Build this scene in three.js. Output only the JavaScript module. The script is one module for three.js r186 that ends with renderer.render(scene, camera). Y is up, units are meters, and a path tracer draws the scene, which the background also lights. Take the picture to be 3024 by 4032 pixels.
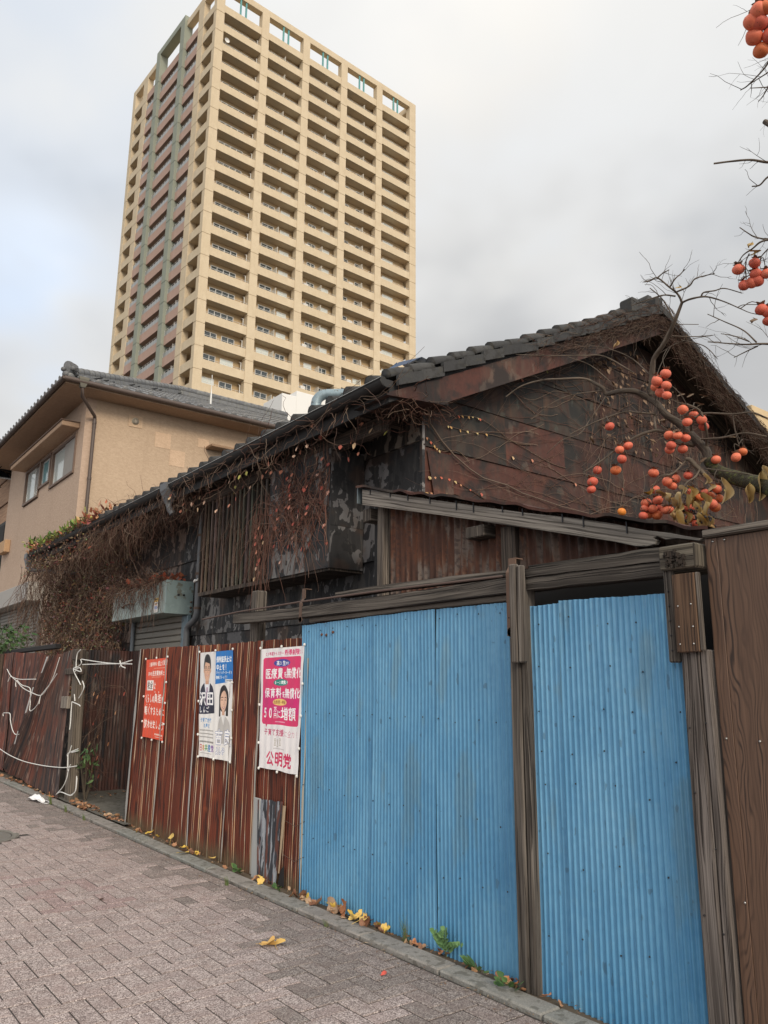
import * as THREE from 'three';
import { mergeGeometries } from 'three/addons/utils/BufferGeometryUtils.js';

// ---------------------------------------------------------------- camera, sky, sun, exposure
const scene = new THREE.Scene();
const camera = new THREE.PerspectiveCamera(66.535, 3 / 4, 0.05, 1200);
camera.position.set(0, 1.4, 0);
camera.rotation.order = 'YXZ';
camera.rotation.set(THREE.MathUtils.degToRad(12.6436), THREE.MathUtils.degToRad(52.6766), THREE.MathUtils.degToRad(0.4977));
const renderer = new THREE.WebGLRenderer({ antialias: true });
renderer.setSize(768, 1024);
renderer.toneMapping = THREE.LinearToneMapping;
renderer.toneMappingExposure = 1.25;
renderer.shadowMap.enabled = true;
renderer.shadowMap.type = THREE.PCFSoftShadowMap;

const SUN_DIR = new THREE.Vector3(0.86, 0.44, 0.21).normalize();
const sun = new THREE.DirectionalLight(new THREE.Color(1.0, 0.87, 0.69), 1.5);
sun.name = 'sun';
sun.position.copy(SUN_DIR).multiplyScalar(200).add(new THREE.Vector3(-40, 0, -25));
sun.target.position.set(-40, 0, -25);
sun.castShadow = true;
sun.shadow.radius = 28;
sun.shadow.mapSize.set(2048, 2048);
Object.assign(sun.shadow.camera, { left: -110, right: 110, top: 110, bottom: -110, near: 1, far: 520 });
scene.add(sun); scene.add(sun.target);

// ---------------------------------------------------------------- random numbers and noise
function mulberry(a) { return () => { a |= 0; a = (a + 0x6d2b79f5) | 0; let t = Math.imul(a ^ (a >>> 15), 1 | a); t = (t + Math.imul(t ^ (t >>> 7), 61 | t)) ^ t; return ((t ^ (t >>> 14)) >>> 0) / 4294967296; }; }
let rnd = mulberry(7);
const R = (a, b) => a + (b - a) * rnd();
const clamp = (x, a = 0, b = 1) => (x < a ? a : x > b ? b : x);
const sm = (a, b, x) => { const t = clamp((x - a) / (b - a)); return t * t * (3 - 2 * t); };
const mix = (a, b, t) => a + (b - a) * t;
const mix3 = (a, b, t) => [mix(a[0], b[0], t), mix(a[1], b[1], t), mix(a[2], b[2], t)];
function hsh(x, y, s) { let h = Math.imul(x, 374761393) ^ Math.imul(y, 668265263) ^ Math.imul(s, 2246822519); h = Math.imul(h ^ (h >>> 13), 1274126177); return ((h ^ (h >>> 16)) >>> 0) / 4294967296; }
// value noise that repeats every px, py cells
function vn(x, y, px, py, s) {
  const xi = Math.floor(x), yi = Math.floor(y), fx = x - xi, fy = y - yi, u = fx * fx * (3 - 2 * fx), v = fy * fy * (3 - 2 * fy);
  const x0 = ((xi % px) + px) % px, x1 = (x0 + 1) % px, y0 = ((yi % py) + py) % py, y1 = (y0 + 1) % py;
  return mix(mix(hsh(x0, y0, s), hsh(x1, y0, s), u), mix(hsh(x0, y1, s), hsh(x1, y1, s), u), v);
}
// fractal noise on the unit square, fx by fy cells at the coarsest octave
function fb(u, v, fx, fy, oct, s) { let a = 0.5, t = 0, n = 0; for (let i = 0; i < oct; i++) { t += a * vn(u * fx, v * fy, fx, fy, s + i); n += a; a *= 0.5; fx *= 2; fy *= 2; } return t / n; }

// ---------------------------------------------------------------- sky: overcast, brighter towards the zenith and the hidden sun
{
  const W = 1024, H = 512, data = new Float32Array(W * H * 4);
  const CLOUDS = [[-0.492, 0.552, -0.674, 0.20, -0.13, -0.1, 0.25], [-0.60, 0.53, -0.60, 0.13, -0.05, 0, 0.1], [-0.537, 0.641, -0.549, 0.22, 0.10, 0.55, 0], [-0.529, 0.455, -0.716, 0.085, 0.20, 0.25, 0], [-0.742, 0.657, -0.137, 0.25, -0.06, 0, 0.35], [-0.905, 0.38, -0.153, 0.10, -0.02, 0, 0.75], [-0.871, 0.463, -0.161, 0.06, 0.14, 0.1, 0], [-0.826, 0.55, -0.12, 0.16, -0.03, 0, 0.1], [0.2, 0.7, 0.68, 0.3, -0.1, 0, 0.1], [-0.2, 0.5, 0.84, 0.25, 0.12, 0.2, 0], [0.5, 0.6, -0.62, 0.3, -0.08, 0, 0.2]];
  const n3 = (x, y, o, s) => { let a = 0.5, t = 0, n = 0; for (let i = 0; i < o; i++) { t += a * vn(x, y, 4096, 4096, s + i); n += a; a *= 0.5; x = x * 2 + 17; y = y * 2 + 5; } return t / n; };
  for (let j = 0; j < H; j++) for (let i = 0; i < W; i++) {
    const el = ((j + 0.5) / H - 0.5) * Math.PI, az = ((i + 0.5) / W - 0.5) * 2 * Math.PI;
    const x = Math.cos(az) * Math.cos(el), y = Math.sin(el), z = Math.sin(az) * Math.cos(el);
    const k = 1 / (Math.max(y, 0) + 0.22), px = x * k + 40, pz = z * k + 40;
    const c1 = n3(px * 1.1 + 3.1, pz * 1.1, 4, 11), c2 = n3(px * 2.7, pz * 2.7 + 9, 5, 31), c3 = n3(px * 6.2, pz * 6.2, 4, 57);
    const w1 = c2 - 0.5, w2 = c3 - 0.5;
    let d = 0.55 * c1 + 0.32 * c2 + 0.13 * c3;                        // cloud thickness
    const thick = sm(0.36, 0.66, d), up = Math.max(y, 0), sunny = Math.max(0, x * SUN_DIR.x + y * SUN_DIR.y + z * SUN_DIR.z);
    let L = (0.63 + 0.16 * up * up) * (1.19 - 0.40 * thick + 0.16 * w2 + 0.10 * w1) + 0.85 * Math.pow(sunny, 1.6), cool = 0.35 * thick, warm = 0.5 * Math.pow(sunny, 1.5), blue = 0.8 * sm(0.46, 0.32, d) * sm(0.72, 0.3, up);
    for (const [bx, by, bz, rad, dl, wm, bl] of CLOUDS) {             // single clouds: thicker grey ones, thin bright ones, gaps
      const a = Math.acos(clamp(x * bx + y * by + z * bz, -1, 1)) / rad, k = Math.exp(-a * a * (1 + 1.6 * w1)) * clamp(0.8 + 2.4 * w1 + 1.6 * w2, 0, 1.5);
      L += 1.5 * dl * k; warm += wm * k; blue += bl * k;
    }
    let col = mix3([1.0, 0.995, 0.975], [0.95, 0.975, 1.03], clamp(cool));
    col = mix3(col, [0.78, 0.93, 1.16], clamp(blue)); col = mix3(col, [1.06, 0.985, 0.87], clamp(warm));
    if (y < 0) { const t = clamp(-y * 6); L = mix(L, 0.25, t); }
    const o = (j * W + i) * 4;
    L *= 0.885; data[o] = L * col[0]; data[o + 1] = L * col[1]; data[o + 2] = L * col[2]; data[o + 3] = 1;
  }
  const sky = new THREE.DataTexture(data, W, H, THREE.RGBAFormat, THREE.FloatType);
  sky.mapping = THREE.EquirectangularReflectionMapping; sky.magFilter = THREE.LinearFilter; sky.minFilter = THREE.LinearFilter;
  sky.wrapS = THREE.RepeatWrapping; sky.needsUpdate = true;
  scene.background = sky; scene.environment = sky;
}

// ---------------------------------------------------------------- textures and materials
function tex(w, h, sx, sy, fn, bump) {
  const d = new Uint8Array(w * h * 4), b = bump ? new Uint8Array(w * h * 4) : null;
  for (let j = 0; j < h; j++) for (let i = 0; i < w; i++) {
    const c = fn((i + 0.5) / w, (j + 0.5) / h), o = (j * w + i) * 4;
    d[o] = clamp(c[0], 0, 255); d[o + 1] = clamp(c[1], 0, 255); d[o + 2] = clamp(c[2], 0, 255); d[o + 3] = 255;
    if (b) { const q = clamp((c[3] ?? 0.5) * 255, 0, 255); b[o] = b[o + 1] = b[o + 2] = q; b[o + 3] = 255; }
  }
  const mk = (arr, srgb) => { const t = new THREE.DataTexture(arr, w, h); t.wrapS = t.wrapT = THREE.RepeatWrapping; t.magFilter = THREE.LinearFilter; t.minFilter = THREE.LinearMipmapLinearFilter; t.generateMipmaps = true; if (srgb) t.colorSpace = THREE.SRGBColorSpace; t.repeat.set(1 / sx, 1 / sy); t.needsUpdate = true; return t; };
  return b ? { map: mk(d, true), bump: mk(b, false) } : { map: mk(d, true) };
}
function std(t, o = {}) {
  const m = new THREE.MeshStandardMaterial({ roughness: 0.9, metalness: 0, side: THREE.DoubleSide, ...o });
  if (t) { m.map = t.map; if (t.bump && o.bumpScale) m.bumpMap = t.bump; }
  return m;
}
const tint = (m, r, g, b) => { const c = m.clone(); c.color.setRGB(r, g, b); return c; };
const plain = (r, g, b, o = {}) => { const m = new THREE.MeshStandardMaterial({ roughness: 0.85, side: THREE.DoubleSide, ...o }); m.color.setRGB(r, g, b); return m; };

// rusted corrugated sheet: rust with bare, pale ridges left here and there (32 mm pitch, 2.048 m wide)
const rustTex = tex(1024, 1024, 2.048, 2.048, (u, v) => {
  const wave = u * 64, ridge = Math.round(wave), dr = wave - ridge;
  const a = fb(u, v, 40, 3, 4, 3), b = fb(u, v, 8, 8, 5, 17), c = fb(u, v, 128, 10, 2, 91);
  let col = mix3([62, 27, 19], [124, 58, 36], clamp(0.15 + 0.9 * a * 0.6 + 0.5 * b - 0.05));
  col = mix3(col, [44, 22, 18], sm(0.52, 0.72, c) * 0.7);
  col = mix3(col, [150, 82, 44], sm(0.66, 0.8, b) * 0.5);
  const rr = hsh(ridge & 63, 5, 77);
  if (rr < 0.42) {
    const wob = (vn(v * 9, ridge, 9, 64, 23) - 0.5) * 0.35, wd = 0.15 + 0.26 * hsh(ridge & 63, 9, 77) * vn(v * 14, ridge + 3, 14, 64, 29);
    const on = sm(0.36, 0.50, vn(v * 4, ridge, 4, 64, 41) + (rr < 0.14 ? 0.25 : -0.02));
    const t = sm(wd, wd * 0.5, Math.abs(dr + wob * 0.5)) * on;
    col = mix3(col, mix3([196, 160, 118], [206, 194, 178], vn(v * 30, ridge, 30, 64, 47)), t * 0.92);
  }
  const foot = sm(0.10, 0.02, v + 0.07 * (fb(u, v, 90, 6, 4, 131) - 0.5));   // moss and splashed dirt at the foot, streaky upper edge
  return mix3(col, mix3([76, 70, 50], [104, 98, 78], fb(u, v, 80, 60, 3, 141)), foot * 0.7);
});
const rustDarkTex = tex(1024, 1024, 2.048, 2.048, (u, v) => {
  const a = fb(u, v, 64, 3, 4, 5), b = fb(u, v, 6, 6, 5, 37), c = fb(u, v, 110, 4, 4, 13), e = fb(u, v, 70, 7, 5, 63), d = fb(u, v, 44, 3, 4, 113);
  let col = mix3([56, 42, 39], [104, 76, 68], clamp(a * 0.8 + b * 0.4 - 0.1));
  col = mix3(col, [50, 47, 50], sm(0.50, 0.62, c) * 0.8);
  col = mix3(col, [138, 126, 118], sm(0.62, 0.70, e) * 0.6);
  col = mix3(col, [30, 30, 36], sm(0.62, 0.70, d) * 0.7);
  return mix3(col, [96, 52, 43], sm(0.54, 0.7, b) * 0.5);
});
const rustStreakTex = tex(1024, 1024, 2.4, 1.2, (u, v) => {   // shed wall: galvanised grey running into rust at a ragged, streaky border
  const s = fb(u, v, 75, 3, 5, 7), t = fb(u, v, 20, 2, 4, 77), b = fb(u, v, 9, 12, 5, 19), e = fb(u, v, 130, 60, 3, 5), h = fb(u, v, 16, 5, 5, 97);
  let col = mix3([62, 40, 33], [106, 64, 44], b * 0.7 + (e - 0.5) * 0.4 + 0.15);
  col = mix3(col, [140, 80, 48], sm(0.50, 0.70, t * 0.5 + s * 0.5) * 0.6);
  col = mix3(col, [122, 116, 110], sm(0.50, 0.60, s * 0.35 + t * 0.25 + h * 0.4) * 0.75);
  return mix3(col, [50, 36, 36], sm(0.52, 0.68, e * 0.5 + s * 0.5) * 0.45);
});
const blueTex = tex(1024, 1024, 1.31, 2.0, (u, v) => {
  const a = fb(u, v, 5, 4, 5, 3), b = fb(u, v, 60, 80, 3, 9), sc = fb(u, v, 90, 12, 3, 21), st = fb(u, v, 40, 30, 4, 81);
  let col = mix3([72, 132, 174], [112, 166, 200], clamp(a * 1.2 + b * 0.3 - 0.25));
  col = mix3(col, [68, 122, 164], sm(0.56, 0.76, sc) * 0.3);
  col = mix3(col, [128, 166, 188], sm(0.66, 0.76, st) * 0.15);
  col = mix3(col, [64, 96, 120], sm(0.79, 0.84, fb(u, v, 70, 34, 3, 5)) * 0.5);
  return mix3(col, [112, 128, 132], sm(0.60, 0.75, fb(u, v, 12, 5, 5, 45)) * 0.25);
});
const blackTex = tex(1024, 1024, 1.9, 1.9, (u0, v0) => {          // tarred sheet with the paint flaking down to grey metal
  const u = u0 + 0.05 * (fb(u0, v0, 8, 8, 4, 201) - 0.5), v = v0 + 0.05 * (fb(u0, v0, 8, 8, 4, 301) - 0.5);
  const a = fb(u, v, 6, 4, 5, 3), b = fb(u, v, 24, 10, 5, 9), c = fb(u, v, 70, 5, 4, 21), e = fb(u, v, 22, 15, 6, 51), f = fb(u, v, 4, 4, 4, 71);
  let col = mix3([22, 22, 25], [60, 59, 60], a * 0.6 + c * 0.5 - 0.05);
  col = mix3(col, [92, 86, 78], sm(0.48, 0.66, c * 0.6 + f * 0.4) * 0.55);
  const fl = e * 0.78 + f * 0.22;
  col = mix3(col, mix3([104, 102, 102], [146, 144, 142], b), sm(0.562, 0.578, fl) * 0.85);
  col = mix3(col, [18, 18, 22], sm(0.60, 0.62, fb(u, v, 22, 16, 5, 91)) * 0.75);
  return [...mix3(col, [84, 56, 40], sm(0.56, 0.72, fb(u, v, 7, 8, 6, 33)) * 0.45), fl];
}, true);
const peelTex = tex(512, 1024, 0.4, 0.8, (u, v) => {              // patch sheet: dark paint peeling in vertical strips over pale metal and rust
  const w = 0.04 * (fb(u, v, 6, 6, 4, 9) - 0.5), a = fb(u + w, v, 26, 5, 5, 3), b = fb(u + w, v, 18, 4, 5, 31), c = fb(u, v, 60, 30, 3, 61);
  let col = mix3([34, 38, 44], [62, 66, 74], c);
  col = mix3(col, [150, 156, 164], sm(0.56, 0.585, a) * 0.9);
  return mix3(col, [96, 54, 44], sm(0.55, 0.60, b) * 0.85);
});
const gableTex = tex(1024, 1024, 2.3, 2.3, (u0, v0) => {
  const u = u0 + 0.06 * (fb(u0, v0, 6, 6, 5, 203) - 0.5), v = v0 + 0.06 * (fb(u0, v0, 6, 6, 5, 303) - 0.5);
  const a = fb(u, v, 5, 4, 6, 3), b = fb(u, v, 44, 5, 5, 9), c = fb(u, v, 12, 14, 6, 21), e = fb(u, v, 4, 3, 5, 51), g = fb(u, v, 120, 90, 2, 5);
  let col = mix3([48, 31, 27], [100, 56, 44], clamp(a * 0.6 + b * 0.45 + (g - 0.5) * 0.3));
  col = mix3(col, [74, 68, 60], sm(0.42, 0.68, e * 0.55 + b * 0.45) * 0.7);
  col = mix3(col, [30, 27, 27], sm(0.46, 0.62, c * 0.6 + e * 0.2 + b * 0.2) * 0.8);
  col = mix3(col, [128, 66, 42], sm(0.55, 0.75, a * 0.6 + b * 0.4) * 0.5);
  return mix3(col, [108, 108, 98], sm(0.66, 0.76, fb(u, v, 22, 12, 5, 81)) * 0.4);
});
function woodTex(seed, dark, light, crack, hard = 1) {
  return tex(512, 1024, 0.5, 1.6, (u, v) => {
    const w = fb(u, v, 4, 2, 4, seed) * 0.09, g = fb(u + w, v, 48, 2, 5, seed + 7), f = fb(u + w, v, 200, 7, 2, seed + 13), r = Math.sin((u + w) * 6.2832 * 26 + 5 * fb(u, v, 5, 2, 3, seed + 19)) * 0.5 + 0.5, st = fb(u, v, 8, 6, 5, seed + 41);
    let col = mix3(dark, light, clamp(mix(0.5, sm(0.28, 0.72, g * 0.5 + f * 0.3 + st * 0.2) * 0.85 + r * 0.10, hard)));
    const cr = sm(0.66, 0.72, fb(u + w, v, 110, 3, 3, seed + 31));
    col = mix3(col, crack, cr * (0.3 + 0.4 * hard));
    return [...col, clamp(0.3 + g * 0.4 + f * 0.3 - cr * 0.5)];
  }, true);
}
const woodGreyTex = woodTex(3, [74, 67, 62], [190, 183, 174], [38, 32, 29]);
const woodSilverTex = woodTex(23, [86, 80, 75], [186, 180, 172], [52, 46, 42], 0.6);
const woodDarkTex = woodTex(43, [34, 28, 25], [100, 88, 78], [18, 15, 14]);
const woodBrownTex = woodTex(83, [74, 52, 38], [142, 112, 88], [34, 25, 21]);
const printWoodTex = tex(1024, 1024, 0.9, 1.8, (u, v) => {       // printed wood grain on sheet metal
  const w = fb(u, v, 5, 3, 4, 5), r = u * 56 + w * 12 + fb(u, v, 20, 5, 3, 9) * 1.6, s = Math.abs((((r % 1) + 1) % 1) - 0.5) * 2, f = fb(u, v, 160, 12, 2, 15), k = fb(u, v, 26, 3, 3, 75);
  let col = mix3([74, 54, 42], [112, 86, 69], clamp(0.05 + f * 0.6 + k * 0.45));
  return mix3(col, [40, 27, 21], sm(0.45, 0.95, s) * (0.30 + 0.70 * sm(0.35, 0.65, k)) * 0.85);
});
const paverTex = tex(512, 512, 0.5, 0.5, (u, v) => {
  const f = fb(u, v, 128, 128, 2, 3), g = fb(u, v, 60, 60, 2, 9), b = fb(u, v, 6, 6, 4, 21);
  const n = f * 0.7 + g * 0.3;
  let col = mix3([118, 107, 105], [194, 183, 179], sm(0.30, 0.70, n));
  col = mix3(col, [212, 203, 199], sm(0.66, 0.80, f));
  col = mix3(col, [92, 80, 78], sm(0.34, 0.22, f) * 0.7);
  return [...mix3(col, [150, 134, 130], sm(0.5, 0.7, b) * 0.4), n];
}, true);
const kerbTex = tex(512, 512, 0.7, 0.7, (u, v) => {
  const f = fb(u, v, 150, 150, 2, 3), b = fb(u, v, 7, 7, 5, 21), d = fb(u, v, 20, 20, 4, 5);
  let col = mix3([96, 94, 92], [154, 151, 146], f * 0.55 + b * 0.5 - 0.02);
  col = mix3(col, [82, 80, 74], sm(0.55, 0.7, d) * 0.6);
  return [...col, f];
}, true);
const concTex = tex(512, 512, 1.2, 1.2, (u, v) => {
  const f = fb(u, v, 150, 150, 2, 33), b = fb(u, v, 5, 5, 5, 41), d = fb(u, v, 24, 24, 4, 5);
  let col = mix3([88, 85, 80], [150, 146, 138], f * 0.45 + b * 0.6 - 0.05);
  col = mix3(col, [70, 64, 54], sm(0.55, 0.7, d) * 0.5);
  return [...col, f];
}, true);
const stuccoTex = tex(1024, 1024, 3, 3, (u, v) => {
  const f = fb(u, v, 160, 220, 2, 3), g = fb(u, v, 60, 110, 3, 9), b = fb(u, v, 4, 4, 5, 21), st = fb(u, v, 40, 3, 4, 61);
  let col = mix3([166, 143, 121], [198, 176, 152], f * 0.35 + g * 0.45 + b * 0.25 - 0.05);
  col = mix3(col, [158, 136, 114], sm(0.6, 0.76, st) * 0.14);
  return [...col, f * 0.5 + g * 0.5];
}, true);
const towerTex = tex(512, 512, 6, 6, (u, v) => {
  const f = fb(u, v, 100, 100, 2, 3), b = fb(u, v, 6, 6, 5, 21), st = fb(u, v, 40, 4, 3, 61);
  let col = mix3([190, 172, 144], [212, 196, 170], f * 0.5 + b * 0.6 - 0.05);
  return mix3(col, [172, 155, 130], sm(0.6, 0.74, st) * 0.10);
});
const tileTex = tex(512, 512, 0.9, 0.9, (u, v) => {
  const f = fb(u, v, 90, 90, 3, 3), b = fb(u, v, 7, 7, 5, 21);
  let col = mix3([74, 75, 78], [132, 133, 134], f * 0.5 + b * 0.6 - 0.05);
  col = mix3(col, [60, 56, 50], sm(0.6, 0.75, fb(u, v, 18, 18, 4, 9)) * 0.7);
  return [...mix3(col, [120, 116, 96], sm(0.66, 0.75, fb(u, v, 26, 26, 4, 29)) * 0.5), f];
}, true);
const barkTex = tex(256, 512, 0.2, 0.4, (u, v) => {
  const g = fb(u, v, 20, 8, 4, 3), b = fb(u, v, 6, 4, 4, 9);
  return [...mix3(mix3([48, 40, 36], [124, 112, 102], g), [70, 66, 54], b * 0.5), g];
}, true);
const mossTex = tex(256, 256, 0.2, 0.2, (u, v) => {
  const g = fb(u, v, 30, 30, 4, 3), b = fb(u, v, 6, 6, 4, 9);
  return [...mix3(mix3([34, 30, 22], [66, 62, 40], g), [80, 84, 40], sm(0.5, 0.7, b)), g];
}, true);
const metalTex = tex(512, 512, 1.1, 1.1, (u, v) => {
  const a = fb(u, v, 6, 6, 5, 3), b = fb(u, v, 40, 8, 3, 9), e = fb(u, v, 14, 14, 5, 17);
  let col = mix3([136, 146, 148], [178, 188, 188], a * 0.7 + b * 0.3);
  col = mix3(col, [112, 96, 80], sm(0.62, 0.74, e) * 0.6);
  return mix3(col, [196, 204, 202], sm(0.66, 0.8, fb(u, v, 30, 30, 3, 55)) * 0.4);
});
const fruitTex = tex(256, 256, 1, 1, (u, v) => {
  const a = fb(u, v, 5, 5, 4, 3), b = fb(u, v, 50, 50, 2, 9), sp = fb(u, v, 24, 24, 2, 15);
  let col = mix3([206, 94, 70], [226, 126, 100], a * 0.8 + b * 0.2);
  return mix3(col, [96, 44, 34], sm(0.80, 0.86, sp) * 0.8);
});
const sidingTex = tex(512, 512, 2, 2, (u, v) => {
  const f = fb(u, v, 4, 60, 4, 3), b = fb(u, v, 12, 90, 3, 9);
  return [...mix3([126, 96, 76], [182, 148, 120], f * 0.7 + b * 0.35), f];
}, true);

const M = {
  rust: std(rustTex, { roughness: 0.72, metalness: 0.1 }),
  rustDark: std(rustDarkTex, { roughness: 0.8, metalness: 0.1 }),
  peel: std(peelTex, { roughness: 0.6 }),
  rustStreak: std(rustStreakTex, { roughness: 0.75, metalness: 0.1 }),
  blue: std(blueTex, { roughness: 0.42 }),
  black: std(blackTex, { roughness: 0.7, bumpScale: 0.002 }),
  gable: std(gableTex, { roughness: 0.8 }),
  woodGrey: std(woodGreyTex, { bumpScale: 0.004 }),
  woodSilver: std(woodSilverTex, { bumpScale: 0.004 }),
  woodDark: std(woodDarkTex, { bumpScale: 0.004 }),
  woodBrown: std(woodBrownTex, { bumpScale: 0.004 }),
  printWood: std(printWoodTex, { roughness: 0.55 }),
  paver: std(paverTex, { bumpScale: 0.0015 }),
  kerb: std(kerbTex, { bumpScale: 0.0015 }),
  conc: std(concTex, { bumpScale: 0.002 }),
  stucco: std(stuccoTex, { bumpScale: 0.006 }),
  tower: std(towerTex),
  tile: std(tileTex, { roughness: 0.42, bumpScale: 0.001 }),
  bark: std(barkTex, { bumpScale: 0.004 }),
  moss: std(mossTex, { bumpScale: 0.004 }),
  metal: std(metalTex, { roughness: 0.45, metalness: 0.25 }),
  siding: std(sidingTex, { bumpScale: 0.01 }),
  fruit: std(fruitTex, { roughness: 0.6 }),
  soil: plain(0.10, 0.075, 0.05),
  asphalt: plain(0.07, 0.07, 0.07),
  white: plain(0.72, 0.72, 0.70),
  rope: plain(0.74, 0.74, 0.72, { roughness: 0.95 }),
  iron: plain(0.11, 0.068, 0.05, { roughness: 0.8 }),
  nail: plain(0.03, 0.03, 0.035, { roughness: 0.5, metalness: 0.4 }),
  screw: plain(0.6, 0.6, 0.6, { roughness: 0.3, metalness: 0.9 }),
  gutter: plain(0.016, 0.0155, 0.016, { roughness: 0.7 }),
  pipeGrey: plain(0.10, 0.105, 0.115, { roughness: 0.45 }),
  pipeBrown: plain(0.085, 0.06, 0.05, { roughness: 0.5 }),
  brownTrim: plain(0.15, 0.10, 0.075, { roughness: 0.6 }),
  glass: plain(0.46, 0.51, 0.50, { roughness: 0.08 }),
  glassClear: new THREE.MeshPhysicalMaterial({ color: 0xffffff, roughness: 0.04, transmission: 1, thickness: 0, ior: 1.5, side: THREE.DoubleSide }),
  glassDark: plain(0.03, 0.035, 0.04, { roughness: 0.08 }),
  curtain: plain(0.66, 0.71, 0.69),
  alu: plain(0.55, 0.55, 0.54, { roughness: 0.4, metalness: 0.3 }),
  shutterGrey: plain(0.20, 0.185, 0.16, { roughness: 0.55 }),
  dark: plain(0.012, 0.011, 0.012),
  leaf: new THREE.MeshStandardMaterial({ vertexColors: true, roughness: 0.85, side: THREE.DoubleSide }),
  vine: new THREE.MeshStandardMaterial({ vertexColors: true, roughness: 0.95, side: THREE.DoubleSide }),
};

// ---------------------------------------------------------------- mesh building
const V = (x, y, z) => new THREE.Vector3(x, y, z);
const top = (o) => { while (o.parent && o.parent !== scene) o = o.parent; return o; };
class MB {
  constructor(colors) { this.p = []; this.n = []; this.t = []; this.c = colors ? [] : null; this.i = []; this.col = [1, 1, 1]; this.m = null; this.uo = [0, 0]; }
  vert(x, y, z, nx, ny, nz, u, v) {
    if (this.m) { const e = this.m.elements; const X = e[0] * x + e[4] * y + e[8] * z + e[12], Y = e[1] * x + e[5] * y + e[9] * z + e[13], Z = e[2] * x + e[6] * y + e[10] * z + e[14]; const a = e[0] * nx + e[4] * ny + e[8] * nz, b = e[1] * nx + e[5] * ny + e[9] * nz, c = e[2] * nx + e[6] * ny + e[10] * nz; x = X; y = Y; z = Z; nx = a; ny = b; nz = c; }
    this.p.push(x, y, z); this.n.push(nx, ny, nz); this.t.push(u + this.uo[0], v + this.uo[1]); if (this.c) this.c.push(...this.col);
    return this.p.length / 3 - 1;
  }
  poly(pts, uvs) { // flat convex polygon, [x,y,z] points counter-clockwise from outside
    if (this.ctr) { const [a, b, c] = pts, k = (i) => (b[(i + 1) % 3] - a[(i + 1) % 3]) * (c[(i + 2) % 3] - a[(i + 2) % 3]) - (b[(i + 2) % 3] - a[(i + 2) % 3]) * (c[(i + 1) % 3] - a[(i + 1) % 3]); if ((0, [0, 1, 2]).reduce((t, i) => t + k(i) * ((a[i] + b[i] + c[i]) / 3 - this.ctr[i]), 0) < 0) pts = [...pts].reverse(); }
    const [a, b, c] = pts, ux = b[0] - a[0], uy = b[1] - a[1], uz = b[2] - a[2], vx = c[0] - a[0], vy = c[1] - a[1], vz = c[2] - a[2];
    let nx = uy * vz - uz * vy, ny = uz * vx - ux * vz, nz = ux * vy - uy * vx; const l = Math.hypot(nx, ny, nz) || 1; nx /= l; ny /= l; nz /= l;
    const ax = Math.abs(nx), ay = Math.abs(ny), az = Math.abs(nz);
    const k = pts.map((q, j) => { let uv = uvs ? uvs[j] : ax >= ay && ax >= az ? [q[2], q[1]] : ay >= az ? [q[0], q[2]] : [q[0], q[1]]; if (!uvs && this.grain === 'x') uv = ax >= ay && ax >= az ? [q[2], q[1]] : ay >= az ? [q[2], q[0]] : [q[1], q[0]]; if (!uvs && this.grain === 'z') uv = ax >= ay && ax >= az ? [q[1], q[2]] : ay >= az ? [q[0], q[2]] : [q[0], q[1]]; return this.vert(q[0], q[1], q[2], nx, ny, nz, uv[0], uv[1]); });
    for (let j = 1; j < k.length - 1; j++) this.i.push(k[0], k[j], k[j + 1]);
    return this;
  }
  box(x0, y0, z0, x1, y1, z1, b = 0) {
    const lo = [Math.min(x0, x1), Math.min(y0, y1), Math.min(z0, z1)], hi = [Math.max(x0, x1), Math.max(y0, y1), Math.max(z0, z1)];
    this.ctr = [0, 1, 2].map((k) => (lo[k] + hi[k]) / 2);
    b = Math.min(b, ...[0, 1, 2].map((k) => (hi[k] - lo[k]) * 0.45));
    const P = (sx, sy, sz, face) => { const s = [sx, sy, sz]; return [0, 1, 2].map((k) => (s[k] ? hi[k] - (k === face ? 0 : b) : lo[k] + (k === face ? 0 : b))); };
    this.poly([P(1, 0, 1, 0), P(1, 0, 0, 0), P(1, 1, 0, 0), P(1, 1, 1, 0)]); this.poly([P(0, 0, 0, 0), P(0, 0, 1, 0), P(0, 1, 1, 0), P(0, 1, 0, 0)]);
    this.poly([P(0, 1, 1, 1), P(1, 1, 1, 1), P(1, 1, 0, 1), P(0, 1, 0, 1)]); this.poly([P(0, 0, 0, 1), P(1, 0, 0, 1), P(1, 0, 1, 1), P(0, 0, 1, 1)]);
    this.poly([P(0, 0, 1, 2), P(1, 0, 1, 2), P(1, 1, 1, 2), P(0, 1, 1, 2)]); this.poly([P(1, 0, 0, 2), P(0, 0, 0, 2), P(0, 1, 0, 2), P(1, 1, 0, 2)]);
    if (b > 0) {
      for (const [f, g] of [[0, 1], [1, 2], [0, 2]]) { const h = 3 - f - g; for (const sf of [0, 1]) for (const sg of [0, 1]) { const q = (sh, face) => { const s = []; s[f] = sf; s[g] = sg; s[h] = sh; return P(s[0], s[1], s[2], face); }; const a = q(0, f), c = q(1, f), d = q(1, g), e = q(0, g); const flip = (sf === sg) !== (h === 1); this.poly(flip ? [a, e, d, c] : [a, c, d, e]); } }
      for (const sx of [0, 1]) for (const sy of [0, 1]) for (const sz of [0, 1]) { const a = P(sx, sy, sz, 0), c = P(sx, sy, sz, 1), d = P(sx, sy, sz, 2); this.poly((sx + sy + sz) % 2 ? [a, c, d] : [a, d, c]); }
    }
    this.ctr = null;
    return this;
  }
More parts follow.
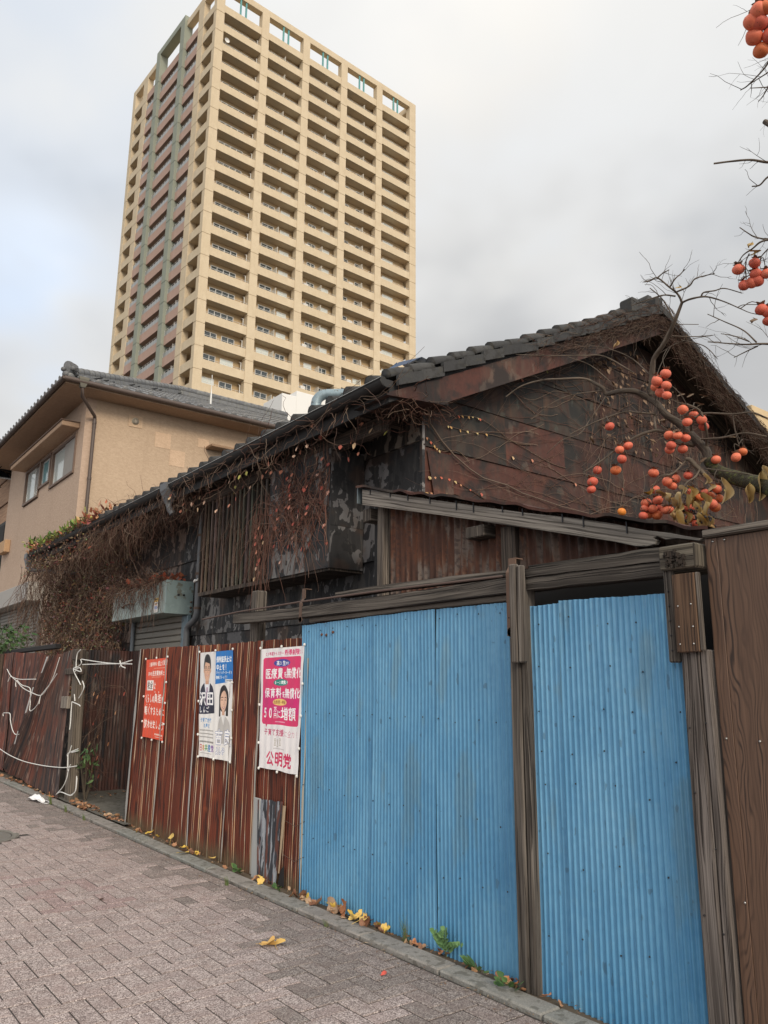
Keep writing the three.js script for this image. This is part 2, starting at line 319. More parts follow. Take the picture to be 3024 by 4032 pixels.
  tube(pts, r0, r1 = r0, sides = 6, cap = true, rad) {
    const n = pts.length; let prev = null, ring0 = [], up = null, len = 0;
    for (let k = 0; k < n; k++) {
      const a = pts[Math.max(k - 1, 0)], b = pts[Math.min(k + 1, n - 1)]; const t = V(b.x - a.x, b.y - a.y, b.z - a.z).normalize();
      if (!up) up = Math.abs(t.y) < 0.9 ? V(0, 1, 0) : V(1, 0, 0); const s = V().crossVectors(t, up).normalize(); up = V().crossVectors(s, t);
      if (k) len += pts[k].distanceTo(pts[k - 1]);
      const r = rad ? rad(k / (n - 1)) : r0 + ((r1 - r0) * k) / (n - 1), ring = [];
      for (let j = 0; j <= sides; j++) { const g = (j / sides) * Math.PI * 2, c = Math.cos(g), d = Math.sin(g); const nx = s.x * c + up.x * d, ny = s.y * c + up.y * d, nz = s.z * c + up.z * d; ring.push(this.vert(pts[k].x + nx * r, pts[k].y + ny * r, pts[k].z + nz * r, nx, ny, nz, (j / sides) * 6.28 * Math.max(r, 0.004), len)); }
      if (prev) for (let j = 0; j < sides; j++) this.i.push(prev[j], ring[j + 1], prev[j + 1], prev[j], ring[j], ring[j + 1]);
      if (cap && (k === 0 || k === n - 1)) { const sg = k ? 1 : -1, c0 = this.vert(pts[k].x, pts[k].y, pts[k].z, t.x * sg, t.y * sg, t.z * sg, 0, 0); for (let j = 0; j < sides; j++) k ? this.i.push(c0, ring[j + 1], ring[j]) : this.i.push(c0, ring[j], ring[j + 1]); }
      prev = ring;
    }
    return this;
  }
  // sheet with (nx+1)*(ny+1) points given by f(u,v) -> [x,y,z]; uv in metres from su, sv
  sheet(nx, ny, f, su = 1, sv = 1) {
    const base = this.p.length / 3, e = 1e-3;
    for (let j = 0; j <= ny; j++) for (let k = 0; k <= nx; k++) {
      const u = k / nx, v = j / ny, a = f(u, v), b = f(u + e, v), c = f(u, v + e);
      const ux = b[0] - a[0], uy = b[1] - a[1], uz = b[2] - a[2], vx = c[0] - a[0], vy = c[1] - a[1], vz = c[2] - a[2];
      let q = uy * vz - uz * vy, w = uz * vx - ux * vz, s = ux * vy - uy * vx; const l = Math.hypot(q, w, s) || 1;
      this.vert(a[0], a[1], a[2], q / l, w / l, s / l, u * su, v * sv);
    }
    for (let j = 0; j < ny; j++) for (let k = 0; k < nx; k++) { const a = base + j * (nx + 1) + k; this.i.push(a, a + 1, a + nx + 2, a, a + nx + 2, a + nx + 1); }
    return this;
  }
  ball(x, y, z, r, ry = r, w = 10, h = 7) { return this.sheet(w, h, (u, v) => { const a = u * Math.PI * 2, b = (v - 0.5) * Math.PI * 0.998; return [x + r * Math.cos(b) * Math.sin(a), y + ry * Math.sin(b), z + r * Math.cos(b) * Math.cos(a)]; }); }
  geo(off) {
    const g = new THREE.BufferGeometry();
    const P = new Float32Array(this.p); if (off) for (let k = 0; k < P.length; k += 3) { P[k] -= off.x; P[k + 1] -= off.y; P[k + 2] -= off.z; }
    g.setAttribute('position', new THREE.BufferAttribute(P, 3)); g.setAttribute('normal', new THREE.BufferAttribute(new Float32Array(this.n), 3)); g.setAttribute('uv', new THREE.BufferAttribute(new Float32Array(this.t), 2));
    if (this.c) g.setAttribute('color', new THREE.BufferAttribute(new Float32Array(this.c), 3));
    g.setIndex(this.i.length > 0 && P.length / 3 > 65535 ? new THREE.BufferAttribute(new Uint32Array(this.i), 1) : new THREE.BufferAttribute(new Uint32Array(this.i), 1));
    return g;
  }
  // one named mesh under parent; points were given in world coordinates
  build(name, mat, parent) { const o = parent && parent !== scene ? top(parent).position : null; return put(name, this.geo(o), mat, parent || scene); }
}
const used = new Map();
function numbered(n) { const k = used.get(n) || 0; used.set(n, k + 1); return k ? n + '_' + String(k).padStart(3, '0') : n; }
function put(name, geo, mat, parent) { const m = new THREE.Mesh(geo, mat); m.name = parent === scene ? numbered(name) : name; m.castShadow = m.receiveShadow = true; parent.add(m); return m; }
function tag(o, label, category, group) { o.userData.label = label; o.userData.category = category; if (group) o.userData.group = group; return o; }
function thing(name, label, category, pos, group) { const g = new THREE.Group(); g.name = numbered(name); if (pos) g.position.set(...pos); scene.add(g); return tag(g, label, category, group); }
const structure = (o) => { o.userData.kind = 'structure'; return o; };
const stuff = (o) => { o.userData.kind = 'stuff'; return o; };
const xy = (s) => s.trim().split(/\s+/).map((q) => q.split(',').map(Number));
const wavyZ = (x, pitch, amp) => amp * Math.cos((x / pitch) * Math.PI * 2);
// corrugated sheet facing +z between four corners [x,y] (bottom left, bottom right, top left, top right) at depth z, with dents
function corrugated(b0, b1, t0, t1, z, o = {}) {
  const { pitch = 0.032, amp = 0.0045, ny = 10, lean = 0, dent = 0.004, seed = 1, per = 7, ragged = 0, z1 = z } = o;
  const w = Math.hypot(b1[0] - b0[0], b1[1] - b0[1]), h = Math.hypot(t0[0] - b0[0], t0[1] - b0[1]), nx = Math.max(8, Math.round((w / pitch) * per)), mb = new MB();
  mb.uo = [seed * 0.37, o.v0 ?? seed * 0.61]; mb.uo[0] = Math.round(mb.uo[0] / 0.032) * 0.032;
  mb.sheet(nx, ny, (u, v) => {
    const bx = mix(b0[0], b1[0], u), by = mix(b0[1], b1[1], u) + ragged * (vn(u * 9, seed, 64, 64, 5) - 0.5) * 2, tx = mix(t0[0], t1[0], u), ty = mix(t0[1], t1[1], u) + ragged * (vn(u * 13, seed, 64, 64, 9) - 0.5);
    const d = (vn(u * w * 1.7 + seed * 9, v * h * 1.4 + seed, 256, 256, 3) - 0.5) * 2 * dent + (vn(u * w * 6 + seed * 5, v * h * 3, 256, 256, 8) - 0.5) * dent * 0.8;
    return [mix(bx, tx, v), mix(by, ty, v), mix(z, z1, u) + wavyZ(u * w, pitch, amp) + d + lean * v];
  }, w, h);
  return mb;
}
const leafShape = (mb, p, dir, nrm, len, wid, curl, col) => { // bent, pointed leaf of 8 triangles
  const s = V().crossVectors(nrm, dir).normalize(), old = mb.col; mb.col = col;
  const q = (t, w, up) => [p.x + dir.x * len * t + s.x * wid * w + nrm.x * up * len, p.y + dir.y * len * t + s.y * wid * w + nrm.y * up * len, p.z + dir.z * len * t + s.z * wid * w + nrm.z * up * len];
  const b = q(0, 0, 0), l1 = q(0.3, 0.5, curl * 0.9), r1 = q(0.3, -0.5, curl * 0.7), m1 = q(0.32, 0, curl * 0.2), l2 = q(0.68, 0.36, curl * 1.1), r2 = q(0.68, -0.36, curl * 1.3), m2 = q(0.66, 0, curl * 0.6), e = q(1, 0.05, curl * 1.6);
  mb.poly([b, m1, l1]); mb.poly([b, r1, m1]); mb.poly([l1, m1, m2, l2]); mb.poly([m1, r1, r2, m2]); mb.poly([l2, m2, e]); mb.poly([m2, r2, e]); mb.col = old;
};
const rv = () => V(R(-1, 1), R(-1, 1), R(-1, 1)).normalize();
const DEADLEAF = [[0.30, 0.13, 0.06], [0.22, 0.09, 0.045], [0.40, 0.20, 0.10], [0.15, 0.07, 0.04], [0.36, 0.11, 0.06], [0.46, 0.28, 0.16], [0.26, 0.055, 0.035]];
const pick = (a) => a[Math.floor(rnd() * a.length)];

// ---------------------------------------------------------------- ground, pavement, kerb
const ground = structure(new MB().box(-320, -1.2, -320, 320, -0.05, 320).build('ground', M.asphalt, scene));
{
  const pave = thing('pavement', 'pinkish concrete block pavement laid in herringbone beside the kerb', 'pavement', [-8, 0, -1]);
  structure(pave); delete pave.userData.category;
  new MB().box(-24, -0.03, -2.853, 3, -0.006, 3.2).build('joint_sand', plain(0.045, 0.038, 0.034), pave);
  // herringbone of 0.101 m cells, courses parallel and square to the kerb
  const c = 0.101, ox = -4.38, oz = -1.135, gap = 0.0034, mats = [[0.98, 0.94, 0.93], [0.93, 0.90, 0.89], [1.02, 0.98, 0.97], [0.89, 0.85, 0.84], [0.96, 0.92, 0.90]].map((k) => tint(M.paver, ...k));
  const redM = tint(M.paver, 0.86, 0.75, 0.75), greyM = [tint(M.paver, 0.66, 0.65, 0.63), tint(M.paver, 0.72, 0.70, 0.68), tint(M.paver, 0.60, 0.59, 0.57)];
  const all = [...mats, redM, ...greyM];
  const near = [], rest = all.map(() => new MB());
  camera.updateMatrixWorld(true); camera.aspect = 0.75; camera.updateProjectionMatrix();
  const zlim = -2.853;
  const brick = (mb, x0, z0, x1, z1, dy) => mb.box(x0 + gap, -0.03, -z0 - gap, x1 - gap, dy, -z1 + gap, 0.0025);
  for (let cx = -190; cx <= 66; cx++) for (let cz = -42; cz <= 18; cz++) {
    const k = (((cx + cz + 2) % 4) + 4) % 4; if (k !== 0 && k !== 2) continue;
    let x0 = ox + cx * c, z0 = -oz + cz * c, x1 = x0 + (k === 0 ? 2 : 1) * c, z1 = z0 + (k === 0 ? 1 : 2) * c;
    if (z0 > -zlim - 0.03 || z1 > -zlim + 0.12) continue; z1 = Math.min(z1, -zlim - 0.012);
    const mx = (x0 + x1) / 2, mz = -(z0 + z1) / 2;
    if (Math.hypot(mx + 8.5, mz + 1.62) < 0.47) continue;
    const hz = hsh(cx + 500, cz + 500, 3), edge = clamp((-mz - 2.05) / 0.8), patch = fb(((mx + 40) / 16) % 1, ((mz + 40) / 16) % 1, 16, 16, 3, 7);
    let mi = Math.floor(hz * 4.6) % 5;
    if (Math.abs(mx + 6.4 + (mz + 1.3) * 1.0) < 0.55 && Math.abs(mz + 1.55) < 0.5 && hsh(cx, cz + 900, 8) < 0.5) mi = 5;
    if (edge * 1.1 + (patch - 0.5) * 1.1 + (hsh(cx + 99, cz + 77, 5) - 0.5) * 0.5 > 0.5) mi = 6 + Math.floor(hsh(cx + 9, cz + 7, 6) * 3);
    const dy = 0.0 - 0.004 * hsh(cx + 33, cz + 44, 9), q = V(mx, 0, mz).project(camera);
    const front = Math.abs(q.x) < 1.05 && Math.abs(q.y) < 1.05 && q.z < 1;
    const dist = Math.hypot(mx, mz, 1.4);
    const rec = { x0, z0, x1, z1, dy, mi, dist }; if (front) near.push(rec); else { rest[mi].uo = [hz * 3, hz * 7]; brick(rest[mi], x0, z0, x1, z1, dy); }
  }
  near.sort((a, b) => a.dist - b.dist);
  near.forEach((b, k) => {
    if (k < 300) { const mb = new MB(); mb.uo = [hsh(k, 1, 1) * 5, hsh(k, 2, 1) * 5]; brick(mb, b.x0, b.z0, b.x1, b.z1, b.dy); mb.build('paver', all[b.mi], pave); }
    else { rest[b.mi].uo = [hsh(k, 1, 1) * 5, hsh(k, 2, 1) * 5]; brick(rest[b.mi], b.x0, b.z0, b.x1, b.z1, b.dy); }
  });
  const grp = rest.map((mb, k) => stuff(mb.build('pavers', all[k], pave)));
  // kerb stones 0.68 m long
  const kerb = thing('kerb', 'low grey concrete kerb between pavement and fence', 'kerb', [-8, 0, -2.9]); structure(kerb); delete kerb.userData.category;
  for (let k = 0; k < 34; k++) { const x0 = -20.265 + k * 0.68, mb = new MB(); mb.uo = [k * 0.31, k * 0.17]; mb.box(x0 + 0.003, -0.05, -2.856, x0 + 0.677, 0.020 + R(-0.003, 0.003), -2.988, 0.008).build('kerb_stone', tint(M.kerb, 1.15 + R(-0.06, 0.06), 1.15, 1.13), kerb); }
  // ground behind the kerb: earth strip and the concrete yard
  structure(new MB().sheet(120, 20, (u, v) => { const x = mix(-24, 3, u), z = mix(-2.986, -13, v * v); return [x, -0.004 + 0.02 * fb(u, v, 60, 20, 3, 3) * sm(0, 0.02, v) , z]; }).build('earth', M.soil, scene));
  structure(new MB().sheet(60, 30, (u, v) => [mix(-10.95, -8.2, u), 0.022 + 0.012 * fb(u, v, 12, 8, 3, 5), mix(-2.995, -4.1, v)], 2.7, 1.1).build('yard_concrete', tint(M.conc, 0.62, 0.62, 0.60), scene));
  // manhole cover at the left edge
  const mh = thing('manhole_cover', 'round grey cast iron manhole cover set in the pavement', 'manhole cover', [-8.5, 0, -1.62]);
  const ring = new MB(), lid = new MB(), stud = new MB(), mc = plain(0.16, 0.15, 0.135, { roughness: 0.7 });
  ring.sheet(48, 3, (u, v) => { const a = u * Math.PI * 2, r = [0.40, 0.40, 0.462, 0.462][Math.round(v * 3)], y = [-0.02, -0.001, -0.001, -0.02][Math.round(v * 3)]; return [-8.5 + r * Math.cos(a), y, -1.62 + r * Math.sin(a)]; }); ring.build('rim', M.conc, mh);
  lid.sheet(48, 2, (u, v) => { const a = u * Math.PI * 2, r = [0.395, 0.39, 0.001][Math.round(v * 2)], y = [-0.02, -0.004, -0.004][Math.round(v * 2)]; return [-8.5 + r * Math.cos(a), y, -1.62 + r * Math.sin(a)]; }); lid.build('lid', mc, mh);
  for (let a = -6; a <= 6; a++) for (let b = -6; b <= 6; b++) if (Math.hypot(a, b) < 6.2) stud.box(-8.5 + a * 0.058 - 0.018, -0.006, -1.62 + b * 0.058 - 0.018, -8.5 + a * 0.058 + 0.018, 0.0, -1.62 + b * 0.058 + 0.018, 0.003);
  stuff(stud.build('studs', mc, mh));
}

// ---------------------------------------------------------------- apartment tower, 90 m away, turned 3 degrees
{
  const an = THREE.MathUtils.degToRad(3), T = thing('apartment_tower', 'tall beige apartment tower with rows of balconies behind the old houses', 'building', [-83.5, 0, -34.7]);
  T.rotation.y = an;   // local +x is the away direction along the right face mirrored below
  // local frame: the right face lies in x = 0 and runs along -z (0..36.3), the left face lies in z = 0 and runs along -x (0..28)
  const W = 36.3, D = 28, P = 3.027, S0 = 90.35, FL = 29, topY = 95.1, dep = 1.35;
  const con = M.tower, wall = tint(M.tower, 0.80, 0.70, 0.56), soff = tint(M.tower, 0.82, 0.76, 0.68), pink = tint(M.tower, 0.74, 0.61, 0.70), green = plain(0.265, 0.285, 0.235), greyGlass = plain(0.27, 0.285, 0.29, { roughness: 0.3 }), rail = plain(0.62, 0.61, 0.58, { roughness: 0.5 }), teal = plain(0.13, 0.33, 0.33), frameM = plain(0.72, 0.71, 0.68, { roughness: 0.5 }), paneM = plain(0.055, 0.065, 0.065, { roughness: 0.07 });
  const add = (name, mat, fn) => { const mb = new MB(); fn(mb); return put(name, mb.geo(), mat, T); };
  // core (flats behind the balconies) as four walls and a roof
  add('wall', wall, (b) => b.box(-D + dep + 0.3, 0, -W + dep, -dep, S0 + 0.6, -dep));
  add('roof', soff, (b) => b.box(-D + 0.3, S0 + 0.25, -W + 0.3, -0.3, S0 + 0.85, -0.3));
  add('roof_house', con, (b) => b.box(-D + 8, S0 + 0.85, -W + 9, -9, S0 + 2.2, -9));
  // pillars of the right face and its back copy (x = -D), corners shared
  const bays = [0, 1, 2, 3, 4].map((k) => [1.22 + 6.99 * k, 7.02 + 6.99 * k]);
  const pil = (x0, x1, z0, z1, y1 = topY, m = con, nm = 'pillar', b = 0.02) => add(nm, m, (mb) => { mb.box(x0 + 0.05, 0, -z0 - 0.05, x1 - 0.05, y1 - 0.1, -z1 + 0.05); for (let f = 0; f < 33; f++) { const a = Math.max(0, S0 - P * f - 0.3), c = f === 0 ? y1 : S0 - P * (f - 1) - 0.36; if (c < 3) break; mb.box(x0, a, -z0, x1, c, -z1, b); } });
  pil(-0.78, 0, 0, 1.22);                                                      // near corner
  for (let k = 0; k < 4; k++) pil(-0.9, 0, bays[k][1], bays[k + 1][0]);
  pil(-0.9, 0, bays[4][1], W);
  for (let k = 0; k < 4; k++) pil(-D, -D + 0.9, bays[k][1], bays[k + 1][0]);
  pil(-D, -D + 0.9, bays[4][1], W); pil(-D, -D + 1.0, 0, 1.22);
  // left face pillars (along -x)
  pil(-5.4, -3.78, 0, 0.9); pil(-23.9, -22.25, 0, 0.9);
  pil(-10.45, -9.15, -0.35, 0.9, topY + 0.7, green, 'green_pillar'); pil(-18.6, -17.3, -0.35, 0.9, topY + 0.7, green, 'green_pillar');
  add('green_lintel', green, (b) => b.box(-17.3, topY - 0.3, 0.35, -10.45, topY + 0.7, -0.9, 0.02));
  pil(-5.4, -3.78, W - 0.9, W); pil(-23.9, -22.25, W - 0.9, W); pil(-14.5, -13, W - 0.9, W);
  // top frame beams
  const beam = (x0, x1, z0, z1) => add('roof_beam', con, (b) => b.box(x0, topY - 1.03, -z0, x1, topY - 0.01, -z1, 0.02));
  bays.forEach(([a, b]) => { beam(-0.9, -0.003, a, b); beam(-D + 0.003, -D + 0.9, a, b); });
  for (const [a, b] of [[-3.78, -0.78], [-9.15, -5.4], [-22.25, -18.6], [-27, -23.9]]) { beam(a, b, 0.003, 0.9); beam(a, b, W - 0.9, W - 0.003); }
  // teal twin pipes in the roof openings
  bays.forEach(([a, b]) => { for (const s of [-0.42, 0.42]) add('teal_post', teal, (mb) => mb.tube([V(-0.25, S0 + 1.0, -(a + b) / 2 - s), V(-0.25, topY - 0.6, -(a + b) / 2 - s)], 0.14, 0.14, 8)); });
  // floors: a slab with its balcony parapet for each bay
  const shared = {};
  const geoOnce = (key, fn) => shared[key] || (shared[key] = (() => { const mb = new MB(); fn(mb); return mb.geo(); })());
  const at = (name, key, fn, mat, x, y, z, parent = T) => { const m = put(name, geoOnce(key, fn), mat, parent); m.position.set(x, y, z); return m; };
  let nw = 0;
  for (let f = 0; f <= FL; f++) {
    const y = S0 - P * f; if (y < 9) break;
    const seen = y > 27;
    bays.forEach(([a, b], k) => {
      // band = slab edge + parapet above it; the top one closes the roof
      at('balcony', 'bandR', (mb) => { mb.box(-0.22, 0, 0, -0.05, 1.157, -5.8, 0.02); mb.box(-dep - 0.1, 0, 0, -0.22, 0.24, -5.8); }, con, 0, y, -a);
      if (seen && f > 0) {
        at('railing', 'railR', (mb) => { mb.tube([V(-0.14, 1.36, -0.05), V(-0.14, 1.36, -5.75)], 0.025, 0.025, 5); for (let q = 0; q <= 6; q++) mb.tube([V(-0.14, 1.15, -0.1 - q * 0.933), V(-0.14, 1.36, -0.1 - q * 0.933)], 0.025, 0.025, 4); }, rail, 0, y, -a);
        // windows on the wall behind
        const spots = k === 0 ? (f < 16 ? [[0.9, 3.6, 4]] : [[0.55, 1.75, 2], [2.95, 1.85, 2]]) : k === 4 ? [[1.35, 2.1, 2]] : k === 1 ? [[1.0, 1.9, 2], [3.9, 1.5, 2]] : k === 2 ? [[0.15, 0.75, 1], [1.5, 1.3, 2], [3.7, 1.6, 2]] : [[0.2, 1.5, 2], [3.0, 1.5, 2]];
        for (const [o, w, n] of spots) {
          if (nw >= 300) continue; nw++;
          const win = at('window', 'win' + w + '_' + n, (mb) => { const h = 2.25, t = 0.08; mb.box(-0.02, 0, 0, 0.07, h, -t); mb.box(-0.02, 0, -w + t, 0.07, h, -w); mb.box(-0.02, h - t, -t, 0.07, h, -w + t); mb.box(-0.02, 0, -t, 0.07, t, -w + t); for (let q = 1; q < n; q++) mb.box(-0.02, t, (-w * q) / n + t * 0.5, 0.075, h - t, (-w * q) / n - t * 0.5); }, frameM, -dep, y + 0.26, -a - o);
          const pn = put('pane', geoOnce('pane' + w, (mb) => mb.box(0.0, 0.07, -0.07, 0.03, 2.18, -w + 0.07)), (nw * 7) % 3 ? paneM : M.curtain, win);
        }
        if (k === 1 || k === 2 || k === 3) at('partition', 'part', (mb) => mb.box(-dep, 0.24, 0, -0.3, 2.2, -0.06), tint(M.white, 0.62, 0.58, 0.5), 0, y, -a - [0, 3.0, 3.35, 3.6][k]);
        if (k === 0) at('drain_pipe', 'drn', (mb) => mb.tube([V(-0.75, 0.2, 0), V(-0.75, 2.45, 0), V(-1.2, 2.7, 0)], 0.07, 0.07, 6), rail, 0, y, -b + 0.18);
        if ((k === 2 || k === 4 || k === 3) && (f * 7 + k * 3) % 5 < 3) at('air_conditioner', 'ac', (mb) => mb.box(-dep + 0.04, 1.45, 0, -dep + 0.4, 2.0, -0.75, 0.02), frameM, 0, y, -a - (k === 4 ? 0.35 : k === 3 ? 1.75 : 0.95));
      }
      at('balcony', 'bandBack', (mb) => { mb.box(0.05, 0, 0, 0.22, 1.157, -5.8, 0.02); mb.box(0.22, 0, 0, dep + 0.5, 0.24, -5.8); }, con, -D, y, -a);
    });
    // left face: beige end bays, pink bays with grey glass balustrades between green pillars
    for (const [x0, x1] of [[-3.78, -0.78], [-27, -23.9]]) at('balcony', 'bandL' + (x1 - x0).toFixed(2), (mb) => { mb.box(0, 0, -0.05, x1 - x0, 1.157, -0.22, 0.02); mb.box(0, 0, -0.22, x1 - x0, 0.24, -dep - 0.1); }, con, x0, y - 0.1, 0);
    for (const [x0, x1] of [[-9.15, -5.4], [-17.3, -10.45], [-22.25, -18.6]]) {
      const w = x1 - x0, yb = y - 0.45;
      at('balcony', 'bandP' + w.toFixed(2), (mb) => { mb.box(0, 0, -0.05, w, f ? 1.32 : 1.32, -0.25, 0.02); mb.box(0, 0, -0.25, w, 0.24, -dep - 0.1); }, pink, x0, yb, 0);
      if (f > 0) {
        at('glass_screen', 'gls' + w.toFixed(2), (mb) => { for (let q = 0; q < Math.round(w / 0.85); q++) mb.box((q * w) / Math.round(w / 0.85) + 0.02, 1.34, -0.10, ((q + 1) * w) / Math.round(w / 0.85) - 0.02, 1.94, -0.13); }, greyGlass, x0, yb, 0);
        at('railing', 'rlp' + w.toFixed(2), (mb) => { mb.tube([V(0, 2.18, -0.12), V(w, 2.18, -0.12)], 0.03, 0.03, 5); for (let q = 0; q <= Math.round(w / 0.85); q++) mb.tube([V((q * w) / Math.round(w / 0.85), 1.3, -0.12), V((q * w) / Math.round(w / 0.85), 2.18, -0.12)], 0.03, 0.03, 4); }, rail, x0, yb, 0);
        if (w < 6) at('partition', 'prtL', (mb) => mb.box(0, 0.2, -0.35, 0.07, 2.75, -dep), tint(M.white, 0.62, 0.58, 0.52), x0 + w * 0.55, yb, 0);
      }
    }
    for (const [x0, x1] of [[-3.78, -0.9], [-13, -5.4], [-22.25, -14.5], [-27, -23.9]]) at('balcony', 'bandB' + (x1 - x0).toFixed(2), (mb) => { mb.box(0, 0, 0.05, x1 - x0, 1.157, 0.22, 0.02); mb.box(0, 0, 0.22, x1 - x0, 0.24, dep + 0.1); }, con, x0, y - 0.1, -W);
    if (seen) for (const xx of [-3.5, -0.98]) if (xx < -1) at('window', 'winL', (mb) => { mb.box(-0.04, 0, 0.07, 0.04, 2.2, -0.02); }, frameM, xx, y + 0.2, -dep);
    // horizontal joints scored into the pillars show as thin grooves: shallow raised collars
  }
  // small dish aerial and roof ladder hoops
add('dish_aerial', frameM, (mb) => { const yc = S0 - 2 * P + 1.62; mb.sheet(12, 4, (u, v) => { const a = u * 6.2832, r = 0.36 * v; return [0.02 + 0.22 * v * v, yc + r * Math.cos(a), -1.7 + r * Math.sin(a)]; }); mb.tube([V(-0.14, yc - 0.48, -1.7), V(0.02, yc, -1.7)], 0.04, 0.04, 5); });
  add('ladder', rail, (mb) => { for (const s of [0, 0.5]) mb.tube([V(-3, S0 + 0.8, -W + 2 + s), V(-3, topY + 1.1, -W + 2 + s), V(-2.5, topY + 1.4, -W + 2 + s), V(-2.2, topY + 0.6, -W + 2 + s)], 0.04, 0.04, 5); for (let q = 0; q < 12; q++) mb.tube([V(-3, S0 + 1 + q * 0.4, -W + 2), V(-3, S0 + 1 + q * 0.4, -W + 2.5)], 0.025, 0.025, 4); });
}

// ---------------------------------------------------------------- beige two-storey house with hipped tile roof
// one pantile: an S-shaped strip 0.29 wide, 0.27 long, front edge turned down; local x across, y up, z towards the eave (0 = eave edge)
function pantile(mb, cap) {
  const prof = (u) => 0.028 * Math.sin((u - 0.06) * Math.PI * 2) + (u > 0.5 ? 0 : 0.012);
  mb.sheet(10, 1, (u, v) => [(u - 0.5) * 0.3, 0.03 + prof(u) - 0.012 * v, -0.30 * v], 0.3, 0.3);
  mb.sheet(10, 1, (u, v) => [(u - 0.5) * 0.3, 0.03 + prof(u) - 0.034 * (1 - v), 0.0], 0.3, 0.05);
  if (cap) { mb.sheet(10, 4, (u, v) => { const a = u * 6.2832, r = 0.074 * Math.sin(v * 1.5708); return [-0.075 + r * Math.cos(a), 0.03 + r * Math.sin(a), 0.03 * Math.cos(v * 1.5708) + 0.004]; }); }
  return mb;
}
{
  const zf = -4.4, xr = -16.05, xl = -22.62, zb = -14.2, H = thing('beige_house', 'beige stucco two-storey house with grey hipped tile roof left of the vine-covered house', 'house', [-19.3, 0, -9]);
  const front = tint(M.stucco, 1.0, 0.99, 1.06), side = M.stucco;
  const B = (name, mat, fn, par = H) => { const mb = new MB(); fn(mb); return mb.build(name, mat, par); };
  // front wall with its window band, side wall, back
  const wins = [[-18.27, -16.56, 5.78, 6.55], [-19.30, -18.47, 5.965, 6.58], [-20.72, -19.40, 5.80, 6.60]];
  B('front_wall', front, (m) => {
    m.box(xl, 0, zf, xr, 5.72, zf - 0.2); m.box(xl, 6.62, zf, xr, 7.34, zf - 0.2);
    m.box(xl, 5.72, zf, -20.76, 6.62, zf - 0.2); m.box(-19.36, 5.72, zf, -19.34, 6.62, zf - 0.2); m.box(-16.52, 5.72, zf, xr, 6.62, zf - 0.2);
    m.box(-19.30, 5.72, zf, -18.47, 5.93, zf - 0.2);
  });
  B('side_wall', side, (m) => { m.box(xr - 0.001, 0, zf - 0.002, xr - 0.2, 7.34, zb); });
  B('back_wall', side, (m) => { m.box(xl, 0, zb, xr - 0.2, 7.34, zb + 0.2); m.box(xl, 0, zf - 0.2, xl + 0.2, 7.34, zb + 0.2); });
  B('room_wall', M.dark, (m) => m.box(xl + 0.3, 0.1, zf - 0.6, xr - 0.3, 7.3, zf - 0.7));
  wins.forEach(([a, b, y0, y1], k) => {
    const w = B('window', M.brownTrim, (m) => { const t = 0.05; m.box(a - 0.05, y0 - 0.05, zf + 0.04, b + 0.05, y0, zf - 0.16); m.box(a - 0.05, y1, zf + 0.03, b + 0.05, y1 + 0.05, zf - 0.16); m.box(a - 0.05, y0, zf + 0.03, a, y1, zf - 0.16); m.box(b, y0, zf + 0.03, b + 0.05, y1, zf - 0.16); });
    const mid = k === 0 ? -17.36 : (a + b) / 2 + 0.12;
    B('sash', M.alu, (m) => { const t = 0.035, z = zf - 0.03; for (const [p, q, dz] of k === 0 ? [[a, mid, 0]] : [[a, mid, 0], [mid - 0.03, b, -0.035]]) { m.box(p, y0, z + dz, p + t, y1, z + dz - 0.03); m.box(q - t, y0, z + dz, q, y1, z + dz - 0.03); m.box(p + t, y0, z + dz, q - t, y0 + t, z + dz - 0.03); m.box(p + t, y1 - t, z + dz, q - t, y1, z + dz - 0.03); } }, w);
    B('pane', k === 1 ? plain(0.14, 0.29, 0.32, { roughness: 0.08 }) : M.glass, (m) => m.box(a + 0.035, y0 + 0.035, zf - 0.042, mid - 0.035, y1 - 0.035, zf - 0.047), w);
    if (k) B('pane', M.glassClear, (m) => m.box(mid, y0 + 0.035, zf - 0.078, b - 0.035, y1 - 0.035, zf - 0.083), w);
    else B('storm_shutter', plain(0.27, 0.255, 0.24), (m) => m.box(mid, y0, zf + 0.005, b, y1, zf - 0.03, 0.006), w);
    B('curtain', k === 1 ? plain(0.16, 0.33, 0.36) : M.curtain, (m) => m.sheet(40, 1, (u, v) => [mix(a, mid, u), mix(y0, y1, v), zf - 0.12 + 0.012 * Math.sin(u * 60)]), w);
  });
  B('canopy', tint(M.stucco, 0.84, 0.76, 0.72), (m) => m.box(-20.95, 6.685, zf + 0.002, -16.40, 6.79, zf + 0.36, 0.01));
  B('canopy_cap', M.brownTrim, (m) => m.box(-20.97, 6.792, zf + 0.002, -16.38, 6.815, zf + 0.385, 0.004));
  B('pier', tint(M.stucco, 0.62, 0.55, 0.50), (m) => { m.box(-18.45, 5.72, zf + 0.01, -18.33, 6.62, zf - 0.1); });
  // ground floor roller shutter and its housing
  B('shutter_box', plain(0.33, 0.31, 0.285, { roughness: 0.5 }), (m) => m.box(-24.4, 3.14, zf + 0.002, -17.84, 3.55, zf + 0.35, 0.012));
  for (let k = 0; k < 40; k++) B('shutter_slat', M.shutterGrey, (m) => m.box(-24.4, 3.13 - 0.078 * (k + 1) + 0.006, zf + 0.01, -17.95, 3.13 - 0.078 * k, zf + 0.035, 0.009));
  for (const x of [-17.93, -19.25, -21.9]) B('shutter_post', plain(0.20, 0.18, 0.16, { roughness: 0.5 }), (m) => m.box(x, 0, zf + 0.002, x + 0.085, 3.14, zf + 0.07, 0.006));
  B('meter_box', tint(M.stucco, 1.0, 0.86, 0.70), (m) => m.box(-22.45, 4.73, zf + 0.002, -21.75, 5.05, zf + 0.14, 0.01));
